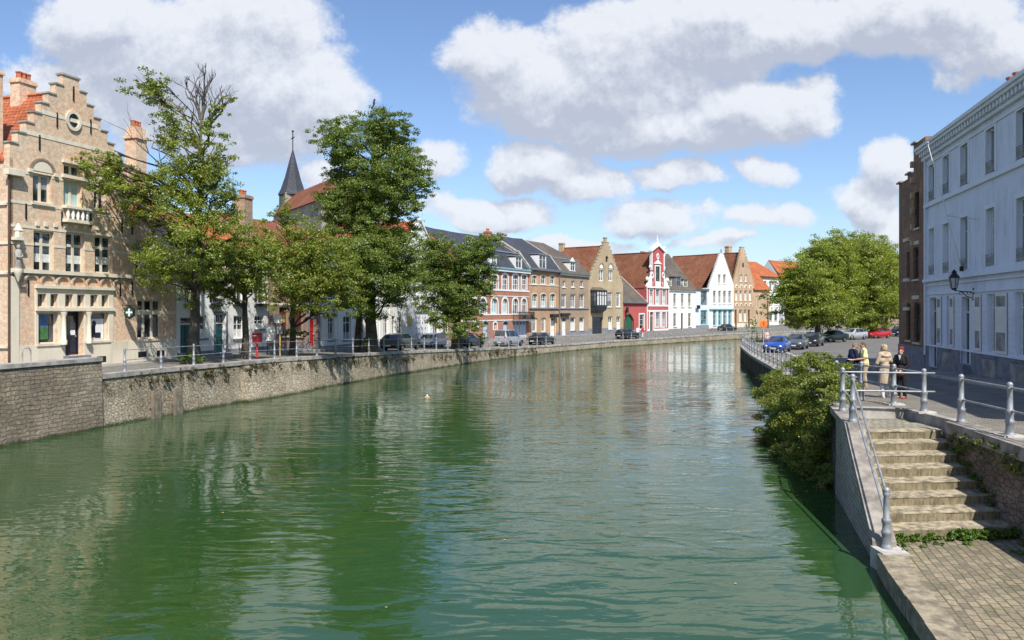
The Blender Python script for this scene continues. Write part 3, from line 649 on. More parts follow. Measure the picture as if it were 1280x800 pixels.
class Bld:
    def __init__(s, name, label, p0, p1, z0, wall, cat='house', th=.35, group=None, parent=None):
        s.p0 = Vector((p0[0], p0[1], 0)); s.p1 = Vector((p1[0], p1[1], 0)); d = s.p1-s.p0; s.w = d.length; s.u = d/s.w; s.z0 = z0
        if parent is None: s.root = thing(name, label, cat, (p0[0], p0[1], z0), math.atan2(s.u.y, s.u.x), group)
        else:
            s.root = bpy.data.objects.new(name, None); C.objects.link(s.root); s.root.parent = parent[0]; s.root.location = parent[1]; s.root.rotation_euler = (0, 0, parent[2])
        s.wall = wall; s.th = th; s.opens = []; s.solids = []; s.extra = MB(); s.sp = []; s.trims = {}
    def S(s, px):
        k = kx(px); den = s.u.x-k*s.u.y
        return (k*s.p0.y-s.p0.x)/den
    def D(s, px): return s.p0.y+s.u.y*s.S(px)
    def Z(s, px, py): return zof(py, s.D(px))-s.z0
    def rect(s, a, b, y0, y1):
        m = (a+b)/2; x0, x1 = sorted((s.S(a), s.S(b))); z1, z0 = s.Z(m, y0), s.Z(m, y1); return x0, x1, z0, z1
    def trim(s, mat_, x0, x1, z0, z1, y0=-.06, y1=.03, name='stone_trim'):
        if 1:
            s.nt = getattr(s, 'nt', 0)+1; s.trims.setdefault((name, mat_, s.nt), MB()).box(x0, x1, y0, y1, z0, z1)
    def band(s, mat_, pa, pya, pb=None, pyb=None, h=.15, proud=.06, z=None, x0=None, x1=None, name='stone_band'):
        zz = s.Z(pa, pya) if z is None else z
        s.trim(mat_, 0 if x0 is None else x0, s.w if x1 is None else x1, zz-h/2, zz+h/2, -proud, .03, name)
    def win(s, r, frame='wpaint', pane='glass', cols=2, rows=(.66,), fw=.06, mw=.045, curtain=None, cfrac=(0, 1), arch=0.0, pointed=False, surround=None, sw=.16, sproud=.03, sill=None, inset=.13, name='window', label=None, mull=None, grille=False):
        x0, x1, z0, z1 = r; w, h = x1-x0, z1-z0
        s.opens.append(r)
        if arch:
            o = arc(x0, x1, z1-arch, arch, 8, pointed); c = len(o)//2
            s.sp.append([(x0, z1)]+o[:c+1]+[((x0+x1)/2, z1)] if pointed or True else []); s.sp.append([((x0+x1)/2, z1)]+o[c:]+[(x1, z1)])
        key = (round(w, 2), round(h, 2), frame, cols, tuple(rows), fw, mw, round(arch, 2), pointed)
        if key not in WCACHE:
            mb = MB(); d0, d1 = 0.0, .07
            mb.box(0, fw, d0, d1, 0, h); mb.box(w-fw, w, d0, d1, 0, h); mb.box(fw, w-fw, d0, d1, 0, fw); mb.box(fw, w-fw, d0, d1, h-fw, h)
            for i in range(1, cols):
                x = w*i/cols; mb.box(x-mw/2, x+mw/2, d0+.004, d1-.01, fw, h-fw)
            for q in rows: mb.box(fw, w-fw, d0+.008, d1-.006, h*q-mw/2, h*q+mw/2)
            if arch: 
                o = arc(0, w, h-arch, arch, 8, pointed); i = [(w/2+(x-w/2)*.86, h-arch+(z-h+arch)*.84) for x, z in o]; mb.ring(i, o, d0+.002, d1-.003)
            pm = MB(); pm.face([(fw*.5, 0.045, fw*.5), (w-fw*.5, .045, fw*.5), (w-fw*.5, .045, h-fw*.5), (fw*.5, .045, h-fw*.5)])
            WCACHE[key] = (mb.mesh('window', M[frame]), pm)
        me, pm = WCACHE[key]
        pk = key+(pane,)
        if pk not in WCACHE: WCACHE[pk] = pm.mesh('pane', M[pane])
        o = put(name, me, s.root, (x0, inset, z0))
        if label: o['label'] = label
        put('pane', WCACHE[pk], o)
        if curtain:
            ck = (round(w, 2), round(h, 2), curtain, cfrac, fw)
            if ck not in WCACHE:
                cm = MB(); za, zb = lerp(fw, h-fw, cfrac[0]), lerp(fw, h-fw, cfrac[1]); n = 8
                for i in range(n):
                    xa, xb = lerp(fw, w-fw, i/n), lerp(fw, w-fw, (i+1)/n)
                    if curtain in ('curtain', 'curtgrey') and cfrac == (0, 1) and n*.3 < i+.5 < n*.7 and w > .9: continue
                    cm.face([(xa, .043-.006*(i % 2), za), (xb, .043-.006*((i+1) % 2), za), (xb, .043-.006*((i+1) % 2), zb), (xa, .043-.006*(i % 2), zb)])
                WCACHE[ck] = cm.mesh('curtain', M[curtain])
            put('curtain', WCACHE[ck], o)
        if surround:
            mb = MB(); hh = z1-z0-arch if arch else h
            inn = [(0, 0)]+(arc(0, w, hh, arch, 8, pointed) if arch else [(0, h), (w, h)])+[(w, 0)]
            out = [(-sw, 0)]+(arc(-sw, w+sw, hh, arch+sw, 8, pointed) if arch else [(-sw, h+sw), (w+sw, h+sw)])+[(w+sw, 0)]
            mb.ring(inn, out, -inset-sproud, -inset+.03); mb.build('surround', M[surround], o)
        if sill:
            mb = MB(); mb.box(-.1, w+.1, -inset-.09, -.005, -.11, -.004); mb.build('sill', M[sill], o)
        if grille:
            g = MB(); y = -inset-.03; hh = .42
            for z in (.06, hh-.02, hh+.08): g.box(-.01, w+.01, y-.015, y+.015, z, z+.035)
            n = max(3, int(w/.22))
            for i in range(n):
                cx = w*(i+.5)/n; g.ring([(cx+.06*math.cos(a), .24+.09*math.sin(a)) for a in [k*math.pi/4 for k in range(8)]], [(cx+.085*math.cos(a), .24+.125*math.sin(a)) for a in [k*math.pi/4 for k in range(8)]], y-.01, y+.01, True)
            g.build('balustrade', M['coping'], o)
        return o
    def door(s, r, mat_='tealdoor', transom=.78, frame='wpaint', fan=False, inset=.2, arch=0.0, pointed=False, surround=None, panels=2, leaves=1, step=True, sw=.16, label=None, lights=0):
        x0, x1, z0, z1 = r; w, h = x1-x0, z1-z0; s.opens.append(r)
        if arch:
            o = arc(x0, x1, z1-arch, arch, 8, pointed); c = len(o)//2
            s.sp.append([(x0, z1)]+o[:c+1]+[((x0+x1)/2, z1)]); s.sp.append([((x0+x1)/2, z1)]+o[c:]+[(x1, z1)])
        hd = h*transom if transom else h-.06
        mb = MB(); f = .07
        mb.box(f, w-f, .02, .07, 0.0, hd)
        for l in range(leaves):
            a, b = lerp(f, w-f, l/leaves), lerp(f, w-f, (l+1)/leaves); g = min(.14, (b-a)*.16)
            zz = [g*.9+(hd-g*.9)*i/panels for i in range(panels+1)]
            for i in range(panels): mb.box(a+g, b-g, .0, .03, zz[i], zz[i+1]-g*.9)
            if l: mb.box(a-.02, a+.02, -.005, .03, 0.0, hd)
        d = mb.build('door', M[mat_], s.root, loc=(x0, inset, z0))
        if label: d['label'] = label
        hb = MB(); hx = w-f-.12 if leaves == 1 else w/2+.1; hb.box(hx-.02, hx+.02, -.06, .0, hd*.42, hd*.47); hb.ball((hx, -.06, hd*.445), .03, 6, 4); hb.build('handle', M['rim'], d)
        if lights:
            lb = MB()
            for i in range(lights): lb.box(lerp(f, w-f, (i+.22)/lights), lerp(f, w-f, (i+.78)/lights), -.006, .02, hd*.78, hd*.93)
            lb.build('door_light', M['glass'], d)
        fr = MB(); fr.box(0, f, -.03, .09, 0, h); fr.box(w-f, w, -.03, .09, 0, h); fr.box(f, w-f, -.03, .09, h-f, h)
        if transom: fr.box(f, w-f, -.03, .09, hd, hd+.07)
        if fan:
            for a in (35, 90, 145):
                c, sn = math.cos(rad(a)), math.sin(rad(a)); L_ = (h-hd-.07)*.95; fr.tube([(w/2, .03, hd+.06), (w/2+c*L_, .03, hd+.06+sn*L_)], .018, 4)
        fr.build('door_frame', M[frame], d)
        if transom:
            p = MB(); p.box(f, w-f, .05, .065, hd+.07, h-f); p.build('fanlight', M['glass'], d)
        if surround:
            q = MB(); hh = h-arch if arch else h
            inn = [(0, 0)]+(arc(0, w, hh, arch, 8, pointed) if arch else [(0, h), (w, h)])+[(w, 0)]
            out = [(-sw, 0)]+(arc(-sw, w+sw, hh, arch+sw, 8, pointed) if arch else [(-sw, h+sw), (w+sw, h+sw)])+[(w+sw, 0)]
            q.ring(inn, out, -inset-.05, -inset+.03); q.build('surround', M[surround], d)
        if step:
            q = MB(); q.box(-.12, w+.12, -inset-.35, -.04, -.6, -.01); q.build('doorstep', M['stonegrey'], d)
        return d
    def steps(s, xa, za, xc, zt, xb, zb, n, capw, copmat=None, pw=.5):
        """stepped gable: left foot (xa, za), centre xc with top zt, right foot (xb, zb)"""
        base = min(za, zb)
        for i in range(n):
            t0, t1 = i/n, (i+1)/n
            lx, rx = lerp(xa, xc-pw, t0), lerp(xb, xc+pw, t0)
            z1l, z1r = lerp(za, zt, t1), lerp(zb, zt, t1)
            lx2, rx2 = lerp(xa, xc-pw, (i+1)/n), lerp(xb, xc+pw, (i+1)/n)
            s.solids.append((lx, xc, base-.001, z1l)); s.solids.append((xc, rx, base-.001, z1r))
            if copmat:
                ov = .05
                if i < n-1:
                    s.trim(copmat, lx-ov, lx2+ov*.5, z1l, z1l+.07, -ov, s.th+ov, 'coping'); s.trim(copmat, rx2-ov*.5, rx+ov, z1r, z1r+.07, -ov, s.th+ov, 'coping')
                else: s.trim(copmat, lx-ov, rx+ov, max(z1l, z1r), max(z1l, z1r)+.09, -ov, s.th+ov, 'coping')
    def gable_roof(s, x0, x1, ze, xc, zt, depth, mat_, y0=.3, ov=.12, ze2=None, hip=0.0, th=.12):
        mb = MB(); ze2 = ze if ze2 is None else ze2
        for (xa, za, sg) in ((x0, ze, -1), (x1, ze2, 1)):
            xa2 = xa+sg*ov; za2 = za-ov*(zt-za)/max(.1, abs(xc-xa))
            a = [(xa2, y0, za2), (xc, y0, zt), (xc, y0+depth-hip, zt), (xa2, y0+depth, za2)]
            mb.face(a); mb.face([(p[0], p[1], p[2]-th) for p in reversed(a)])
            for i in range(4): 
                j = (i+1) % 4; mb.face([a[i], a[j], (a[j][0], a[j][1], a[j][2]-th), (a[i][0], a[i][1], a[i][2]-th)])
        if hip: mb.face([(x0, y0+depth, ze), (x1, y0+depth, ze2), (xc, y0+depth-hip, zt)])
        r = mb.build('roof', M[mat_], s.root)
        q = MB(); q.tube([(xc, y0-.02, zt+.03), (xc, y0+depth-hip, zt+.03)], .11, 6); q.build('ridge_tiles', M['oldX'] if 'ld' in mat_ else M['terra'], r)
        return r
    def prof_roof(s, x0, x1, prof, mat_, th=.1, ends=True, hip1=0.0, verge=None):
        """roof with its ridge along the street: prof = [(y, z)] eave to back"""
        mb = MB(); k = len(prof); pr = prof+[(y, z-th) for y, z in reversed(prof)]
        top = max(z for y, z in prof)
        if hip1: mb.prism(pr, lambda p, e: ((x0, x1-(hip1 if e and p[1] > top-th-.01 else 0))[e], p[0], p[1]))
        else:
            ns = 9; k2 = len(pr)     # old roofs sag a little between the party walls
            zl = min(z for y, z in prof)
            for i in range(ns+1):
                tt = i/ns; sg = (-.13*math.sin(math.pi*tt)+rnd.uniform(-.03, .03)*(0 < i < ns))*(1 if ns else 0)
                mb.v.extend([(lerp(x0, x1, tt), y, z+sg*min(1, max(0, (z-zl)/2.0))) for y, z in pr])
            for i in range(ns):
                for j in range(k2): j2 = (j+1) % k2; mb.f.append((i*k2+j, i*k2+j2, (i+1)*k2+j2, (i+1)*k2+j)); mb.m.append(0)
            mb.f.append(tuple(range(k2))); mb.m.append(0); mb.f.append(tuple(ns*k2+j for j in range(k2))); mb.m.append(0)
        r = mb.build('roof', M[mat_], s.root)
        if ends:
            y1 = prof[-1][0]; zb = min(prof[0][1], prof[-1][1])-th
            for x in (x0+.02, x1-.02):
                if hip1 and x > x0+.1: 
                    s.extra.face([(x, prof[0][0]+.3, zb), (x, y1-.1, zb), (x, prof[1][0], prof[1][1]-th)] if False else [(x, prof[0][0]+.3, zb-.3), (x, y1-.1, zb-.3), (x, y1-.1, zb)]); continue
                s.extra.face([(x, max(y, .3), z-th-.01) for y, z in prof]+[(x, y1, zb-.5), (x, .3, zb-.5)])
        if verge:
            for x in ((x0, x1) if verge == 2 else ((x1,) if verge == 1 else (x0,))):
                v = MB(); v.prism([(y, z+.07) for y, z in prof]+[(y, z-.16) for y, z in reversed(prof)], lambda p, e: (x-.1+.2*e, p[0], p[1])); v.build('verge', M['copeflag'], r)
        return r
    def chimney(s, roof, x, y, w, d, z0, z1, mat_, pots=2, cap='coping', potmat='terra', band=True):
        mb = MB(); mb.box(x-w/2, x+w/2, y-d/2, y+d/2, z0, z1-.22)
        if band: mb.box(x-w/2-.06, x+w/2+.06, y-d/2-.06, y+d/2+.06, z1-.22, z1-.08)
        mb.box(x-w/2-.02, x+w/2+.02, y-d/2-.02, y+d/2+.02, z1-.08, z1)
        c = mb.build('chimney', M[mat_], s.root)
        if pots:
            p = MB()
            for i in range(pots):
                xx = x+w*((i+.5)/pots-.5)*.8; p.lathe([(.13, 0), (.12, .28), (.15, .3), (.15, .36), (.1, .38)], (xx, y, z1), 8)
            p.build('chimney_pot', M[potmat], c)
        return c
    def panel(s, mat_, rects, name='stone_facing', proud=.05, y1=0.0):
        for r in rects:
            mb = MB(); wall_cells(mb, [r], [o for o in s.opens], proud+y1)
            mb.v = [(x, y-proud, z) for x, y, z in mb.v]; mb.build(name, M[mat_], s.root)
    def finish(s, top=None, depth=8.0, sides=True, z_side=None, name='wall', base=-1.2):
        mb = MB()
        if top is not None: s.solids.append((0, s.w, base, top))
        wall_cells(mb, s.solids, s.opens, s.th)
        for p in s.sp: mb.xz(p, 0.0, .14)
        zs = z_side if z_side is not None else (top if top else 3)
        if sides:
            t = s.th
            mb.box(0.0, .25, t, depth, base, zs); mb.box(s.w-.25, s.w, t, depth, base, zs); mb.box(.25, s.w-.25, depth-.25, depth, base, zs)
        n = len(mb.v); mb.v += s.extra.v; mb.f += [tuple(i+n for i in f) for f in s.extra.f]; mb.m += s.extra.m
        o = mb.build(name, M[s.wall], s.root)
        for kk, t in s.trims.items(): t.build(kk[0], M[kk[1]], s.root)
        return o
def dormer(b, roof, x0, x1, z0, z1, yf, yb, frame='wpaint', roofmat='lead', cols=2, gable=False):
    q = MB(); w = x1-x0
    q.box(x0-.1, x0+.04, yf, yb, z0-.1, z1); q.box(x1-.04, x1+.1, yf, yb, z0-.1, z1); q.box(x0-.1, x1+.1, yf-.03, yf+.06, z1, z1+.12); q.box(x0-.12, x1+.12, yf-.06, yf+.1, z0-.12, z0)
    if gable: q.xz([(x0-.15, z1+.12), (x1+.15, z1+.12), ((x0+x1)/2, z1+.12+w*.45)], yf-.05, yf+.05)
    d = q.build('dormer', M[frame], b.root)
    t = MB(); t.box(x0-.22, x1+.22, yf-.15, yb+.2, z1+.12, z1+.2); t.box(x0+.04, x1-.04, yf+.06, yf+.08, z0, z1, 1)
    for i in range(cols+1): t.box(lerp(x0+.04, x1-.1, i/cols), lerp(x0+.04, x1-.1, i/cols)+.06, yf, yf+.058, z0, z1, 2)
    t.box(x0+.04, x1-.04, yf+.004, yf+.054, lerp(z0, z1, .62), lerp(z0, z1, .62)+.05, 2)
    o = put('dormer_window', t.mesh('dormer_window', [M[roofmat], M['glass'], M[frame]]), d)
    return o
HP = dict(A0=(-22.4, 35.67), A1=(-19.3, 46), B1=(-16.83, 55.2), C1=(-14.9, 62.2), D1=(-10.97, 75.6), E1=(-7.5, 86.2), F1=(-5.88, 90.4), G1=(2.23, 106), H1=(6.75, 114.5), I1=(11.8, 123.3),
          J1=(18.4, 132.6), K1=(23.4, 138.9), L1=(28.3, 144.5), M1=(34.8, 151.5), N1=(38.1, 154.9), N2=(44.8, 161.7), O1=(50.7, 167.4), P1=(54.0, 171.5))
def house_A():
    b = Bld('corner_house', 'tall buff brick corner house with stepped gable and stone shopfront, at the left edge', HP['A0'], HP['A1'], 0.0, 'brickA')
    e = 9.7; xg = 7.0; wz = 7.74
    b.solids += [(0, xg, -1.2, e), (xg, b.w, -1.2, wz)]
    b.steps(0, e, 3.35, 14.08, xg, e, 8, .1, 'coping', pw=.06)
    st = dict(frame='stone', fw=.09, mw=.13, sill='stone', inset=.16)
    R_ = b.rect
    # second floor
    r = R_(41, 64.5, 218, 254); b.win(r, rows=(), curtain='curtgrey', cfrac=(.5, 1), **st)
    r1 = R_(79.5, 102, 206, 220); b.win(r1, rows=(), pane='glassB', **st); r2 = R_(79.5, 102, 225.5, 258); b.win(r2, cols=2, rows=(), curtain='curtteal', **st)
    r3 = R_(117.5, 132.5, 232, 262); b.win(r3, rows=(), **st)
    for q, hi in ((r, .62), (r3, .55)):   # relieving arch over the window
        x0, x1, z0, z1 = q; mb = MB(); mb.ring(arc(x0-.05, x1+.05, z1+.12, hi*.85), arc(x0-.22, x1+.22, z1+.12, hi), -.05, .02); mb.build('window_arch', M['brickC'], b.root)
        mb = MB(); mb.xz(arc(x0-.04, x1+.04, z1+.12, hi*.84), -.02, .01); mb.build('tympanum', M['stone'], b.root)
        for x in (x0-.18, x1+.18): b.trim('stone', x-.1, x+.1, z1+.0, z1+.16, -.12, .02, 'corbel')
    x0, x1, z0, z1 = r2
    # small balcony with balusters
    zb0, zb1 = b.Z(91, 276.5), b.Z(91, 258.5)
    mb = MB(); mb.box(x0-.12, x1+.35, -.32, -.03, zb1-.13, zb1-.02); mb.build('balcony_rail', M['stone'], b.root)
    mb = MB(); mb.box(x0-.12, x1+.35, -.4, -.002, zb0-.1, zb0+.05); mb.build('balcony_floor', M['stone'], b.root)
    mb = MB()
    for i in range(5): mb.lathe([(.045, 0), (.06, .06), (.09, .22), (.05, .42), (.045, .55), (.06, zb1-zb0-.18)], (lerp(x0+.05, x1+.15, i/4), -.22, zb0+.05), 8)
    mb.build('balusters', M['wpaint'], b.root, smooth=True)
    b.trim('stone', x0-.15, x1+.3, r1[2]-.16, r1[2]-.03, -.14); b.trim('stone', x0-.1, x1+.2, r1[3]+.02, r1[3]+.14, -.12)
    # first floor
    for a, c in ((42, 67.5), (82, 106), (118.5, 140.5)):
        q = R_(a, c, 289 if a < 80 else (291 if a < 110 else 295), 340 if a < 80 else 342); b.win(q, rows=(.68,), curtain='curtain', cfrac=(.22, .44), **st)
    q = R_(169.5, 188, 301, 341.5); b.win(q, rows=(.68,), curtain='curtain', cfrac=(.22, .44), **st)
    # oculus
    cx, cz = b.S(91), b.Z(91, 151); ci = [(cx+.31*math.cos(a), cz+.34*math.sin(a)) for a in [k*math.pi/12 for k in range(24)]]; co = [(cx+.46*math.cos(a), cz+.5*math.sin(a)) for a in [k*math.pi/12 for k in range(24)]]
    mb = MB(); mb.ring(ci, co, -.09, .02, True); o = mb.build('round_window', M['stone'], b.root)
    mb = MB(); mb.xz(ci, -.015, .0); mb.build('pane', M['glass'], o)
    # bands of pale stone, iron wall anchors, brackets
    for z, x1_ in ((b.Z(45, 168), 6.4), (b.Z(75, 146), 5.6)): b.trim('stone', .55 if z < 11.5 else 1.7, x1_ if z < 11.5 else 5.0, z-.09, z+.09, -.022, .02, 'stone_band')
    for py, h in ((213, .16), (252, .13), (303.5, .12), (282, .12)): b.panel('stone', [(0, xg, b.Z(20, py)-h/2, b.Z(20, py)+h/2)], 'stone_band', .02)
    zc = b.Z(27, 340.5); b.trim('stone', 0, 7.2, zc-.02, zc+.16, -.16, .0, 'cornice'); b.trim('coping', 0, 7.2, zc-.1, zc-.025, -.1, .0, 'cornice_shadow_course')
    b.trim('stone', 7.0, b.w, wz-.1, wz+.08, -.14, .05, 'eaves_course'); b.panel('stone', [(xg, b.w, b.Z(200, 306)-.07, b.Z(200, 306)+.07), (xg, b.w, b.Z(200, 391)-.09, b.Z(200, 391)+.09)], 'stone_band', .02)
    for px, py in ((32, 264), (77, 273), (113, 275), (152, 283), (165, 285), (71, 150), (49, 178), (101, 205), (91.5, 117), (113, 158), (35, 360), (150, 362), (165, 360)):
        x, z = b.S(px), b.Z(px, py); b.trim('iron', x-.03, x+.03, z-.35, z+.35, -.05, -.003, 'wall_anchor')
    for a in (46, 57, 69, 82, 94, 106, 121, 131, 141):
        x, z = b.S(a), b.Z(a, 280+(a-46)*.07)
        b.trim('stone', x-.09, x+.09, z-.09, z+.09, -.07, 0, 'stone_block')
    # blind arcade below the cornice
    mb = MB(); n = 7; xa, xb = b.S(27), b.S(156); zA = b.Z(90, 366)
    for i in range(n):
        a, c = lerp(xa, xb, i/n), lerp(xa, xb, (i+1)/n); zz = zA+.42
        mb.ring(arc(a+.1, c-.1, zz, (c-a)*.36), arc(a-.0, c+.0, zz, (c-a)*.48), -.1, .01)
        mb.box(a-.09, a+.09, -.14, -.001, zz-.2, zz-.01)
    mb.build('blind_arcade', M['brickA'], b.root)
    # shopfront
    for a, c in ((46, 57), (62, 72), (80.5, 90.5), (95.5, 105), (112, 121.5), (126, 135)): b.win(R_(a, c, 367+(a-46)*.02, 384), cols=1, rows=(), frame='stone', fw=.05, pane='glass', inset=.14)
    b.win(R_(47, 72, 390.5, 429.5), cols=1, rows=(), frame='stone', fw=.06, sill='stone', inset=.16, name='shop_window')
    b.win(R_(113, 135, 390, 425.5), cols=1, rows=(), frame='stone', fw=.06, sill='stone', inset=.16, name='shop_window')
    d = b.door(R_(81, 104.5, 389.5, 444), 'navy', transom=None, frame='navy', panels=2, inset=.35, step=True)
    x0, x1, z0, z1 = R_(81, 104.5, 389.5, 444); mb = MB(); mb.box((x1-x0)*.4, (x1-x0)*.85, -.01, .012, (z1-z0)*.45, (z1-z0)*.9); mb.build('door_glass', M['glass'], d)
    mb = MB(); mb.box((x1-x0)*.58, (x1-x0)*.82, -.03, -.012, (z1-z0)*.46, (z1-z0)*.58); mb.build('paper_notice', M['poster'], d)
    q = R_(171.5, 202.5, 374.5, 423.5); b.win(q, cols=3, rows=(.7,), **dict(st, mw=.16))
    b.panel('stone', [(b.S(43.5), b.S(141), b.Z(90, 430), b.Z(90, 361.5))], 'shopfront', .05)
    b.panel('stone', [(0, b.w, -1.2, b.Z(90, 429.5))], 'plinth', .04)
    b.trim('stone', b.S(43), b.S(141.5), b.Z(90, 386.5)-.08, b.Z(90, 386.5)+.08, -.14, -.052, 'shopfront_ledge'); b.trim('stone', b.S(43), b.S(141.5), b.Z(90, 361.5), b.Z(90, 361.5)+.14, -.16, .0, 'shopfront_ledge')
    for px in (76.5, 108):
        x = b.S(px); mb = MB(); zt = b.Z(90, 387.5)-.02; mb.lathe([(.15, 0), (.15, .2), (.11, .25), (.1, zt-.3-b.Z(90, 430)), (.14, zt-.2-b.Z(90, 430)), (.17, zt-b.Z(90, 430)-.06)], (x, -.16, b.Z(90, 430)), 10); mb.build('column', M['stone'], b.root, smooth=True)
    b.panel('stone', [(0, .44, -.4, b.Z(20, 345))], 'corner_pilaster', .06)
    for px in (62, 126, 177, 200): x = b.S(px); b.trim('iron', x-.3, x+.3, .12+(.1 if px > 150 else 0), .42+(.1 if px > 150 else 0), -.052, -.041, 'cellar_vent')
    # posters behind the shop windows
    x0, x1, z0, z1 = R_(47, 72, 390.5, 429.5); mb = MB(); mb.box(x0+.08, x0+.75, .195, .2, z0+.55, z0+1.35); mb.build('window_poster', M['bluepic'], b.root); mb = MB(); mb.box(x0+.08, x0+.75, .19, .194, z0+.2, z0+.75); mb.build('window_poster', M['greenpic'], b.root)
    x0, x1, z0, z1 = R_(113, 135, 390, 425.5); mb = MB(); mb.box(x0+.1, x1-.1, .19, .2, z0+.08, z1-.35); mb.build('window_poster', M['poster'], b.root)
    mb = MB(); mb.box(x0+.2, x0+.5, .182, .187, z0+.15, z0+.75); mb.ball((x0+.42, .18, z0+.85), (.13, .008, .16)); mb.box(x0+.5, x0+.85, .182, .187, z0+.12, z0+.4); mb.build('poster_figure', M['navy'], b.root)
    # roofs, chimneys
    rf = b.gable_roof(0.05, xg, e-.05, 3.35, 13.35, 9.0, 'tileY')
    b.chimney(rf, 3.3, 2.9, .95, .6, 12.2, 14.15, 'brickA', 3); b.chimney(rf, .17, 1.2, .34, .85, 8.5, 13.6, 'brickA', 1)
    b.prof_roof(xg+.02, b.w, [(-.15, wz+.05), (3.2, 9.8), (8.0, 7.9)], 'tileX', ends=True)
    mb = MB(); x = 10.3; mb.box(x-.42, x+.42, 2.0, 2.8, 8, 12.6); mb.box(x-.5, x+.5, 1.9, 2.9, 12.6, 12.8); mb.box(x-.38, x+.38, 2.05, 2.75, 12.8, 13.3); mb.box(x-.9, x+.42, 2.1, 2.7, 8, 10.9); o = mb.build('chimney', M['brickA'], b.root)
    p = MB(); [p.lathe([(.13, 0), (.12, .3), (.15, .36), (.1, .4)], (x-.22+.22*i, 2.4, 13.3), 8) for i in range(3)]; p.build('chimney_pot', M['terra'], o)
    b.finish(None, 9.0, True, 7.7)
    mb = MB(); mb.box(0.0, .25, .36, 9.0, 7.7, e-.1); mb.box(xg-.25, xg, .36, 9.0, 7.7, e-.1); mb.build('upper_side_wall', M['brickA'], b.root)
    # flank facing the side street
    u = b.u; bk = Vector((-u.y, u.x, 0)); q0 = Vector((*HP['A0'], 0))+bk*9.0-u*.003
    f = Bld('side_facade', None, (q0.x, q0.y), (HP['A0'][0]-u.x*.003, HP['A0'][1]-u.y*.003), 0, 'brickA', parent=(b.root, (-.003, 9.0, 0), -math.pi/2), th=.18)
    f.solids.append((0, f.w, -1.2, e-.12))
    for px0, px1, a, c in ((-22, 7.5, 216, 254), (-22, 9, 287, 340)): f.win(f.rect(px0, px1, a, c), rows=(.68,) if a > 250 else (), **dict(st, inset=.08))
    f.win(f.rect(-22, 12.5-3, 374, 432), rows=(.7,), **dict(st, inset=.08))
    f.finish(None, 1, False)
    for py in (252, 303.5, 340.5): f.trim('stone', 0, f.w, b.Z(12, py)-.06, b.Z(12, py)+.06, -.05, .0, 'stone_band')
    for kk, t in f.trims.items(): t.build(kk[0], M[kk[1]], f.root)
    mb = MB(); mb.tube([(-.12, -.1, b.Z(12, 216)), (-.12, -.1, .1)], .045, 8); mb.build('downpipe', M['brownwood'], b.root)
    mb = MB(); mb.box(-.3, .55, -.3, -.0, b.Z(12, 219), b.Z(12, 212)); mb.build('gutter_block', M['stone'], b.root)
    # niche statue on the corner
    x, y = .24, -.22; zb = b.Z(20, 352)
    t = thing('statue', 'small stone statue under a canopy on the brick house corner', 'statue', b.root.matrix_basis @ Vector((x, y, zb)), b.root.rotation_euler.z); t.scale = (.82, .82, .95)
    mb = MB(); mb.lathe([(.04, 0), (.12, .18), (.2, .35), (.26, .5), (.26, .6)], n=10); mb.build('console', M['stone'], t, smooth=True)
    mb = MB(); mb.lathe([(.2, .6), (.19, .75), (.16, 1.0), (.19, 1.25), (.17, 1.45), (.07, 1.52)], n=10); mb.ball((0, -.02, 1.63), (.1, .1, .13)); mb.tube([(-.16, -.02, 1.4), (-.2, -.14, 1.15), (-.05, -.2, 1.12)], .05, 6); mb.tube([(.16, -.02, 1.4), (.19, -.12, 1.15), (.06, -.2, 1.2)], .05, 6); mb.build('figure', M['coping'], t, smooth=True)
    mb = MB(); mb.box(-.22, .22, -.18, .24, 1.95, 2.1); mb.lathe([(.2, 2.1), (.2, 2.35), (.24, 2.4), (.12, 2.6), (.03, 2.75)], n=6); mb.build('canopy', M['stone'], t)
    # hexagonal green sign on a bracket
    x, z = b.S(158.5), b.Z(158.5, 390.5)
    t = thing('hanging_sign', 'small green hexagonal sign on an iron bracket at the brick corner house', 'sign', b.root.matrix_basis @ Vector((x-.35, 0, z)), b.root.rotation_euler.z)
    mb = MB(); mb.tube([(0, 0, .38), (0, -.85, .38)], .02, 5); mb.tube([(0, 0, .1), (0, -.35, .38)], .015, 5); mb.build('bracket', M['iron'], t)
    hexa = [(.36*math.cos(k*math.pi/3+.52), .36*math.sin(k*math.pi/3+.52)) for k in range(6)]
    mb = MB(); mb.yz([(p-.5, q) for p, q in hexa], -.03, .03); q = mb.build('sign_board', M['iron'], t); q.rotation_euler = (0, 0, 0)
    mb = MB(); mb.yz([(p*.74-.5, q*.74) for p, q in hexa], -.036, .036); mb.build('green_field', M['greendoor'], t)
    mb = MB(); mb.yz([(-.55, -.2), (-.45, -.2), (-.45, -.05), (-.3, -.05), (-.3, .05), (-.45, .05), (-.45, .2), (-.55, .2), (-.55, .05), (-.7, .05), (-.7, -.05), (-.55, -.05)], -.042, .042); mb.build('emblem', M['poster'], t)
    return b
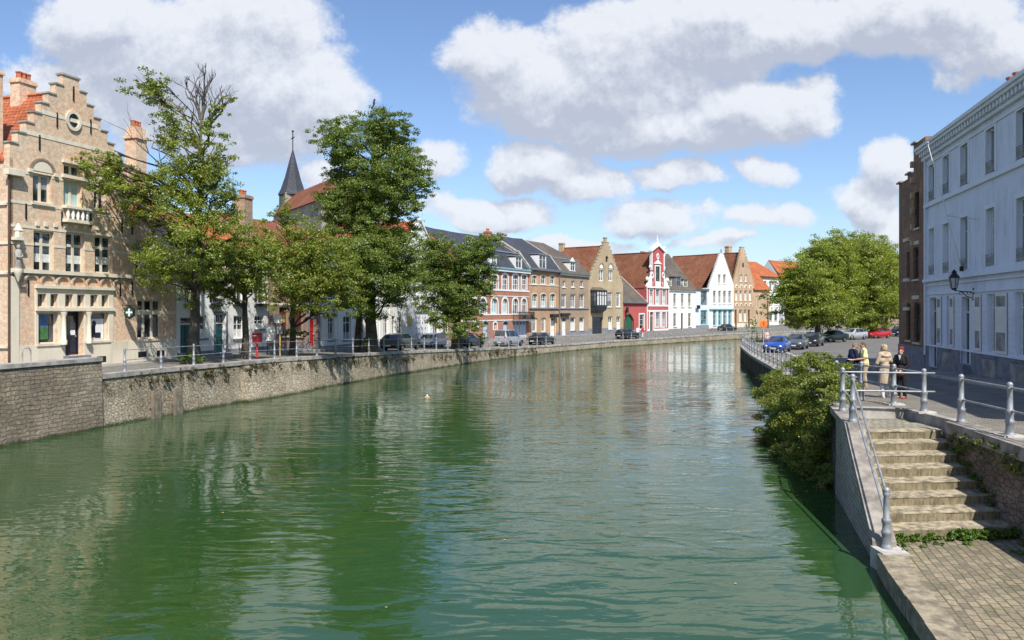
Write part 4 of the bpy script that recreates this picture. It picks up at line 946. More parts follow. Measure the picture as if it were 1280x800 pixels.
def house_B():
    b = Bld('white_house', 'white plastered house with dark teal doors and purple window flowers behind the trees', HP['A1'], HP['B1'], 0.0, 'white')
    z1 = b.Z(235, 306); R_ = b.rect
    for a, c in ((246, 258), (292, 305), (318, 330)):
        b.win(R_(a, c, 394.5, 423 if a < 310 else 411), rows=(.62,), fw=.08, sill='stonegrey', curtain='curtain', cfrac=(0, .4))
    b.opens = [o for o in b.opens]
    for a, c in ((231, 240), (262, 274), (292, 304), (318, 331)): b.win(R_(a, c, 342, 380), rows=(.62,), fw=.08, sill='stonegrey')
    g = b.door(R_(225.3, 241.5, 396, 441), 'tealdoor', transom=.78, leaves=2, panels=1, inset=.12); g['label'] = 'wide teal garage door with glazed top lights'
    b.door(R_(269, 282.5, 392, 441), 'tealdoor', transom=.74, fan=True, surround='stonegrey', sw=.14)
    b.panel('plinthgrey', [(0, b.w, -1.2, .3)], 'plinth', .03)
    b.trim('wpaint', 0, b.w, z1-.25, z1+.02, -.22, .0, 'cornice')
    b.prof_roof(0, b.w, [(-.3, z1), (4.2, z1+2.7), (8.5, z1)], 'tileX')
    b.chimney(None, 8.5, 1.3, .95, .9, z1-.5, b.Z(306, 239), 'brickI', 2)
    b.finish(z1, 8.5)
    for i, (a, c) in enumerate(((230.5, 240.5), (262, 274), (292, 304), (317.5, 332))):
        x0, x1, z0, _ = R_(a, c, 370, 382); t = thing('flower_box', ['purple flower box on the white house window nearest the brick house', 'purple flower box above the teal front door of the white house', 'purple flower box behind the second tree trunk on the white house', 'purple flower box on the white house window beside the brick annex'][i], 'flower box', b.root.matrix_basis @ Vector(((x0+x1)/2, -.16, z0-.05)), b.root.rotation_euler.z, 'window boxes of the white house')
        w = x1-x0; mb = MB(); mb.xz([(-w/2, .2), (-w/2+.06, 0), (w/2-.06, 0), (w/2, .2)], -.14, .1); mb.build('trough', M['iron'], t)
        leaves_obj('flowers', [((w*(k-2)/5, -.05-.1*(k % 2), .22), .26) for k in range(5)], M['flower'], .07, t, 22)
    return b
def house_C():
    b = Bld('brick_house', 'brown brick house with maroon window blinds and a red door in a stone arch', HP['B1'], HP['C1'], -.1, 'brickC'); R_ = b.rect; z1 = b.Z(365, 315)
    for a, c in ((349, 359.5), (367, 378.6)):
        b.win(R_(a, c, 384, 420), cols=2, rows=(), frame='brownwood', curtain='maroon', cfrac=(.32, 1), sill='stone'); b.win(R_(a, c, 335, 366), rows=(.6,), frame='cpaint', sill='stone')
    b.win(R_(385, 395, 335, 366), rows=(.6,), frame='cpaint', sill='stone')
    d = b.door(R_(386.5, 397, 380, 433), 'reddoor', transom=.66, frame='stonegrey', surround='stonegrey', sw=.35, arch=.8, inset=.3)
    b.panel('stone', [(0, b.w, b.Z(365, 382), b.Z(365, 379))], 'stone_band', .03); b.panel('stonegrey', [(0, b.w, -1.2, .35)], 'plinth', .03)
    b.prof_roof(0, b.w, [(-.25, z1), (4.2, z1+2.8), (8.5, z1)], 'oldX')
    b.finish(z1, 8.5)
def house_D():
    b = Bld('cream_house', 'long cream plastered house with tall windows and a blue-grey plinth behind the big tree', HP['C1'], HP['D1'], -.45, 'cream'); R_ = b.rect; z1 = b.Z(445, 318)
    for a, c in ((410, 418), (429, 439), (449, 457), (465, 472), (479.5, 485.5), (489.5, 494)):
        b.win(R_(a, c, 395, 425), rows=(.72,), fw=.09, sill='stonegrey', curtain='curtgrey', cfrac=(0, .3)); b.win(R_(a, c, 345, 373), rows=(.66,), fw=.09, sill='stonegrey')
    b.panel('plinthgrey', [(0, b.w, -1.2, b.Z(445, 429))], 'plinth', .04)
    for px in (403.5, 423.5, 444, 461, 475.5, 487.5): x = b.S(px); b.trim('cream', x-.22, x+.22, b.Z(445, 429), z1-.4, -.06, 0, 'pilaster')
    b.trim('wpaint', 0, b.w, z1-.35, z1, -.3, 0, 'cornice'); b.trim('cream', 0, b.w, b.Z(445, 381), b.Z(445, 378), -.08, -.0, 'string_course')
    b.prof_roof(0, b.w, [(-.3, z1), (4.2, z1+2.4), (8.5, z1)], 'oldX'); b.finish(z1, 8.5)
def house_E():
    b = Bld('gabled_house', 'pale house with a white pointed gable, orange roof and white dotted garage door', HP['D1'], HP['E1'], -.55, 'cream'); R_ = b.rect
    zt = b.Z(525, 276); ze = b.Z(525, 322); xc = b.S(525); xr = b.S(546); xl = xc-(xr-xc)
    b.solids.append((0, b.w, -1.2, ze))
    mb = MB(); mb.xz([(xl, ze), (xr, ze), (xr, ze+.1), (xc, zt), (xl, ze+.1)], 0, .3); mb.build('gable', M['white'], b.root)
    mb = MB(); mb.xz([(xl-.1, ze+.06), (xc, zt+.0), (xr+.1, ze+.06), (xr+.1, ze+.3), (xc, zt+.24), (xl-.1, ze+.3)], -.12, .4); mb.build('verge', M['wpaint'], b.root)
    g = b.rect(518, 537, 390, 424); d = b.door(g, 'wpaint', transom=None, leaves=2, panels=1, frame='wpaint', inset=.1, step=False); w, h = g[1]-g[0], g[3]-g[2]
    mb = MB()
    for i in range(4):
        for j in range(4): mb.box(w*(.14+.2*i), w*(.14+.2*i)+.16, -.012, .0, h*(.16+.2*j), h*(.16+.2*j)+.2)
    mb.build('peep_holes', M['glass'], d)
    b.win(R_(496.5, 502.5, 396, 425), rows=(.72,), fw=.09, sill='stonegrey'); b.win(R_(541, 548, 398, 420), rows=(.7,), fw=.09, sill='stonegrey')
    for a, c in ((500, 507), (516, 522), (529, 536), (541, 547)): b.win(R_(a, c, 345, 371), rows=(.66,), fw=.09, sill='stonegrey')
    x0, x1, z0, z1 = R_(509.5, 514.5, 395, 408); b.trim('yellowboard', x0, x1, z0, z1, -.06, -.003, 'wall_plaque')
    b.panel('white', [(b.S(516), b.w, -1.2, b.Z(527, 384))], 'white_ground_floor', .03)
    b.gable_roof(xl, xr, ze, xc, zt-.15, 9, 'tileY'); b.chimney(None, b.w-.6, 3, .8, .7, ze, ze+3, 'brickC', 2); b.finish(None, 9, True, ze)
    b = Bld('brick_house', 'low brick house with an orange roof, mostly hidden behind the last quay tree', HP['E1'], HP['F1'], -.6, 'brickC'); z1 = b.Z(564, 352); R_ = b.rect
    for a, c in ((556, 561), (567, 572)): b.win(R_(a, c, 362, 380), rows=(.66,), fw=.09, sill='stone'); b.win(R_(a, c, 396, 416), rows=(.66,), fw=.09, sill='stone')
    b.prof_roof(0, b.w, [(-.25, z1), (4, z1+3.6), (8, z1)], 'tileX'); b.chimney(None, b.S(570), 4.0, .8, .7, z1+2.2, b.Z(570, 303), 'brickC', 2); b.finish(z1, 8)
def house_G():
    b = Bld('brick_townhouse', 'wide red brick townhouse with white arched windows and dark slate mansard roof', HP['F1'], HP['G1'], -.75, 'brickG'); R_ = b.rect; z1 = b.Z(640, 337)
    for a, c in ((579, 585), (590, 596.5), (600.5, 607.5), (614.5, 622), (628, 634.6), (641, 647.6), (652, 658)):
        b.win(R_(a, c, 343.5, 362.5), rows=(.36, .7), fw=.09, mw=.07, arch=.3, surround='wpaint', sw=.28, pane='glassB')
        b.win(R_(a, c, 373, 392.5), rows=(.62,), fw=.1, mw=.08, arch=.7, surround='wpaint', sw=.28, pane='glassB', curtain='curtteal' if 610 < a < 640 else None, cfrac=(0, .7))
    for a, c, k in ((603.5, 610, 0), (628.5, 634.7, 0), (580, 586, 0)): b.door(R_(a, c, 402, 422), 'bluegrey', transom=.82, frame='bluegrey', arch=.35, surround='stonegrey', sw=.14, panels=2)
    b.win(R_(617, 621, 403, 412.5), rows=(.5,), fw=.08, arch=.3, surround='wpaint', sw=.2)
    b.win(R_(592, 597, 403, 414), rows=(.5,), fw=.08, arch=.3, surround='wpaint', sw=.2)
    g = b.door(R_(641.5, 659, 400.5, 422), 'bluegrey', transom=None, frame='bluegrey', leaves=4, panels=1, inset=.15, step=False, lights=4); g['label'] = 'pale blue garage door with a row of small panes'
    for py, h in ((363.2, .22), (370.5, .1), (393, .16), (400, .12)): b.band('wpaint', 640, py, h=h, proud=.05)
    b.trim('wpaint', 0, b.w, z1-.35, z1-.02, -.3, 0, 'cornice'); b.trim('turq', 0, b.w, z1-.02, z1+.12, -.42, .1, 'gutter')
    # iron balcony
    x0, x1 = b.S(640.3), b.S(660.6); zb = b.Z(650, 399.3); zt = b.Z(650, 390)
    mb = MB(); mb.box(x0, x1, -.95, -.06, zb-.18, zb); mb.build('balcony_floor', M['stonegrey'], b.root)
    mb = MB(); n = 34
    for z in (zt, zb+.12): mb.box(x0, x1, -.93, -.89, z-.03, z+.03)
    for i in range(n+1): x = lerp(x0, x1, i/n); mb.box(x-.018, x+.018, -.925, -.895, zb, zt)
    for x in (x0, x1):
        mb.box(x-.02, x+.02, -.93, -.06, zt-.03, zt+.03)
        for i in range(5): mb.box(x-.018, x+.018, -.93+.17*i, -.90+.17*i, zb, zt)
    mb.build('balcony_railing', M['iron'], b.root)
    q = MB(); q.ball((lerp(x0, x1, .45), -.7, zb+.35), (.35, .2, .3)); q.ball((lerp(x0, x1, .93), -.7, zb+.35), (.3, .2, .32)); q.build('potted_plants', M['greendoor'], b.root)
    zm, zr = b.Z(655, 316), b.Z(640, 300.5)
    rf = b.prof_roof(0, b.w, [(-.2, z1+.1), (1.5, zm), (1.75, zm+.02), (6.0, zr+1.1), (11, z1+.6)], 'slate', verge=1)
    b.trim('lead', 0, b.w, zm-.06, zm+.08, 1.38, 1.6, 'roof_ledge')
    x0, x1 = b.S(644), b.S(651.5); dormer(b, rf, x0, x1, b.Z(647, 334.5), b.Z(647, 321.5), -.05, 1.5)
    x0, x1 = b.S(614), b.S(620); dormer(b, rf, x0, x1, b.Z(617, 333.5), b.Z(617, 321), -.05, 1.5)
    b.chimney(None, b.w-2.2, 5, .9, .7, zm, zr+1.6, 'brickG', 2); b.finish(z1, 11)
    return b
def house_H():
    b = Bld('brick_townhouse', 'narrow orange-buff brick townhouse with a white door and one white dormer in slate', HP['G1'], HP['H1'], -.85, 'brickH'); R_ = b.rect; z1 = b.Z(680, 338.5)
    for a, c in ((665, 671), (676, 682), (687.5, 693.2)):
        b.win(R_(a, c, 344.3, 355.3), rows=(.6,), fw=.1, arch=.2, sill='wpaint', surround='cpaint', sw=.1)
        b.win(R_(a, c+.6, 367, 384.3), rows=(.64,), fw=.12, arch=.3, surround='cpaint', sw=.12, curtain='curtteal', cfrac=(0, .5))
    for a, c in ((665, 671.8), (676.7, 682.8)): b.win(R_(a, c, 396.8, 415), rows=(.64,), fw=.16, arch=.25, frame='cpaint', sill='stonegrey', curtain='curtain')
    d = b.door(R_(688, 693.7, 397.5, 420.8), 'wpaint', transom=.84, panels=3, surround='cpaint', sw=.12); x0, x1, z0, zz = R_(687.3, 694.8, 392.5, 397.3)
    b.trim('iron', x0, x1, z0+.05, zz, -.5, -.0, 'door_hood'); b.trim('stonegrey', 0, b.w, b.Z(680, 386), b.Z(680, 384.7), -.18, 0, 'string_course'); b.band('cpaint', 680, 356.5, h=.12)
    b.trim('zinc', 0, b.w, z1-.05, z1+.28, -.42, .05, 'gutter'); b.panel('stonegrey', [(0, b.w, -1.2, .45)], 'plinth', .03)
    zm, zr = b.Z(690, 317.5), b.Z(675, 302.5)
    rf = b.prof_roof(0, b.w, [(-.25, z1+.2), (1.5, zm), (1.75, zm+.02), (6.0, zr+1.2), (11, z1+.6)], 'slate', verge=2)
    x0, x1 = b.S(673), b.S(681.5); dormer(b, rf, x0, x1, b.Z(677, 335), b.Z(677, 319), -.1, 1.6); 
    b.chimney(None, b.S(665)+3.0, 6.2, 1.3, .8, zr, b.Z(666, 298.5)+1.2, 'brickI', 0)
    mb = MB(); mb.tube([(b.w-.1, -.12, z1), (b.w-.1, -.12, 0)], .07, 6); mb.build('downpipe', M['zinc'], b.root); b.finish(z1, 11)
def house_I():
    b = Bld('brick_townhouse', 'drab buff brick townhouse with three white upper windows and grey-brown hipped roof', HP['H1'], HP['I1'], -.9, 'brickI'); R_ = b.rect; z1 = b.Z(718, 343)
    for a, c in ((703, 707), (714, 718.2), (725, 729.2)): b.win(R_(a, c, 351, 359), rows=(), fw=.14, sill='wpaint')
    for a, c in ((701.5, 708), (713, 719.6), (724, 730.5)): b.win(R_(a, c, 367.5, 384.8), rows=(.7,), fw=.16, sill='stonegrey', curtain='curtgrey', cfrac=(0, 1) if a == 701.5 else (0, .6))
    for a, c in ((713, 719.3), (724.2, 730.4)): b.win(R_(a, c, 396.5, 413.3), cols=1, rows=(.66,), fw=.14, sill='stonegrey', curtain='curtain', cfrac=(.0, .64))
    b.door(R_(702.3, 707.8, 397, 421), 'wpaint', transom=.78, panels=3); x0, x1, z0, zz = R_(700, 710.5, 391.5, 394.5); b.trim('iron', x0, x1, z0, zz, -.35, 0, 'door_hood')
    b.trim('stonegrey', 0, b.w, b.Z(718, 386.3), b.Z(718, 385.2), -.12, 0, 'string_course'); b.trim('cpaint', 0, b.w, z1-.25, z1, -.25, 0, 'cornice'); b.trim('zinc', 0, b.w, z1, z1+.18, -.4, .05, 'gutter')
    b.panel('plinthgrey', [(0, b.w, -1.2, .5)], 'plinth', .03)
    zm, zr = b.Z(718, 323), b.Z(700, 308)
    rf = b.prof_roof(0, b.w, [(-.25, z1+.16), (1.9, zm), (2.0, zm+.02), (6.0, zr+1.2), (11, z1+.6)], 'slateB', hip1=3.5)
    b.trim('lead', 0, b.w, zm-.04, zm+.1, 1.8, 2.0, 'roof_ledge')
    x0, x1 = b.S(713), b.S(718.5); dormer(b, rf, x0, x1, b.Z(715, 338), b.Z(715, 328.5), -.0, 1.7, gable=True); b.finish(z1, 11)
def house_J():
    b = Bld('gabled_house', 'yellow-buff stepped gable house with a dark timber oriel over its wide door', HP['I1'], HP['J1'], -.95, 'brickJ'); R_ = b.rect
    za, zt = b.Z(738.5, 350), b.Z(757.5, 303); zb = b.Z(778.5, 357); xc = b.S(757.7)
    e = min(za, zb); b.solids.append((0, b.w, -1.2, e+.01)); b.steps(0, za, xc, zt, b.w, zb, 11, .1, 'brickJ', pw=.42)
    zp = b.Z(756.3, 297.5); b.solids.append((xc-.34, xc+.3, zt-.1, zp)); b.trim('coping', xc-.42, xc+.38, zp, zp+.12, -.06, .45, 'coping')
    for a, c in ((749, 754.3), (760.6, 766)):
        q = R_(a, c, 337.7, 351.5); b.win(q, rows=(), fw=.16, mw=.2, curtain='curtgrey', cfrac=(.3, .75))
        x0, x1, z0, z1 = q; mb = MB(); mb.ring(arc(x0-.02, x1+.02, z1+.25, .75), arc(x0-.25, x1+.25, z1+.25, 1.0), -.08, .02); mb.build('window_arch', M['brickC'], b.root); mb = MB(); mb.xz(arc(x0+.1, x1-.1, z1+.3, .62), -.03, .01); mb.build('tympanum', M['wpaint'], b.root)
    q = R_(757, 760.4, 320, 327.6); b.win(q, cols=1, rows=(), frame='brownwood', fw=.1, arch=.4, inset=.2)
    for a, c in ((751.5, 754.5), (759.3, 765.2), (770.2, 776)): b.win(R_(a, c, 365.5, 383.7), rows=(.7,), fw=.13, sill='stone', curtain='curtgrey' if a < 760 else 'curtain', cfrac=(.4, 1) if a < 760 else (0, 1))
    for a, c in ((760.2, 765.6), (770.6, 775.8)): b.win(R_(a, c, 395.5, 411.5), rows=(.7,), fw=.13, sill='stone', curtain='curtain', cfrac=(0, .6))
    b.door(R_(740.2, 753, 396.5, 421), 'darkwood', transom=.74, frame='darkwood', leaves=4, panels=1, inset=.15)
    b.panel('stonegrey', [(0, b.w, -1.2, .9)], 'plinth', .03)
    x0, x1 = b.S(737.6), b.S(751.3)
    def zz(y): return b.Z(744, y)
    mb = MB(); y0 = -1.15; mb.box(x0+.1, x1-.1, y0, -.003, zz(383), zz(382)); mb.box(x0+.1, x1-.1, y0, -.003, zz(364.2), zz(363.2)); mb.yz([(y0, zz(383)), (-.003, zz(383)), (-.003, zz(391)), (-.35, zz(391)), (y0+.1, zz(387))], x0+.15, x1-.15)
    for i in range(5): x = lerp(x0+.1, x1-.22, i/4); mb.box(x, x+.12, y0, y0+.12, zz(382), zz(364.2))
    for x in (x0+.1, x1-.22): mb.box(x, x+.12, -.55, -.43, zz(382), zz(364.2)); mb.box(x, x+.12, -.12, -.003, zz(382), zz(364.2))
    mb.box(x0+.1, x1-.1, y0+.01, y0+.1, zz(369.2), zz(368.5)); o = mb.build('oriel', M['darkwood'], b.root)
    mb = MB(); mb.box(x0+.18, x1-.18, y0+.06, -.01, zz(382)+.01, zz(364.2)-.01); mb.build('pane', M['glassB'], o)
    mb = MB()
    for i in range(4): a, c = lerp(x0+.1, x1-.22, i/4)+.22, lerp(x0+.1, x1-.22, (i+1)/4)-.1; mb.box(a, c, y0+.045, y0+.058, zz(382)+.1, zz(365))
    mb.build('curtain', M['curtain'], o)
    mb = MB(); mb.prism([(x0-.05, -.003), (x1+.05, -.003), (x1+.05, y0-.15), (x0-.05, y0-.15)], lambda p, e: (lerp(p[0], (x0+x1)/2, .35*e), lerp(p[1], -.003, .8*e), zz(363.1)+(zz(359)-zz(363.1))*e)); mb.build('oriel_roof', M['slateB'], o)
    b.gable_roof(0.05, b.w-.05, za-.1, xc, b.Z(757, 307.5), 8.5, 'oldY', ze2=zb-.1); b.chimney(None, xc-.2, 8.2, .7, .8, zt-2, zt+.3, 'brickJ', 0); b.finish(None, 9, True, e)
def house_KL():
    b = Bld('red_annex', 'low red painted house with a pointed dark green door and grey tiled roof', HP['J1'], HP['K1'], -.95, 'redpaint'); R_ = b.rect; z1 = b.Z(793, 378.3)
    b.door(R_(780.8, 791.5, 392.8, 412.5), 'greendoor', transom=None, arch=1.0, pointed=True, leaves=2, panels=1, frame='greendoor', surround='brownwood', sw=.22)
    b.win(R_(799.3, 805.2, 393, 412), cols=1, rows=(.32, .66), fw=.16, surround='wpaint', sw=.22, sill='wpaint')
    x0, x1, z0, zz = R_(780, 782, 384, 391); b.trim('iron', x0, x1, z0, zz, -.6, -.35, 'wall_lantern')
    b.prof_roof(0, b.w, [(-.25, z1), (5.2, b.Z(788, 350.5)+1.0), (9, z1+1)], 'slateB', verge=1); b.trim('zinc', 0, b.w, z1-.12, z1+.05, -.38, .05, 'gutter'); b.finish(z1, 9)
    b = Bld('ornate_house', 'tall red house with white scrolled gable and finial, dated 1716', HP['K1'], HP['L1'], -.95, 'redpaint'); R_ = b.rect
    zc = b.Z(822, 358.5); xa, xb = b.S(814.6), b.S(829.8); zs = b.Z(822, 315); b.solids += [(0, b.w, -1.2, zc), (xa, xb, zc-.01, zs)]; xc = (xa+xb)/2
    zp = b.Z(822, 306.5); mb = MB(); mb.xz([(xa-.25, zs), (xb+.25, zs), (xc, zp)], .001, .349); mb.build('pediment', M['redpaint'], b.root)
    mb = MB(); mb.xz([(xa-.5, zs-.05), (xa-.5, zs+.3), (xc, zp+.45), (xb+.5, zs+.3), (xb+.5, zs-.05), (xb+.15, zs-.02), (xc, zp-.15), (xa-.15, zs-.02)], -.28, .4)
    mb.lathe([(.3, zp+.3), (.34, zp+.45), (.15, zp+.6), (.22, zp+.85), (.1, zp+1.1), (.05, zp+1.5), (.02, zp+2.0)], (xc, .1, 0), 8); mb.build('cornice', M['wpaint'], b.root)
    for s_, x_, X in ((-1, xa, 0.0), (1, xb, b.w)):   # volutes and white edge strips
        mb = MB(); mb.box(x_-.12, x_+.12, -.12, .36, b.Z(822, 338), zs)
        z0, z1 = zc+.02, b.Z(822, 338); w = abs(X-x_)
        pts = [(x_, z0)]+[(x_+s_*w*(1-t)**2.4*1.0, lerp(z0, z1, t**.75)) for t in [k/8 for k in range(9)]]+[(x_, z1)]
        mb.xz(pts, -.06, .3); mb.lathe([(.1, 0), (.32, .2), (.36, .45), (.2, .7), (.05, .8)], (X-s_*.35, .12, z0+.9), 8); mb.lathe([(.1, 0), (.22, .2), (.1, .5), (.04, .7)], (x_+s_*.4, .12, z1+.3), 8)
        for k in range(14): z = lerp(.2, zc, (k+.2)/14); mb.box(X-s_*.0-(.2 if s_ > 0 else 0)+(-.03 if s_ < 0 else .03), X+(.2 if s_ < 0 else 0)+(-.03 if s_ < 0 else .03), -.08, .02, z, z+.55) 
        mb.build('white_scroll', M['wpaint'], b.root)
    for px, py, r in ((822, 320.6, .42), (815.2, 344, .42), (828.8, 344, .42)):
        cx, cz = b.S(px), b.Z(px, py); ci = [(cx+r*.5*math.cos(a), cz+r*.75*math.sin(a)) for a in [k*math.pi/8 for k in range(16)]]; co = [(cx+r*math.cos(a), cz+r*1.35*math.sin(a)) for a in [k*math.pi/8 for k in range(16)]]
        mb = MB(); mb.ring(ci, co, -.1, .02, True); o = mb.build('oval_window', M['wpaint'], b.root); mb = MB(); mb.xz(ci, -.012, .0); mb.build('pane', M['glass'], o)
    q = R_(819.4, 824.6, 333, 351.5); b.win(q, cols=2, rows=(.33, .66), frame='greendoor', fw=.08, surround='wpaint', sw=.28); x0, x1, z0, z1 = q
    mb = MB(); mb.xz([(x0-.55, z1+.42), (x1+.55, z1+.42), ((x0+x1)/2, z1+1.15)], -.18, .02); mb.xz([(x0-.3, z0-.05), (x1+.3, z0-.05), (x1+.1, zc-.1), (x0-.1, zc-.1)], -.12, .02); mb.build('window_pediment', M['wpaint'], b.root)
    for a, c in ((812, 816.2), (819.6, 824.5), (828, 832.2)): b.win(R_(a, c, 361.8, 380.8), rows=(.3, .68), fw=.12, surround='wpaint', sw=.2, curtain='curtteal', cfrac=(0, .6))
    for a, c in ((819.6, 824.8), (827.6, 832.3)): b.win(R_(a, c, 390, 409.5), rows=(.3, .68), fw=.13, surround='wpaint', sw=.3, curtain='curtgrey', cfrac=(0, .6))
    b.door(R_(812.2, 816.6, 390, 416.3), 'greendoor', transom=.8, panels=2, frame='wpaint', surround='wpaint', sw=.3)
    b.trim('wpaint', 0, b.w, zc-.25, zc+.02, -.2, 0, 'string_course'); b.band('wpaint', 822, 382, h=.3); b.band('wpaint', 822, 388.5, h=.25); b.panel('white', [(0, b.w, -1.2, b.Z(822, 411))], 'plinth', .035)
    for i, ch in enumerate('1716'):
        cu = bpy.data.curves.new('date_digit', 'FONT'); cu.body = ch; cu.size = 1.0; cu.extrude = .03; cu.align_x = 'CENTER'
        tmp = bpy.data.objects.new('tmp', cu); C.objects.link(tmp); bpy.context.view_layer.update(); me = bpy.data.meshes.new_from_object(tmp.evaluated_get(bpy.context.evaluated_depsgraph_get())); bpy.data.objects.remove(tmp)
        me.name = 'date_digit'; me.materials.clear(); me.materials.append(M['wpaint']); o = put('date_digit', me, b.root, (b.S((812.5, 815.6, 828.2, 831.2)[i]), -.04, b.Z(822, 357.2))); o.rotation_euler = (math.pi/2, 0, 0)
    b.gable_roof(.05, b.w-.05, zc, xc, b.Z(815, 314.5), 11, 'oldY', y0=.36); b.finish(None, 11, True, zc)
def house_M():
    b = Bld('white_house', 'plain white house with three narrow window columns and dormers in a grey-brown roof', HP['L1'], HP['M1'], -.95, 'white'); R_ = b.rect; z1 = b.Z(853, 362.5)
    for a, c in ((841.7, 845.5), (851.2, 854.9), (860.2, 864)): b.win(R_(a, c, 367, 384), rows=(.7,), fw=.12, frame='cpaint', pane='glass', sill='stonegrey', curtain='curtgrey', cfrac=(0, .35))
    for a, c in ((841.7, 845.7), (860.2, 864)): b.win(R_(a, c, 391.5, 408.5), rows=(.7,), fw=.12, frame='cpaint', sill='stonegrey')
    b.door(R_(851.2, 854, 391.5, 413), 'brownwood', transom=.8, panels=2, frame='brownwood'); b.panel('plinthgrey', [(0, b.w, -1.2, b.Z(853, 410.5))], 'plinth', .04)
    b.trim('wpaint', 0, b.w, z1-.2, z1, -.25, 0, 'cornice'); zr = b.Z(846, 326.5)+2.0
    rf = b.prof_roof(0, b.w, [(-.3, z1), (6.0, zr), (12, z1+.5)], 'slateB')
    for a, c, h in ((836.8, 841, 349.5), (847.5, 852.5, 347), (856.5, 861, 350)): dormer(b, rf, b.S(a), b.S(c), b.Z(850, 357.5), b.Z(850, h), .35, 2.6, frame='lead' if a == 847.5 else 'cpaint', roofmat='slateB')
    b.chimney(None, b.S(847.5)+3.6, 6.0, 1.9, .9, zr-1, b.Z(847, 319.5)+2.2, 'white', 0); b.finish(z1, 12)
def house_N():
    b = Bld('white_wing', 'narrow blue-white wing with blue window frames between the white houses', HP['M1'], HP['N1'], -.9, 'bluewhite'); R_ = b.rect; z1 = b.Z(878, 361.5)
    b.win(R_(876, 883.8, 363.5, 381.5), rows=(.66,), fw=.14, frame='stonegrey', pane='glassB'); b.win(R_(876, 883.8, 388, 406), rows=(.36, .68), fw=.16, frame='turq', sill='turq', pane='glassB', surround='turq', sw=.14)
    b.panel('plinthgrey', [(0, b.w, -1.2, b.Z(878, 406.5))], 'plinth', .04); b.trim('zinc', 0, b.w, z1-.1, z1+.06, -.3, .05, 'gutter')
    x0, x1, z0, zz = R_(868.5, 872.5, 381.5, 386); b.trim('iron', x0, x1, z0, zz, -.5, -.42, 'hanging_sign_board'); b.finish(z1, 9)
    b2 = Bld('gabled_house', 'white stepped gable house with turquoise ground floor frames', HP['N1'], HP['N2'], -.9, 'white'); R_ = b2.rect; xc = b2.S(902.2)
    za, zt, zb = b2.Z(889, 360), b2.Z(902, 316.5), b2.Z(916, 357); e = min(za, zb); b2.solids.append((0, b2.w, -1.2, e+.01)); b2.steps(0, za, xc, zt, b2.w, zb, 15, .08, 'white', pw=.4)
    for a, c in ((897.6, 901), (904, 907.6)): b2.win(R_(a, c, 343, 355), rows=(.6,), fw=.12, frame='cpaint', sill='wpaint', curtain='curtgrey', cfrac=(0, .5))
    for a, c in ((891.3, 895.2), (898, 901.6), (904, 908), (910.5, 914.3)):
        b2.win(R_(a, c, 363.3, 379.6), rows=(.66,), fw=.14, frame='cpaint', sill='wpaint', curtain='curtgrey', cfrac=(0, .6)); b2.win(R_(a, c, 388, 407), rows=(.7,), fw=.16, frame='turq', sill='turq', pane='glassB', surround='turq', sw=.12)
    b2.trim('turq', .1, b2.w-.1, b2.Z(902, 387), b2.Z(902, 385.6), -.3, 0, 'shop_ledge'); b2.panel('plinthgrey', [(0, b2.w, -1.2, b2.Z(902, 410.3))], 'plinth', .04)
    mb = MB()
    for px in (898, 903, 909): x, z = b2.S(px), b2.Z(px, 384); mb.ring(arc(x-.6, x+.6, z, .55), arc(x-.75, x+.75, z, .75), -.08, .01)
    mb.build('arch_relief', M['wpaint'], b2.root); mb = MB(); mb.lathe([(.15, 0), (.25, .2), (.1, .4), (.16, .65), (.03, .8)], (xc, .15, zt+.05), 8); mb.build('finial', M['stonegrey'], b2.root)
    b2.gable_roof(-5.2, b2.w-.1, za-3.0, xc, b2.Z(902, 317.5), 11, 'oldY', y0=.36, ze2=zb); b2.finish(None, 11, True, e)
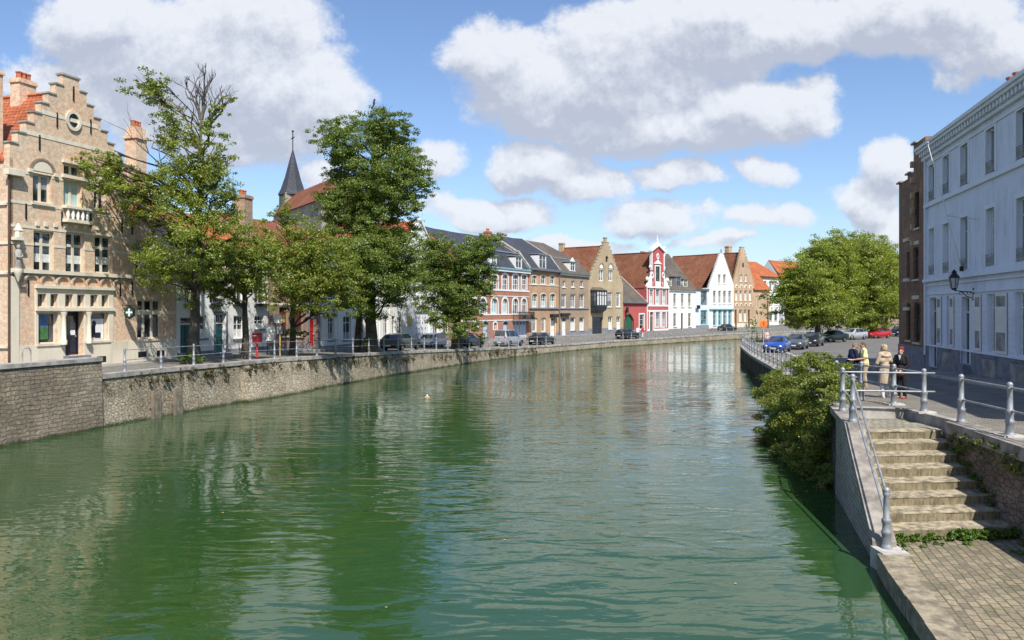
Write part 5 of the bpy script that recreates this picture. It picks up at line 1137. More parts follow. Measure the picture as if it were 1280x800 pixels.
def house_OP():
    b = Bld('gabled_house', 'pinkish buff brick stepped gable house with rows of arched niches and dark doors', HP['N2'], HP['O1'], -.85, 'brickO'); R_ = b.rect; xc = b.S(928)
    za, zt, zb = b.Z(918, 352), b.Z(928, 309), b.Z(942, 356); e = min(za, zb); b.solids.append((0, b.w, -1.2, e+.01)); b.steps(0, za, xc, zt, b.w, zb, 12, .08, 'brickO', pw=.4)
    for a, c in ((924.7, 927.6), (930.7, 933.7)): b.win(R_(a, c, 343, 352), rows=(), fw=.15, frame='wpaint', arch=.5, sill='stone', curtain='curtain', cfrac=(0, 1))
    for a in (919, 924.6, 930.5, 936.2): 
        b.win(R_(a, a+3.4, 363, 376), rows=(.7,), fw=.15, frame='stone', sill='stone', curtain='curtain', cfrac=(0, .7))
        mb = MB(); x0, x1 = b.S(a-.4), b.S(a+3.8)
        for py in (360.5, 383): z = b.Z(928, py); mb.ring(arc(x0+.2, x1-.2, z, .55), arc(x0, x1, z, .8), -.1, .01)
        mb.build('arch_relief', M['stone'], b.root)
    for a, c in ((924, 928), (930, 933.6)): b.win(R_(a, c, 387, 402), rows=(.7,), fw=.16, frame='stone', sill='stone', curtain='curtain', cfrac=(0, .7))
    for a in (918.6, 935): b.door(R_(a, a+2.4, 387, 410), 'brownwood', transom=.8, frame='brownwood', panels=2)
    mb = MB(); x = b.S(928.8); mb.xz([(x-.35, b.Z(928, 334)), (x+.35, b.Z(928, 334)), (x+.35, b.Z(928, 329.5)), (x, b.Z(928, 327.5)), (x-.35, b.Z(928, 329.5))], -.02, .01); mb.build('niche', M['brownwood'], b.root)
    b.gable_roof(.05, b.w-.05, za-.2, xc, b.Z(926, 315.5), 9, 'oldY', y0=.36, ze2=zb-.2); b.panel('stone', [(0, b.w, -1.2, b.Z(928, 404))], 'plinth', .04)
    b.chimney(None, xc+4.6, 6.0, 1.3, 1.0, zb, b.Z(936, 317)+2.0, 'brickO', 0); b.finish(None, 9, True, e)
    b = Bld('brick_annex', 'small buff brick annex with a steep orange roof right of the pinkish gable', HP['O1'], (54.9, 170.6), -.8, 'brickO'); R_ = b.rect; z1 = b.Z(947, 362)
    for a in (944.5, 949): b.win(R_(a, a+2, 370, 384), rows=(.6,), fw=.14, frame='stone'); b.win(R_(a, a+2, 391, 405), rows=(.6,), fw=.14, frame='stone')
    b.prof_roof(-.5, b.w+.2, [(-.4, z1), (5.5, b.Z(940, 334)+1.2), (11, z1)], 'tileX', verge=None); b.finish(z1, 10)
    # white house at the end of the row and its neighbours behind the trees
    p0, p1 = at(945, 186, 0), at(974, 192, 0)
    b = Bld('white_house', 'tall white house with a hipped bright orange roof at the end of the row', (p0.x, p0.y), (p1.x, p1.y), -.7, 'white'); R_ = b.rect; z1 = b.Z(956, 345.5)
    for py in (351, 370, 390):
        for a in (955, 961.5, 968): b.win(R_(a, a+3.6, py, py+11), rows=(.66,), fw=.14, frame='stonegrey' if py > 380 else 'wpaint', sill='stone', pane='glassB')
    zr = b.Z(952, 330)+.8; mb = MB(); w = b.w
    for f in ([(-.4, -.4, z1), (w+.4, -.4, z1), (w-3.5, 4, zr), (0.6, 4, zr)], [(w+.4, -.4, z1), (w+.4, 9, z1), (w-3.5, 4.4, zr), (w-3.5, 4, zr)], [(-.4, 9, z1), (-.4, -.4, z1), (.6, 4, zr), (.6, 4.4, zr)], [(w+.4, 9, z1), (-.4, 9, z1), (.6, 4.4, zr), (w-3.5, 4.4, zr)]): mb.face(f)
    mb.build('roof', M['tileX'], b.root); b.trim('brownwood', -.3, w+.3, z1-.35, z1-.02, -.35, 0, 'eaves_board'); b.finish(z1, 9)
    p0, p1 = at(979, 205, 0), at(1016, 212, 0)
    b = Bld('white_house', 'white house with an orange roof half hidden by the right-hand trees', (p0.x, p0.y), (p1.x, p1.y), -.7, 'white'); z1 = b.Z(985, 352); R_ = b.rect
    for py in (360, 378, 396):
        for a in (976, 983, 990, 997, 1003): b.win(R_(a, a+3.5, py, py+11), rows=(.66,), fw=.14, pane='glassB')
    b.prof_roof(0, b.w, [(-.3, z1), (4.5, b.Z(985, 327)+.6), (9, z1)], 'tileX'); b.finish(z1, 9)
    p0, p1 = at(1008, 170, 0), at(1150, 175, 0)
    b = Bld('row_house', 'long brick row behind the right-hand trees and parked cars', (p0.x, p0.y), (p1.x, p1.y), -.7, 'brickI'); z1 = b.Z(1080, 384); R_ = b.rect
    for py in (388, 401):
        for i in range(16): a = 1012+i*8.4; b.win(R_(a, a+3.6, py, py+9), rows=(.66,), fw=.14)
    b.prof_roof(0, b.w, [(-.3, z1), (4.5, z1+2.5), (9, z1)], 'oldX'); b.finish(z1, 9)
def church():
    o = at(366, 112, -.2); t = thing('church', 'church with a slim grey slate spire, cross and brown roof behind the left houses', 'church', o, rad(-58)); zz = lambda y: zof(y, 112)+.2
    mb = MB(); mb.box(-1.5, 1.5, -1.5, 1.5, 0, zz(243)); mb.build('tower', M['brickW'], t)
    mb = MB(); b_, h = zz(242), zz(186); 
    mb.lathe([(2.1, b_-.3), (1.7, b_+.5), (1.12, lerp(b_, h, .35)), (.05, h)], n=8); mb.build('spire', M['slate'], t)
    mb = MB(); mb.tube([(0, 0, h-.3), (0, 0, zz(164))], .07, 6); mb.box(-.7, .7, -.05, .05, zz(173), zz(173)+.12); mb.ball((0, 0, zz(164)), .16); mb.build('cross', M['iron'], t)
    mb = MB(); mb.prism([(-3.4, zz(274)), (3.4, zz(274)), (0, zz(243))], lambda p, e: (1.4+20*e, p[0], p[1])); mb.build('roof', M['oldX'], t)
    mb = MB(); mb.box(1.51, 21.3, -3.1, 3.1, 0, zz(273)); mb.build('nave_wall', M['brickW'], t)
def pavements():
    pts = [HP['A0'], HP['A1'], HP['B1'], HP['C1'], HP['D1'], HP['E1'], HP['F1'], HP['G1'], HP['H1'], HP['I1'], HP['J1'], HP['K1'], HP['L1'], HP['M1'], HP['N1'], HP['N2'], HP['O1'], HP['P1']]
    zs = [0, 0, -.05, -.25, -.5, -.57, -.65, -.8, -.87, -.92, -.95, -.95, -.95, -.92, -.9, -.88, -.85, -.8]
    mb = MB(); sweep(mb, [Vector((p[0], p[1], z-.0)) for p, z in zip(pts, zs)], [(.3, .004), (-1.3, .004), (-1.33, -.6), (.3, -.6)]); struct(mb.build('pavement', M['pavement']))
# ------------------------------------------------------------------ right-hand buildings
def blue_house():
    p0 = (23.9, 46.2); u = Vector((-.225, -.974)); p1 = (p0[0]+u.x*36, p0[1]+u.y*36)
    b = Bld('townhouse', 'long lavender-blue townhouse with white shutters, on the right', p0, p1, -.35, 'blue'); R_ = b.rect; zr = lambda z: z+.35
    top = zr(11.6)
    st = dict(frame='wpaint', fw=.07, surround='blueband', sw=.2, inset=.16, sproud=.04)
    cols2 = [(1161, 1169), (1178, 1188), (1200.3, 1211.3), (1230, 1247)]
    x4 = (b.S(1230)+b.S(1247))/2; x3 = (b.S(1200.3)+b.S(1211.3))/2; sp = x4-x3
    xs = [((b.S(a)+b.S(c))/2, 1.12) for a, c in cols2]+[(x4+sp*k, 1.15) for k in range(1, 9)]
    for x, w in xs:
        if x+.8 > b.w: continue
        b.win((x-w/2, x+w/2, zr(8.95), zr(10.95)), cols=2, rows=(), curtain='curtgrey' if int(x*3)%3 else None, grille=True, **st)
        b.win((x-w/2, x+w/2, zr(4.75), zr(7.35)), cols=2, rows=(.74,), curtain='curtain' if int(x*3)%2 else 'curtgrey', grille=True, **st)
    gst = dict(frame='wpaint', fw=.07, inset=.12)
    def shutter(a, c, y0, y1, lab=None):
        x0, x1, z0, z1 = R_(a, c, y0, y1); z0, z1 = zr(.86), zr(3.5)
        mb = MB(); w = x1-x0; f = .08; mb.box(x0, x1, -.07, -.03, z0, z1)
        for xa in (x0, x1-f): mb.box(xa, xa+f, -.085, -.068, z0, z1)
        for z in (z0, lerp(z0, z1, .36), lerp(z0, z1, .72), z1-.1): mb.box(x0+f, x1-f, -.085, -.068, z, z+.1)
        n = 16
        for i in range(n): z = lerp(lerp(z0, z1, .36)+.12, lerp(z0, z1, .72), i/n); mb.box(x0+f, x1-f, -.08, -.068, z, z+.035)
        o = mb.build('shutter', M['wpaint'], b.root)
        for za, zb in ((.05, .35), (.78, .95)): q = MB(); q.box(x0+f+.01, x1-f-.01, -.076, -.0695, lerp(z0, z1, za), lerp(z0, z1, zb)); q.build('louvre_panel', M['coping'], o)
    d = b.door(R_(1163, 1171.5, 372, 459), 'navy', transom=.8, surround='blueband', sw=.12, inset=.18); d2 = b.door(R_(1203, 1213, 371, 455), 'navy', transom=.76, surround='blueband', sw=.2, inset=.18, panels=3)
    x0, x1, z0, z1 = R_(1203, 1213, 371, 455); mb = MB(); mb.box(.45*(x1-x0), .85*(x1-x0), .035, .048, (z1-z0)*.83, (z1-z0)*.96); mb.build('red_card', M['signred'], d2)
    x0, x1 = b.S(1183.2), b.S(1188.5); b.win((x0, x1, zr(.86), zr(3.5)), rows=(.76,), cols=1, **gst)
    for a, c in ((1172.5, 1177.5), (1188.7, 1193.3), (1220, 1227.5), (1246.3, 1260)): shutter(a, c, 366, 440)
    x0, x1 = b.S(1234), b.S(1245.8); b.win((x0, x1, zr(.86), zr(3.5)), rows=(.76,), cols=2, curtain='curtain', **gst)
    w5 = b.S(1286)-b.S(1269); 
    for k in range(6):
        x0 = b.S(1269)+k*sp*1.05
        if x0+w5 < b.w: b.win((x0, x0+w5, zr(.86), zr(3.5)), rows=(.76,), cols=2, curtain='curtain', **gst)
    b.panel('plinthgrey', [(0, b.w, -.9, zr(.74))], 'plinth', .05)
    for k, (a, c) in enumerate(((1180, 1189), (1230.5, 1247), (1265, 1285))):
        x0, x1 = b.S(a), b.S(c); b.trim('stonegrey', x0-.1, x1+.1, zr(.62), zr(.7), -.1, -.055, 'cellar_ledge'); b.trim('coping', x0, x1, zr(-.25), zr(.52), -.075, -.052, 'cellar_panel')
    zs = lambda z: zr(z)
    b.trim('blueband', 0, b.w, zs(.745), zs(.84), -.1, 0, 'sill_course'); b.trim('blueband', 0, b.w, zs(8.62), zs(8.82), -.14, 0, 'string_course'); b.trim('blueband', 0, b.w, zs(4.36), zs(4.52), -.2, 0, 'string_course')
    b.trim('blueband', 0, b.w, zs(4.12), zs(4.2), -.08, 0, 'string_course'); b.trim('blueband', 0, b.w, zs(3.62), zs(3.7), -.07, 0, 'string_course'); b.trim('blueband', 0, b.w, zs(11.05), zs(11.15), -.07, 0, 'string_course')
    for a, c in ((1157, 1162), (1193.8, 1201.5), (1214.5, 1219.5), (1228, 1233.5), (1261, 1268)):
        mb = MB(); [mb.box(b.S(a), b.S(c), -.025, 0, zs(.95+.29*i), zs(1.19+.29*i)) for i in range(9)]; mb.build('rustication', M['blueband'], b.root)
    for i in range(0):   # rusticated joints of the ground-floor piers
        pass
    b.trim('blueband', -.3, b.w, zs(11.38), zs(11.56), -.18, 0, 'cornice'); b.trim('blueband', -.42, b.w, zs(11.8), zs(11.95), -.45, 0, 'cornice'); b.trim('blueband', -.5, b.w, zs(11.952), zs(12.12), -.55, .05, 'gutter')
    mb = MB(); n = int(b.w/.42)
    for i in range(n): mb.box(i*.42, i*.42+.2, -.36, -.0, zs(11.565), zs(11.795))
    mb.build('dentils', M['blueband'], b.root)
    b.prof_roof(0, b.w, [(.1, zs(12.05)), (5, zs(13.6)), (10, zs(12.05))], 'slateB')
    xc = b.S(1239); c = MB(); 
    b.chimney(None, xc+1.5, 5, 1.2, .8, zs(12.8), zs(13.4), 'brickC', 0)
    mb = MB(); z = b.Z(1236, 117)
    for i, px in enumerate((1235.5, 1243)): mb2 = MB(); mb2.lathe([(.3, 0), (.24, .6), (.26, .65), (.26, .72), (.2, .74)] if False else [(.17, -.3), (.15, .42), (.19, .46), (.19, .54), (.13, .56)], (b.S(px), .9, z+.15), 10); mb2.build('chimney_pot', M['terra'], b.root)
    b.trim('brickC', b.S(1232), b.S(1247), z-.9, z-.1, .6, 1.25, 'pot_base')
    mb = MB(); mb.tube([(.25, -.12, zs(11.7)), (.25, -.12, zs(.2))], .06, 8); mb.build('downpipe', M['blueband'], b.root)
    b.finish(top, 10)
    mw = b.root.matrix_basis.copy()
    mw = Matrix.Translation(b.root.location) @ Matrix.Rotation(b.root.rotation_euler.z, 4, 'Z')
    # wall lantern
    x = b.S(1217); zl = b.Z(1217, 365); t = thing('wall_lantern', 'black wrought-iron lantern on a scrolled bracket on the blue townhouse', 'lantern', mw @ Vector((x, 0, zl)), b.root.rotation_euler.z)
    mb = MB(); mb.tube([(0, 0, 0), (0, -.4, .02), (0, -.85, .08)], .025, 6); mb.tube([(0, -.02, -.3), (0, -.3, -.2), (0, -.55, .02)], .02, 6); mb.box(-.05, .05, -.03, 0, -.4, .2)
    for k in range(3): mb.ring([(0, 0)]*2, [(0, 0)]*2, 0, 0) if False else mb.tube([Vector((0, -.2-.17*k, -.06))+Vector((0, .075*math.cos(a), .075*math.sin(a))) for a in [j*math.pi/5 for j in range(10)]], .013, 4)
    mb.build('bracket', M['iron'], t)
    c = (0, -.85, .1); mb = MB(); mb.lathe([(.1, 0), (.12, .05), (.13, .09)], c, 6); mb.lathe([(.24, .58), (.26, .62), (.13, .78), (.1, .82), (.13, .86), (.05, .95), (.02, 1.0)], c, 6)
    for k in range(6): a = k*math.pi/3; mb.tube([(c[0]+.13*math.cos(a), c[1]+.13*math.sin(a), c[2]+.08), (c[0]+.22*math.cos(a), c[1]+.22*math.sin(a), c[2]+.6)], .013, 4)
    mb.build('lantern_frame', M['iron'], t); mb = MB(); mb.lathe([(.115, .09), (.205, .585)], c, 6); mb.build('lantern_glass', M['lampglass'], t)
    # flagpole
    x = b.S(1205); zf = b.Z(1205, 336); t = thing('flagpole', 'slim white flagpole leaning out from the blue townhouse wall', 'flagpole', mw @ Vector((x, 0, zf)), b.root.rotation_euler.z)
    a = Vector((0, -.12, 0)); e = Vector((-.35, -1.55, b.Z(1163, 203)-zf)); mb = MB(); mb.tube([a, e], [.034, .022], 6); mb.build('pole', M['wpaint'], t, smooth=True)
    mb = MB(); mb.ball(e+Vector((0, 0, .05)), .06); mb.build('finial', M['copeflag'], t); mb = MB(); mb.box(-.06, .06, -.2, -.04, -.12, .12); mb.build('wall_bracket', M['iron'], t)
    mb = MB(); m_ = a.lerp(e, .42); mb.tube([m_, Vector((2.2, -.02, 2.2))], .007, 4); mb.tube([m_, Vector((-1.7, -.02, 2.9))], .007, 4); mb.build('stay_wire', M['zinc'], t)
    # brown brick gable beyond
    p1 = (23.93, 46.32); p0 = (p1[0]-u.x*6.2, p1[1]-u.y*6.2)
    b = Bld('brick_house', 'old dark brown brick house with stepped gable squeezed beside the blue townhouse', p0, p1, -.5, 'brickR'); R_ = b.rect
    x1 = b.S(1142); x2 = b.S(1134.5); 
    b.solids += [(0, b.w, -.6, b.Z(1131, 226)), (x2, b.w, 9, b.Z(1138, 217)), (x1, b.w, 9, b.Z(1144, 180))]
    for xa, z in ((0, b.Z(1131, 226)), (x2, b.Z(1138, 217)), (x1, b.Z(1144, 180))): b.trim('coping', xa-.12, xa+.9, z, z+.1, -.15, .5, 'coping')
    for k in range(9): z = 3+k*.95; b.trim('brickO', x1-.05, x1+.3, z+4.2, z+4.55, -.2, 0, 'quoin') if z+4.6 < b.Z(1144, 182) else None
    for a, c, y0, y1 in ((1141.5, 1148.5, 309, 349), (1133, 1137, 315, 350), (1142.5, 1150.5, 378, 428), (1133, 1138, 379, 425), (1143, 1149, 240, 285)): b.win(R_(a, c, y0, y1), rows=(.66,), frame='brownwood', fw=.1, sill='stone')
    for y in (352, 388, 302): b.trim('stone', b.S(1131), b.S(1137), b.Z(1134, y), b.Z(1134, y)+.2, -.12, 0, 'stone_block'); 
    for y in (306, 374): b.trim('stone', b.S(1141), b.S(1149), b.Z(1145, y), b.Z(1145, y)+.22, -.06, 0, 'lintel')
    b.panel('plinthgrey', [(0, b.w, -.9, b.Z(1145, 433))], 'plinth', .06); b.gable_roof(.1, b.w+5, 9.4, x1+2.5, b.Z(1144, 180)+.6, 8, 'oldY', y0=.4, ze2=9.0) if False else None
    b.finish(None, 9, True, b.Z(1131, 226)-.3)
def right_pavement():
    pts = [Vector((23.9-.225*t, 46.2-.974*t, 0)) for t in (36, 20, 12, 4, -1, -6)]
    for p in pts: p.z = zR(p.y)
    mb = MB(); sweep(mb, pts, [(1.7, .09), (-.3, .09), (-.3, -.5), (1.7, -.5)]); struct(mb.build('pavement', M['pavement']))
    mb = MB(); sweep(mb, pts, [(1.86, .085), (1.704, .092), (1.704, -.5), (1.86, -.5)]); struct(mb.build('pavement_kerb', M['kerbpale']))
    # flush pale edging bands of the riverside walk
    pts = [Vector((p.x+.2+3.1, p.y, zR(p.y)+.004)) for p in RQs if 30 < p.y < 70]
    mb = MB(); n = len(pts); 
    for a, c in zip(pts, pts[1:]): mb.face([a, c, c+Vector((.22, 0, 0)), a+Vector((.22, 0, 0))])
    struct(mb.build('road_edging', M['kerbpale']))
    # parking bay lines
    mb = MB()
    for d in (56, 62.5, 69): x = interp([(p.y, p.x) for p in RQs], d); mb.face([(x+.5, d, zR(d)+.006), (x+9, d+2.4, zR(d+2.4)+.006), (x+9, d+2.55, zR(d+2.5)+.006), (x+.5, d+.15, zR(d)+.006)])
    struct(mb.build('road_markings', M['kerbpale']))
# ------------------------------------------------------------------ foliage
def leaf_mesh(name, clumps, m, size, dens=15.0, per=None, flat=.75, sub=12, upb=.55, fill=1.12):
    """clumps: [(centre, radius)] in local space -> many separate small leaf faces in uneven sprays"""
    P = []; O = []; Z = []
    for c, r in clumps:
        n = int(per if per else dens*(r/size)**2); ns = max(3, int(sub*(.7+.6*NR.rand())*(min(2.0, max(.7, r/.8)) if not per else 1)))
        sc = NR.normal(size=(ns, 3)); sc /= np.linalg.norm(sc, axis=1)[:, None]; sc *= (r*fill*NR.uniform(.25, 1.0, (ns, 1))**.6); sc[:, 2] *= flat
        sr = r*NR.uniform(.16, .42, ns); k = NR.choice(ns, n, p=sr**2/np.sum(sr**2))
        q = NR.normal(size=(n, 3)); q /= np.linalg.norm(q, axis=1)[:, None]; q *= (NR.uniform(0, 1, (n, 1))**.55)*(1+.35*(NR.rand(n, 1) < .12))
        loc = sc[k]+q*sr[k][:, None]*np.array([1.15, 1.15, .55])
        P.append(np.array(c)+loc); O.append(loc/r); Z.append(np.ones(n)*size*NR.uniform(.65, 1.3, n))
    P = np.concatenate(P); O = np.concatenate(O); Z = np.concatenate(Z); n = len(P)
    nor = NR.normal(size=(n, 3))*.75+O*.6+np.array([0, 0, upb]); nor /= np.linalg.norm(nor, axis=1)[:, None]
    t = NR.normal(size=(n, 3)); t -= nor*np.sum(t*nor, axis=1)[:, None]; t /= np.linalg.norm(t, axis=1)[:, None]; s = np.cross(nor, t)
    L_ = Z[:, None]; W = L_*.36; V = np.empty((n, 4, 3))
    V[:, 0] = P-t*L_*.5; V[:, 1] = P+s*W-t*L_*.05+nor*L_*.08; V[:, 2] = P+t*L_*.5-nor*L_*.06; V[:, 3] = P-s*W-t*L_*.05+nor*L_*.08
    me = bpy.data.meshes.new(name); me.vertices.add(n*4); me.vertices.foreach_set('co', V.ravel().astype(np.float32))
    me.loops.add(n*4); me.loops.foreach_set('vertex_index', np.arange(n*4, dtype=np.int32)); me.polygons.add(n)
    me.polygons.foreach_set('loop_start', np.arange(0, n*4, 4, dtype=np.int32)); me.update(calc_edges=True); me.materials.append(m)
    return me
def leaves_obj(name, clumps, m, size, parent, per=None, dens=15.0, **kw):
    return put(name, leaf_mesh(name, clumps, m, size, dens, per, **kw), parent)
def wig(a, b, n, amp, sag=0.0):
    a, b = Vector(a), Vector(b); L_ = (b-a).length; out = [a]
    for i in range(1, n):
        t = i/n; out.append(a.lerp(b, t)+Vector((rnd.uniform(-1, 1), rnd.uniform(-1, 1), rnd.uniform(-.6, .6)))*amp*L_+Vector((0, 0, sag*L_*math.sin(math.pi*t))))
    out.append(b); return out
def twigs(mb, p, d, L_, r, depth):
    """bare forked branch"""
    d = d.normalized(); pts = [p]
    for i in range(3): d = (d+Vector((rnd.uniform(-.25, .25), rnd.uniform(-.25, .25), rnd.uniform(-.1, .25)))).normalized(); pts.append(pts[-1]+d*L_/3)
    mb.tube(pts, [r, r*.85, r*.7, r*.5], 5 if depth > 1 else 4)
    if depth <= 0: return
    for k in range(3):
        i = rnd.choice((1, 2, 3)) if k else 3; nd = (d+Vector((rnd.uniform(-.9, .9), rnd.uniform(-.9, .9), rnd.uniform(-.35, .6)))).normalized()
        twigs(mb, pts[i], nd, L_*rnd.uniform(.5, .75), r*.55, depth-1)
def tree(name, label, px, d, z, trunk, r0, clumps, m, size, group=None, dens=15.0, bare=(), spread=.75, limbs=True, extra_trunk=(), flat=.8, grow=1.22, fillin=.6, lean=2.2):
    base = at(px, d, z); t = thing(name, label, 'tree', base, group=group)
    tp = [base]+[at(a, d+rnd.uniform(-.3, .3), zof(b, d)) for a, b in trunk]
    mb = MB(); n = len(tp); rr = [r0*1.35]+[r0*(1-.8*i/(n-1)) for i in range(1, n)]
    fine = []; fr = []
    for i in range(n-1):
        for k in range(3): fine.append(tp[i].lerp(tp[i+1], k/3)-base+Vector((rnd.uniform(-1, 1), rnd.uniform(-1, 1), 0))*r0*.12); fr.append(lerp(rr[i], rr[i+1], k/3)*rnd.uniform(.93, 1.08))
    fine.append(tp[-1]-base); fr.append(rr[-1]); mb.tube([fine[0]-Vector((0, 0, .4))]+fine, [fr[0]*1.25]+fr, 10)
    for ex in extra_trunk:
        q = [at(a, d+.7, zof(b, d))-base for a, b in ex]; mb.tube([q[0]-Vector((0, 0, .4))]+q, [r0*.7]+[r0*.6*(1-.6*i/len(q)) for i in range(len(q))], 9)
    cl = []; half = max(8, (max(c[0] for c in clumps)-min(c[0] for c in clumps))/2); cx = (max(c[0] for c in clumps)+min(c[0] for c in clumps))/2
    for i, c in enumerate(clumps):
        px_, py_, r_ = c[:3]; off = (c[3] if len(c) > 3 else rnd.uniform(-1, 1)*spread*math.sqrt(max(.08, 1-((px_-cx)/half)**2)))*half*d/1000*(.7 if px < 640 else 1)-(lean if len(c) < 4 and px < 640 else 0); dd = d+off
        p = at(px_, dd, zof(py_, dd))-base; cl.append((tuple(p), r_*grow*d/1000))
        if limbs:
            zt = min(max(p.z-.35*abs(p.xy.length)-.6*r_*d/1000, tp[1].z-base.z if n > 2 else p.z*.5), tp[-1].z-base.z)
            j = min(range(len(fine)), key=lambda k: abs(fine[k].z-zt)); a = fine[j]; rs = max(.03, min(fr[j]*.5, .035+.011*(p-a).length))
            w = wig(a, p, 5, .05, .06); mb.tube(w, [lerp(rs, .02, k/5) for k in range(6)], 6)
            for _ in range(3): e = p+Vector((rnd.uniform(-1, 1), rnd.uniform(-1, 1), rnd.uniform(-.5, .8)))*r_*d/1000*.9; mb.tube(wig(w[3], e, 3, .06), [.03, .022, .016, .01], 4)
    n0 = len(cl)
    for i in range(n0):      # smaller sprays between neighbouring clumps
        for j in range(i+1, n0):
            a, b = Vector(cl[i][0]), Vector(cl[j][0]); l = (a-b).length
            if l < (cl[i][1]+cl[j][1])*1.05 and rnd.random() < fillin: cl.append((tuple(a.lerp(b, rnd.uniform(.35, .65))), (cl[i][1]+cl[j][1])*.36))
    mb.build('trunk', M['bark'], t, smooth='all')
    if bare:
        for (a, b, c, e, L_, dep, r) in bare:
            q = MB(); p = at(a, d, zof(b, d))-base; v = at(c, d+rnd.uniform(-1, 1), zof(e, d))-base-p; twigs(q, p, v, v.length*.46 if not L_ else L_, r, dep); q.build('bare_branch', M['barkdead'], t)
    leaves_obj('crown', cl, m, size, t, dens=dens, flat=flat); return t
def trees_left():
    tree('lime_tree', 'tall half-bare lime tree with dead top branches before the brick corner house', 241, 42.5, .02, [(243, 430), (246, 330), (249, 260), (250, 200), (251, 160)], .3,
         [(172, 105, 18), (195, 98, 14), (188, 120, 16), (205, 128, 18), (212, 150, 18), (220, 172, 20), (232, 188, 20), (205, 175, 13), (110, 205, 16), (128, 214, 20), (150, 222, 20), (168, 228, 24), (186, 240, 22), (145, 246, 20), (168, 256, 18), (190, 262, 18), (120, 228, 12),
          (262, 165, 17), (272, 140, 10), (278, 188, 15), (285, 128, 9), (256, 205, 24), (232, 215, 22), (216, 228, 22), (268, 228, 22), (248, 238, 26), (222, 262, 24), (250, 272, 26), (276, 262, 20), (206, 300, 26), (232, 308, 28), (192, 338, 20), (214, 335, 22), (250, 305, 26), (228, 350, 24), (200, 322, 22), (262, 335, 22), (284, 240, 14), (240, 372, 14), (185, 352, 11), (105, 195, 10), (138, 205, 14), (175, 275, 16), (205, 285, 20), (180, 320, 14), (185, 335, 14), (300, 290, 10), (160, 235, 16), (86, 192, 8), (96, 199, 11), (118, 186, 8), (102, 212, 10), (275, 215, 16), (290, 250, 12), (282, 275, 14)],
         M['leafA'], .105, 'lime trees along the left quay', dens=9.3, spread=.8, fillin=.33, grow=1.2,
         bare=((250, 150, 240, 92, 0, 3, .09), (250, 160, 262, 84, 0, 3, .09), (252, 150, 252, 72, 0, 3, .1), (257, 165, 285, 100, 0, 3, .08), (262, 150, 320, 112, 0, 3, .07), (262, 150, 305, 118, 0, 2, .06), (230, 200, 135, 180, 0, 2, .05), (245, 170, 205, 110, 0, 2, .08), (250, 150, 228, 80, 0, 3, .06), (240, 230, 110, 190, 0, 2, .05), (270, 200, 310, 215, 0, 2, .05), (255, 280, 260, 262, 1.6, 2, .05)))
    tree('lime_tree', 'low spreading lime tree with dark straight trunk before the teal front door', 307.5, 47, 0, [(307, 420), (306, 370), (303, 330), (300, 300)], .22,
         [(300, 303, 24), (272, 318, 24), (322, 296, 18), (286, 338, 26), (312, 340, 24), (332, 322, 18), (262, 342, 20), (246, 330, 18), (283, 362, 18), (252, 356, 18), (318, 362, 17), (300, 320, 24), (270, 368, 14), (330, 345, 16), (236, 350, 14)], M['leafA'], .105, 'lime trees along the left quay', dens=9.5, spread=.85, fillin=.38)
    tree('lime_tree', 'airy lime tree behind the red postbox with the spire above it', 366, 52.5, -.05, [(366, 410), (365, 360), (362, 310), (358, 275)], .2,
         [(352, 262, 13), (368, 272, 15), (345, 282, 13), (380, 290, 18), (340, 312, 22), (366, 312, 25), (396, 306, 22), (416, 312, 20), (352, 342, 26), (382, 340, 28), (410, 338, 26), (432, 332, 20), (344, 364, 18), (372, 368, 22), (400, 368, 22), (426, 358, 20), (440, 372, 13), (412, 390, 12), (436, 350, 16), (358, 385, 12)], M['leafA'], .105, 'lime trees along the left quay', dens=9.5, spread=.85, fillin=.38)
    tree('lime_tree', 'tallest dark lime tree with a thick double trunk, mid left quay', 463, 60, -.35, [(464, 420), (462, 360), (460, 300), (464, 240), (470, 190), (474, 150)], .5,
         [(402, 168, 14), (418, 160, 15), (438, 156, 16), (458, 152, 15), (478, 148, 15), (497, 152, 13), (505, 168, 14), (486, 172, 20), (462, 178, 22), (436, 182, 20), (416, 186, 16), (502, 190, 20), (520, 206, 16), (535, 232, 11), (526, 240, 12), (480, 202, 24), (452, 208, 26), (426, 212, 18), (508, 218, 18), (418, 240, 20), (440, 244, 26), (468, 240, 28), (496, 246, 22), (516, 258, 14), (412, 266, 18), (432, 278, 24), (462, 276, 28), (490, 278, 22), (508, 284, 14), (420, 300, 20), (450, 310, 28), (480, 312, 28), (506, 308, 18), (430, 330, 22), (462, 342, 28), (494, 342, 24), (516, 336, 18), (438, 362, 20), (470, 370, 24), (500, 366, 20), (448, 386, 14), (515, 358, 16), (428, 380, 10)],
         M['leafB'], .115, 'lime trees along the left quay', dens=14, spread=.8, fillin=.5, extra_trunk=([(447, 441), (448, 410), (452, 360), (458, 320)],),
         bare=((474, 165, 468, 132, 0, 2, .05), (478, 160, 492, 130, 0, 2, .04), (510, 280, 532, 276, 0, 1, .03)))
    tree('lime_tree', 'drooping lime tree on the left quay before the red brick townhouse', 571, 75.5, -.9, [(571, 415), (572, 370), (572, 330), (570, 310)], .48,
         [(537, 300, 13), (548, 308, 14), (560, 314, 15), (584, 306, 14), (600, 302, 13), (613, 302, 12), (624, 296, 7), (592, 318, 17), (526, 328, 18), (546, 334, 20), (568, 338, 22), (590, 340, 20), (608, 328, 14), (524, 352, 15), (542, 360, 20), (566, 364, 22), (588, 366, 20), (606, 352, 13), (534, 380, 14), (552, 388, 18), (576, 390, 18), (594, 388, 14), (550, 402, 11), (568, 412, 12), (584, 412, 12), (598, 410, 9), (605, 372, 10), (606, 424, 6), (530, 312, 12)],
         M['leafB'], .135, 'lime trees along the left quay', dens=13, spread=.75, fillin=.5)
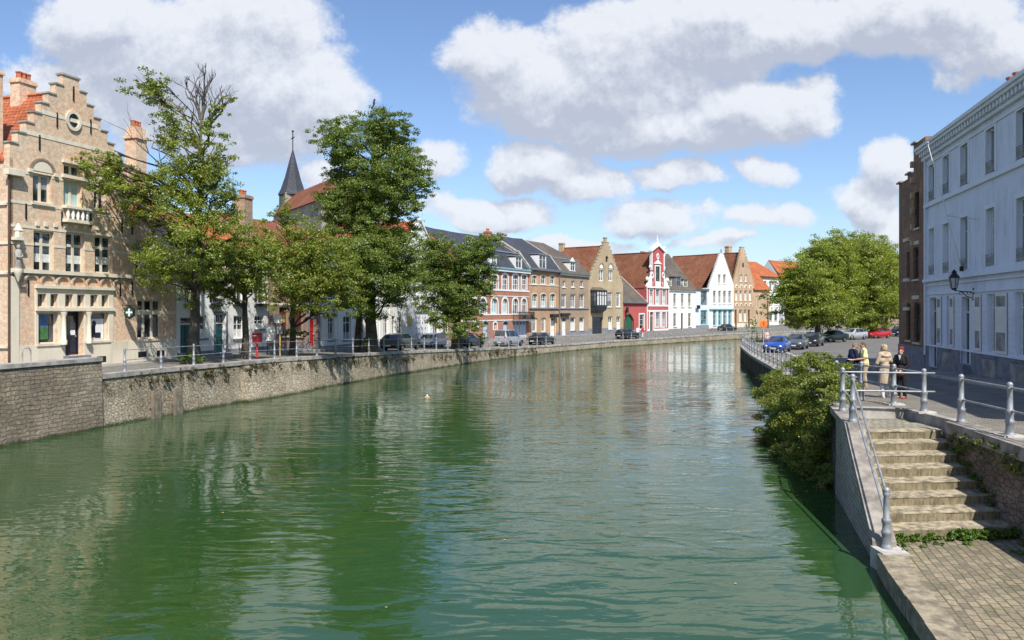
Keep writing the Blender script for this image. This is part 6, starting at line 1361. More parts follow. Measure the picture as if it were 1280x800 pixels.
    # low greenery at the trunks
    for nm, lab, px, d, z, cl, s_ in (('fern', 'bright fern clump at the foot of the half-bare lime tree', 236, 41.3, .02, [((0, 0, .3), .42), ((-.35, .1, .25), .34), ((.35, 0, .28), .36)], .14), ('plant', 'leafy plant at the foot of the tallest dark lime tree', 455, 58.6, -.28, [((0, 0, .45), .4), ((.1, 0, .85), .3)], .14),
                                  ('hanging_plant', 'bright green basket plant fixed to the trunk behind the red postbox', 370, 52.0, 1.05, [((-.3, -.3, .3), .34), ((.3, -.3, .3), .36), ((.65, -.2, .2), .28), ((-.05, -.35, .4), .3)], .15), ('shrub', 'small upright shrub growing on the far quay wall right of the pinkish gable', 941, 143, -1.3, [((0, 0, .6), .9), ((.1, 0, 1.6), .8), ((0, 0, 2.4), .6)], .3)):
        t = thing(nm, lab, 'plant', at(px, d, z)); mb = MB(); [mb.tube(wig((0, 0, -.3), c, 4, .06), .018, 4) for c, r in cl]; mb.build('stem', M['bark'], t); leaves_obj('foliage', cl, M['weed'] if nm != 'shrub' else M['leafC'], s_, t, dens=14)
def trees_right():
    g = 'broad trees over the parked cars on the right bank'
    tree('broad_tree', 'broad leafy tree nearest the canal over the right-hand parked cars', 1022, 93, -.98, [(1022, 405), (1022, 370), (1024, 335), (1028, 315)], .32,
         [(978, 352, 10), (985, 368, 13), (990, 348, 14), (1002, 332, 16), (1016, 318, 15), (1030, 308, 14), (1046, 302, 13), (1036, 325, 20), (1012, 345, 20), (992, 380, 14), (1010, 370, 20), (1034, 350, 24), (1054, 334, 18), (1030, 378, 22), (1052, 362, 20), (1008, 392, 14), (1046, 386, 16), (982, 388, 9), (1024, 400, 12), (1058, 312, 13), (1000, 360, 16), (972, 372, 7), (990, 398, 10), (1008, 404, 9), (1040, 402, 11), (1056, 396, 11)], M['leafC'], .17, g, dens=14, spread=.8, grow=1.4, fillin=.7)
    tree('broad_tree', 'broad leafy tree in the middle of the right-hand clump, behind the silver car', 1076, 108, -1.0, [(1076, 405), (1074, 365), (1074, 330), (1076, 310)], .32,
         [(1058, 300, 11), (1072, 302, 13), (1088, 304, 13), (1100, 314, 13), (1066, 320, 17), (1086, 326, 20), (1106, 332, 15), (1060, 345, 18), (1080, 352, 22), (1102, 354, 19), (1066, 374, 18), (1088, 380, 18), (1106, 378, 15), (1058, 394, 12), (1078, 400, 12), (1098, 398, 12), (1068, 404, 9), (1090, 405, 8)], M['leafC'], .19, g, dens=14, spread=.8, grow=1.42, fillin=.7)
    tree('broad_tree', 'broad leafy tree on the far side of the right-hand clump, beside the brown brick gable', 1108, 118, -1.0, [(1108, 408), (1108, 370), (1110, 335)], .3,
         [(1108, 312, 10), (1118, 322, 11), (1112, 338, 15), (1124, 346, 12), (1116, 362, 16), (1130, 368, 11), (1110, 384, 14), (1126, 386, 12), (1116, 400, 9), (1130, 330, 8), (1134, 350, 9), (1102, 326, 13)], M['leafE'], .21, g, dens=14, spread=.8, grow=1.35, fillin=.7)
    tree('small_tree', 'thin dark half-bare tree in front of the white house ending the row', 960, 160, -.9, [(960, 395), (959, 375), (958, 362)], .14, [(952, 372, 4.5), (958, 366, 5), (964, 376, 5), (955, 384, 5), (968, 388, 5), (960, 394, 4), (950, 390, 3.5)], M['leafB'], .4, None, dens=9)
def bushes():
    t = thing('bush', 'large sprawling bush spilling over the right quay wall into the water', 'bush', (10.2, 27, 0)); o = Vector(t.location); cl = []; st = MB()
    def add(px, py, r, d): p = at(px, d, zof(py, d))-o; cl.append((tuple(p), r*1.42*d/1000)); return p
    A, Bc, D_ = [], [], []
    rows = [(1038, 470, 26, 24.5), (1015, 468, 24, 27), (1030, 490, 28, 24.5), (995, 472, 22, 31), (1005, 492, 26, 27.5), (975, 480, 20, 35), (985, 500, 24, 30), (965, 495, 18, 36), (960, 515, 18, 33.5), (980, 525, 24, 29), (1010, 520, 28, 25.5), (1035, 520, 26, 23.6), (970, 545, 20, 30), (1000, 550, 26, 26.5), (1030, 550, 26, 23.4), (985, 570, 20, 27), (1012, 575, 24, 24.5), (1035, 580, 22, 23.2), (1012, 600, 22, 24), (1036, 603, 18, 23), (1025, 617, 16, 23.4), (955, 535, 13, 33), (1020, 452, 14, 27.5), (1000, 458, 14, 31), (1058, 482, 14, 26.2), (1066, 494, 10, 25.4), (1058, 503, 12, 25), (975, 470, 13, 37), (1046, 455, 12, 25), (1042, 560, 18, 22.7), (1042, 588, 17, 22.5), (1036, 612, 14, 22.6), (1044, 530, 18, 22.7), (1040, 500, 18, 22.9), (1000, 580, 18, 25.5), (960, 490, 14, 37)]
    for a, b, r, d in rows:
        p = add(a, b, r, d); st.tube(wig(p+Vector((.9, .1, -1.4-rnd.random())), p, 4, .07, .1), [.05, .035, .025, .015, .01], 4)
    n = len(cl); st.build('stems', M['bark'], t)
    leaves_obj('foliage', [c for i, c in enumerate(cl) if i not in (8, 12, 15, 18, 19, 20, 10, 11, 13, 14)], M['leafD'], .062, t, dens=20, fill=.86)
    leaves_obj('yellow_green_foliage', [cl[i] for i in (10, 11, 13, 14, 16)], M['leafE'], .07, t, dens=18, fill=.88); leaves_obj('low_foliage', [cl[i] for i in (8, 12, 15, 18, 19, 20)], M['leafD'], .058, t, dens=20, fill=.86)  # middle of the bush has yellow-green leaves of its own colour
    # weeds along the lowest step and between the setts
    cl = []
    for i in range(46):
        x = lerp(7.55, 10.35, i/45.); y = 16.05+.1*(x-7.7)-rnd.uniform(.0, .16); r = rnd.uniform(.06, .15)*(1.3 if x > 8.8 else .9)
        cl.append(((x, y, LAND+r*.7), r))
    for x, y in ((7.62, 15.7), (7.5, 15.3), (7.75, 15.95), (8.0, 15.6), (9.6, 15.2), (8.4, 15.75), (10.0, 15.7), (9.0, 15.8)): cl.append(((x, y, LAND+.02), rnd.uniform(.06, .12)))
    for i in range(26): y = rnd.uniform(16.6, 19.6); x = (Xi(y)+.06 if rnd.random() < .35 else Xw(y)-.08); z = LAND+.2*(1+int((y-16.12)/.535)); cl.append(((x, y, z+.06), rnd.uniform(.05, .12)))
    o = put('weeds', leaf_mesh('weeds', cl, M['weed'], .05, 26, None, flat=.7, fill=.9)); tag(o, 'green weeds and ivy rooted along the lowest stone step', 'weeds', kind='stuff')
    cl = [((Xw(y)-.0+rnd.uniform(-.06, .02), y, rnd.uniform(-.55, -.12)), rnd.uniform(.07, .16)) for y in [rnd.uniform(15.6, 19.6) for _ in range(34)]]
    o = put('moss', leaf_mesh('moss', cl, M['leafD'], .04, 18, None, flat=.6)); tag(o, 'dark moss and small plants hanging on the shaded retaining wall', 'moss', kind='stuff')
    cl = []
    for _ in range(260):
        i = rnd.randrange(8, 60); p = LP[i] if i < len(LP) else LP[-10]
        if not 34.5 < p.y < 92: continue
        q = p.lerp(LP[i+1], rnd.random()); z = q.z-rnd.uniform(.2, .75); r = rnd.uniform(.08, .24); cl.append(((q.x+.05, q.y-.08, z), r))
    o = put('wall_plants', leaf_mesh('wall_plants', cl, M['walld'], .07, 13, None, flat=1.0)); tag(o, 'dry brown and green plants clinging along the left quay wall', 'wall plants', kind='stuff')
# ------------------------------------------------------------------ vehicles
CARS = {
 'hatch': [(0, .36, .56, .58, .62, .5), (.02, .24, .64, .68, .76, .62), (.10, .2, .74, .80, .84, .70), (.26, .2, .86, .96, .85, .70), (.45, .2, .92, 1.40, .86, .57), (.56, .2, .94, 1.45, .86, .58), (.78, .2, .97, 1.43, .86, .58), (.90, .2, .99, 1.34, .85, .57), (.975, .24, .98, 1.02, .82, .64), (1, .38, .86, .9, .76, .6)],
 'sedan': [(0, .36, .56, .58, .62, .5), (.02, .24, .64, .68, .76, .62), (.10, .2, .74, .80, .84, .70), (.29, .2, .86, .94, .85, .70), (.44, .2, .92, 1.38, .86, .56), (.54, .2, .94, 1.43, .86, .57), (.68, .2, .97, 1.40, .86, .57), (.84, .2, .98, 1.06, .85, .66), (.97, .26, .96, 1.02, .82, .64), (1, .38, .86, .9, .76, .6)],
 'van': [(0, .38, .62, .64, .66, .52), (.02, .26, .72, .78, .78, .64), (.12, .22, .86, .94, .85, .70), (.22, .22, .96, 1.08, .86, .70), (.36, .22, 1.02, 1.62, .87, .66), (.48, .22, 1.04, 1.78, .87, .68), (.80, .22, 1.06, 1.80, .87, .69), (.95, .22, 1.06, 1.76, .86, .68), (.985, .26, 1.02, 1.1, .85, .72), (1, .38, .86, .9, .8, .66)]}
def car(name, label, x, y, z, heading, paint, kind='hatch', Ln=4.1, H=1.45, W=1.72, group=None, plate=True):
    """heading = (dx, dy) the nose points to; local +X = nose"""
    t = thing(name, label, 'car' if kind != 'van' else 'van', (x, y, z), math.atan2(heading[1], heading[0]), group)
    st = CARS[kind]; h0 = max(s[3] for s in st); kz = H/h0; ky = W/1.74; rings = []
    for f, zb, zl, zt, hb, ht in st:
        X = Ln*(.5-f); zb, zl, zt = zb*kz, zl*kz, zt*kz; hb *= ky; ht *= ky; m_ = (zb+zl)/2
        half = [(hb*.86, zb), (hb*.985, zb+(zl-zb)*.2), (hb*1.02, m_), (hb, zl), (ht+.02*(hb-ht), zt-.05*kz), (ht*.8, zt-.008), (0, zt+.01)]
        rings.append([(X, a, b) for a, b in half]+[(X, -a, b) for a, b in reversed(half[:-1])])
    mb = MB(); k = len(rings[0]); mb.v = [p for r in rings for p in r]
    for i in range(len(rings)-1):
        for j in range(k): j2 = (j+1) % k; mb.f.append((i*k+j, i*k+j2, (i+1)*k+j2, (i+1)*k+j)); mb.m.append(0)
    mb.f.append(tuple(range(k))); mb.m.append(0); e = (len(rings)-1)*k; mb.f.append(tuple(e+j for j in range(k))); mb.m.append(0)
    mb.build('body', M['car_'+paint], t, smooth=35)
    def V(i, j): return Vector(rings[i][j])
    cen = Vector((0, 0, .9*kz))
    def pane(a, b, c, d, nm, mt='carglass', ins=.08, out=.012):
        m_ = (a+b+c+d)/4; q = [p.lerp(m_, ins) for p in (a, b, c, d)]; n = (q[1]-q[0]).cross(q[2]-q[0]).normalized()
        if n.dot(m_-cen) < 0: n = -n
        o = MB(); o.face([p+n*out for p in q]); o.face([p-n*.02 for p in reversed(q)])
        for i in range(4): o.face([q[i]+n*out, q[(i+1) % 4]+n*out, q[(i+1) % 4]-n*.02, q[i]-n*.02])
        o.build(nm, M[mt], t)
    iw, it = (3, 4); roof0 = 4; rb = 7
    def curved(i0, i1, nm, t0=.07, t1=.92):
        o = MB(); rows = []
        for tt in (t0, t1):
            row = []
            for j in range(4, 9):
                p = V(i0, j).lerp(V(i1, j), tt); s_ = 1 if i0 == 3 else -1; row.append(Vector((p.x+.014*s_, p.y*.93, p.z+.016)))
            rows.append(row)
        for j in range(4): o.face([rows[0][j], rows[0][j+1], rows[1][j+1], rows[1][j]]); dz = Vector((0, 0, -.03)); o.face([rows[0][j]+dz, rows[0][j+1]+dz, rows[1][j+1]+dz, rows[1][j]+dz])
        o.build(nm, M['carglass'], t)
    curved(3, 4, 'windscreen'); curved(*((6, 7) if kind == 'sedan' else (7, 8)), 'rear_window')
    last = 6 if kind == 'sedan' else 7
    for j, s_ in ((3, 0), (8, 1)):
        lo, hi = (3, 4) if s_ == 0 else (9, 8)
        a0 = V(3, lo).lerp(V(4, lo), .45); pane(a0, V(5, lo), V(5, hi), V(4, hi).lerp(V(5, hi), .1), 'side_window', ins=.07)
        pane(V(5, lo), V(6, lo) if kind != 'sedan' else V(6, lo).lerp(V(7, lo), .35), V(6, hi), V(5, hi), 'side_window', ins=.07)
        if kind != 'sedan': pane(V(6, lo), V(7, lo).lerp(V(8, lo), .3), V(7, hi), V(6, hi), 'side_window', ins=.1)
    wr = .31*max(1, kz*.98)
    for fx in (.18, .80):
        for s_ in (-1, 1):
            X = Ln*(.5-fx); w = MB(); y0 = s_*(W/2-.02); 
            w.lathe([(wr*.55, -.2), (wr*.95, -.2), (wr, -.15), (wr, -.03), (wr*.93, .012), (wr*.66, .0)], (0, 0, 0), 16, ax=1)
            o = w.build('wheel', M['tyre'], t, smooth=50, loc=(X, y0, wr)); o.rotation_euler = (0, 0, 0 if s_ > 0 else math.pi)
            r = MB(); r.lathe([(wr*.68, -.06), (wr*.66, .008), (wr*.5, -.006), (wr*.18, .004), (wr*.02, .004)], n=14, ax=1); r.build('rim', M['rim'], o, smooth=30)
            a = MB(); a.ring([(wr*1.02*math.cos(q), wr*1.02*math.sin(q)) for q in [math.pi*i/10 for i in range(11)]], [(wr*1.16*math.cos(q), wr*1.16*math.sin(q)) for q in [math.pi*i/10 for i in range(11)]], -.1, .012); a.build('wheel_arch', M['blackplastic'], t, loc=(X, s_*(W/2*1.0), wr)) 
    zl = st[1][2]*kz; X0 = Ln/2; zr = st[-1][2]*kz
    for s_ in (-1, 1):
        o = MB(); o.ball((X0-.16, s_*W*.335, zl-.035), (.16, .17, .085), 10, 6); o.build('headlight', M['headlamp'], t, smooth=True)
        o = MB(); o.ball((-X0+.1, s_*W*.40, zr+.0 if kind != 'van' else zr+.12), (.12, .1, .13 if kind != 'van' else .22), 8, 6); o.build('tail_light', M['tail'], t, smooth=True)
        o = MB(); o.ball((Ln*(.5-.33), s_*(W/2+.08), st[4][2]*kz+.06), (.06, .1, .07), 8, 5); o.build('mirror', M['car_'+paint], t, smooth=True)
    o = MB(); o.box(X0-.02, X0+.04, -W*.36, W*.36, .3*kz, .44*kz); o.box(X0-.06, X0+.012, -W*.2, W*.2, .5*kz, .6*kz); o.box(-X0-.04, -X0+.02, -W*.36, W*.36, .36*kz, .5*kz); o.build('bumper_trim', M['blackplastic'], t)
    if plate:
        for s_ in (1, -1): o = MB(); xx = s_*(X0+.045); o.box(min(xx, xx-s_*.01), max(xx, xx-s_*.01), -.26, .26, .36*kz+(0 if s_ > 0 else .06), .36*kz+.11+(0 if s_ > 0 else .06)); o.build('number_plate', M['plate'], t)
    return t
def vehicles():
    g = 'cars parked along the left quay'
    def pk(px, d): p = at(px, d, 0); return p.x, p.y
    for a in (
      ('parked_car', 'dark grey hatchback with red tail lamp parked behind the tallest lime tree', 501, 66, (.36, .93), 'slategrey', 'hatch', 4.2, 1.44), ('parked_car', 'pale blue-silver compact car parked in front of the white dotted garage door', 538.5, 80, (-.36, -.93), 'pale', 'van', 3.9, 1.52),
      ('parked_car', 'dark navy hatchback parked behind the drooping lime tree trunk', 585, 79, (.40, .91), 'navy', 'hatch', 4.2, 1.45), ('parked_van', 'silver van parked before the pale blue garage of the red brick townhouse', 636, 89, (.49, .87), 'light', 'van', 4.2, 1.85),
      ('parked_car', 'black saloon car parked before the orange-buff townhouse', 677, 95.5, (.52, .85), 'dark', 'sedan', 4.5, 1.4), ('parked_car', 'dark car parked before the pointed green door of the low red house', 784, 115, (.66, .75), 'dark', 'hatch', 4.2, 1.45),
      ('parked_car', 'dark car parked in front of the white stepped gable with turquoise frames', 909, 146, (.70, .71), 'dark', 'sedan', 4.4, 1.42)):
        x, y = pk(a[2], a[3]); zz = zL(y)+.04
        car(a[0], a[1], x, y, zz, a[4], a[5], a[6], a[7], a[8], group=g)
    g = 'cars parked under the right-hand trees'
    for a in (
      ('parked_car', 'bright blue hatchback facing the camera beside the right quay railing', 972, 70, (-.50, -.87), 'blue', 'hatch', 3.8, 1.42), ('parked_car', 'grey hatchback parked right behind the bright blue car', 996, 76, (-.48, -.88), 'grey', 'hatch', 4.1, 1.46),
      ('parked_car', 'black hatchback second behind the bright blue car under the tree', 1016, 83, (-.52, -.85), 'dark', 'hatch', 4.1, 1.46), ('parked_car', 'dark green car in deep shade left of the silver car', 1040, 95, (-.86, -.5), 'green', 'sedan', 4.2, 1.42),
      ('parked_car', 'silver hatchback parked left of the red car under the trees', 1066, 103, (-.86, -.52), 'silver', 'hatch', 4.1, 1.46), ('parked_car', 'bright red car with its nose to the left under the trees', 1096, 108, (-.88, -.47), 'red', 'hatch', 4.1, 1.42),
      ('parked_car', 'dark navy car nearest the brown brick gable in the shade', 1123, 116, (-.7, -.71), 'navy', 'hatch', 4.1, 1.46)):
        x, y = pk(a[2], a[3]); car(a[0], a[1], x, y, zR(y), a[4], a[5], a[6], a[7], a[8], group=g)
# ------------------------------------------------------------------ people
def remesh(mb, name, m, parent, vox):
    me = mb.mesh('tmp', M['skin']); o = put('tmp', me); md = o.modifiers.new('r', 'REMESH'); md.mode = 'VOXEL'; md.voxel_size = vox; md.use_smooth_shade = True
    sm = o.modifiers.new('s', 'SMOOTH'); sm.factor = .5; sm.iterations = 2
    bpy.context.view_layer.update(); ev = o.evaluated_get(bpy.context.evaluated_depsgraph_get()); r = bpy.data.meshes.new_from_object(ev); bpy.data.objects.remove(o); bpy.data.meshes.remove(me)
    r.name = name; r.materials.clear(); r.materials.append(m); r.polygons.foreach_set('use_smooth', [True]*len(r.polygons)); return put(name, r, parent)
def cloth(name, c, rough=.85, **kw):
    if name not in M: M[name] = plain(name, c, rough, var=.18, scale=9, spec=.2, bmp=.25)
    return M[name]
def person(label, x, y, z, face, h=1.72, lean=0, arms=None, legs=None, top=None, bottom=None, coat=None, hair=None, hair_long=0, shoes=(.03, .025, .02), sleeves='long', trousers='long', vox=.0105, extra=None, fem=False, headyaw=0, headpitch=0, group=None):
    t = thing('person', label, 'person', (x, y, z), math.atan2(face[1], face[0])-math.pi/2, group); f = h/1.72
    Lm = Matrix.Rotation(-rad(lean), 4, 'X'); hipz = .93
    def U(p): q = Lm @ (Vector(p)-Vector((0, 0, hipz)))+Vector((0, 0, hipz)); return q*f
    def W(p): return Vector(p)*f
    sh = .17 if fem else .19; arms = arms or {-1: ((-.25, -.02, 1.13), (-.26, .1, .88)), 1: ((.25, -.02, 1.13), (.26, .1, .88))}
    legs = legs or {-1: ((-.1, .03, .5), (-.1, -.02, .09)), 1: ((.1, .03, .5), (.1, -.02, .09))}
    HM = Matrix.Rotation(rad(headyaw), 4, 'Z') @ Matrix.Rotation(-rad(headpitch), 4, 'X'); hc = Vector((0, .02, 1.59))
    def Hd(p): return U(hc+HM @ Vector(p))
    def torso(mb, g, z0=.86):
        for c, r in (((0, 0, .95), (.165 if fem else .155, .115, .12)), ((0, 0, 1.08), (.135 if fem else .15, .105, .15)), ((0, .01, 1.27), (.155 if fem else .175, .12, .19))):
            n0 = len(mb.v); mb.ball((0, 0, 0), tuple((q+g)*f for q in r), 14, 10); mb.v[n0:] = [tuple(U(Vector(c)) + Lm.to_3x3() @ Vector(v)) for v in mb.v[n0:]]
        mb.tube([U((-sh+.01, 0, 1.40)), U((0, 0, 1.425)), U((sh-.01, 0, 1.40))], [(.058+g)*f, (.072+g)*f, (.058+g)*f], 10, round_=True)
        mb.tube([U((-.1, 0, 1.2)), U((0, 0, 1.3)), U((.1, 0, 1.2))], [(.1+g)*f]*3, 10, round_=True)
    def arm(mb, s_, g, frac=1.0):
        e, w = arms[s_]; S0, E, Wr = U((s_*sh, 0, 1.39)), U(e), U(w)
        if frac >= 1: mb.tube([S0, S0.lerp(E, .5), E, E.lerp(Wr, .4), Wr], [(.052+g)*f, (.046+g)*f, (.038+g)*f, (.037+g)*f, (.026+g)*f], 10, round_=True)
        else: mb.tube([S0, S0.lerp(E, .4), S0.lerp(E, .75)], [(.054+g)*f, (.05+g)*f, (.05+g)*f], 10, round_=True)
    def leg(mb, s_, g, frac=1.0):
        k, a = legs[s_]; H0, K, A = W((s_*.085, 0, .9)), W(k), W(a)
        p = [H0, H0.lerp(K, .5), K, K.lerp(A, .35), A]; r = [.088, .078, .056, .058, .04]
        if frac < 1: p = p[:3]+[K.lerp(A, .2)]; r = [.09, .082, .066, .066]
        mb.tube(p, [(q+g)*f for q in r], 12, round_=True)
    mb = MB(); torso(mb, -.01)
    for s_ in (-1, 1): arm(mb, s_, 0); leg(mb, s_, 0)
    mb.tube([U((0, -.01, 1.40)), U((0, 0, 1.46)), Hd((0, -.01, -.05))], [.062*f, .054*f, .052*f], 10, round_=True)
    def hb(c, r, n=14, m_=10):
        n0 = len(mb.v); mb.ball((0, 0, 0), tuple(q*f for q in r), n, m_); R3 = (Lm @ HM).to_3x3(); mb.v[n0:] = [tuple(Hd(c)+R3 @ Vector(v)) for v in mb.v[n0:]]
    hb((0, 0, .02), (.072, .092, .105)); hb((0, .03, -.05), (.055, .062, .062)); hb((0, .082, -.085), (.024, .022, .022))
    mb.tube([Hd((0, .088, .025)), Hd((0, .105, -.012)), Hd((0, .112, -.022))], [.012*f, .016*f, .018*f], 6, round_=True)
    for s_ in (-1, 1): hb((s_*.073, -.005, .0), (.014, .022, .034), 8, 6)
    hb((0, .092, -.055), (.026, .012, .013), 8, 6)
    for s_ in (-1, 1):      # hands: palm, four curled fingers, thumb at the palm's side
        e, w = arms[s_]; E, Wr = U(e), U(w); d = (Wr-E).normalized(); sd = d.cross(Vector((0, 0, 1))); sd = sd.normalized() if sd.length > .3 else Vector((0, 1, 0)); nn = sd.cross(d).normalized()
        P = Wr+d*.05*f; mb.tube([Wr, P, Wr+d*.09*f], [.027*f, .033*f, .032*f], 8, round_=True)
        for i, ln in enumerate((.062, .074, .07, .052)):
            b = Wr+d*.085*f+sd*(i-1.5)*.021*f; m1 = b+(d*.55-nn*.25).normalized()*ln*.55*f; m2 = m1+(d*.35-nn*.8).normalized()*ln*.5*f; mb.tube([b-d*.02*f, b, m1, m2], [.0098*f, .0098*f, .009*f, .0082*f], 6, round_=True)
        b = Wr+d*.035*f+sd*s_*-.026*f; mb.tube([b, b+(d*.6+sd*s_*-.7).normalized()*.035*f, b+(d*.9+sd*s_*-.4-nn*.4).normalized()*.068*f], [.013*f, .0115*f, .0095*f], 6, round_=True)
    for s_ in (-1, 1): a = W(legs[s_][1]); mb.tube([a, a+Vector((0, .02, -.04))*f, a+Vector((0, .16, -.05))*f], [.042*f, .042*f, .03*f], 8, round_=True)
    remesh(mb, 'body', M['skin'], t, vox*f)
    for s_ in (-1, 1): q = MB(); q.ball(Hd((s_*.03, .086, .022)), .0095*f, 6, 5); q.build('eye', M['navy'], t)
    if top:
        mb = MB(); torso(mb, .014); mb.tube([U((0, 0, 1.02)), U((0, .005, .86))], [.155*f, .165*f], 14, round_=True)
        for s_ in (-1, 1): arm(mb, s_, .017, 1 if sleeves == 'long' else .5)
        mb.tube([U((0, -.02, 1.43)), U((0, -.01, 1.475))], [.066*f, .06*f], 10); remesh(mb, 'jacket' if sleeves == 'long' else 'shirt', top, t, vox*f)
    if bottom:
        mb = MB(); mb.ball(tuple(W((0, 0, .93))), (.172*f, .13*f, .11*f), 14, 10)
        for s_ in (-1, 1): leg(mb, s_, .018, 1 if trousers == 'long' else .5)
        remesh(mb, 'trousers' if trousers == 'long' else 'shorts', bottom, t, vox*f)
    if coat:
        mb = MB(); torso(mb, .022)
        for s_ in (-1, 1): arm(mb, s_, .024)
        mb.tube([U((0, 0, 1.08)), W((0, 0, .9)), W((0, -.01, .62)), W((0, -.01, .46))], [.155*f, .18*f, .205*f, .225*f], 18, round_=False); mb.tube([U((0, -.03, 1.42)), U((0, -.015, 1.49))], [.075*f, .072*f], 12)
        mb.tube([U((.14, -.1, 1.37)), U((0, -.13, 1.33)), U((-.14, -.1, 1.37))], [.03*f, .035*f, .03*f], 8, round_=True); remesh(mb, 'coat', coat, t, vox*f)
        b = MB(); b.lathe([(.172*f, 0), (.176*f, .03*f), (.172*f, .06*f)], tuple(W((0, 0, 1.03))), 20); q = b.build('belt', coat, t)
    if hair:
        mb = MB(); n0 = len(mb.v)
        def hh(c, r):
            n0 = len(mb.v); mb.ball((0, 0, 0), tuple(q*f for q in r), 14, 10); R3 = (Lm @ HM).to_3x3(); mb.v[n0:] = [tuple(Hd(c)+R3 @ Vector(v)) for v in mb.v[n0:]]
        g = .008+hair_long*.004; hh((0, -.02, .042), (.073+g, .086+g, .084+g)); hh((0, -.05, -.0), (.064+g, .048+g, .075+g))
        if hair_long:
            for s_ in (-1, 1): hh((s_*.062, -.02, .005), (.022, .045, .055))
            hh((0, .045, .105), (.062, .04, .03))
            for _ in range(10): a = rnd.uniform(0, 6.28); hh((.065*math.cos(a), -.02+.075*math.sin(a), .06+rnd.uniform(-.05, .06)), (.026, .026, .026))
        remesh(mb, 'hair', hair, t, .011*f)
    sm = cloth('shoe_leather_%d' % int(sum(shoes)*1000), shoes, .5); 
    for s_ in (-1, 1): a = W(legs[s_][1]); mb = MB(); mb.tube([a+Vector((0, -.03, -.045))*f, a+Vector((0, .05, -.05))*f, a+Vector((0, .17, -.062))*f], [.047*f, .045*f, .036*f], 10, round_=True); mb.box((a.x-.04*f), (a.x+.04*f), a.y-.07*f, a.y+.2*f, 0, .022*f); mb.build('shoe', sm, t, smooth=50)
    if extra: extra(t, U, W, f)
    return t
def bicycle(label, x, y, z, face, paint='iron', group=None):
    t = thing('bicycle', label, 'bicycle', (x, y, z), math.atan2(face[1], face[0]), group); fr = MB()
    for X in (-.52, .52):
        w = MB(); w.tube([(X+.33*math.cos(a), 0, .34+.33*math.sin(a)) for a in [k*math.pi/10 for k in range(21)]], .02, 5); o = w.build('wheel', M['tyre'], t)
        s = MB(); [s.tube([(X, 0, .34), (X+.32*math.cos(a), 0, .34+.32*math.sin(a))], .004, 3) for a in [k*math.pi/6 for k in range(12)]]; s.lathe([(.03, -.04), (.03, .04)], (X, 0, .34), 6, ax=1); s.build('spokes', M['rim'], o)
    for a, b in (((-.52, .34), (-.08, .3)), ((-.08, .3), (-.2, .82)), ((-.52, .34), (-.17, .7)), ((-.08, .3), (.36, .72)), ((-.17, .7), (.34, .8)), ((.52, .34), (.32, .98))): fr.tube([(a[0], 0, a[1]), (b[0], 0, b[1])], .018, 6)
    fr.build('frame', M[paint], t); q = MB(); q.ball((-.21, 0, .87), (.14, .07, .045), 8, 5); q.build('saddle', M['blackplastic'], t); q = MB(); q.tube([(.2, -.28, 1.02), (.33, -.2, 1.0), (.33, .2, 1.0), (.2, .28, 1.02)], .014, 6); q.build('handlebar', M['rim'], t)
    return t
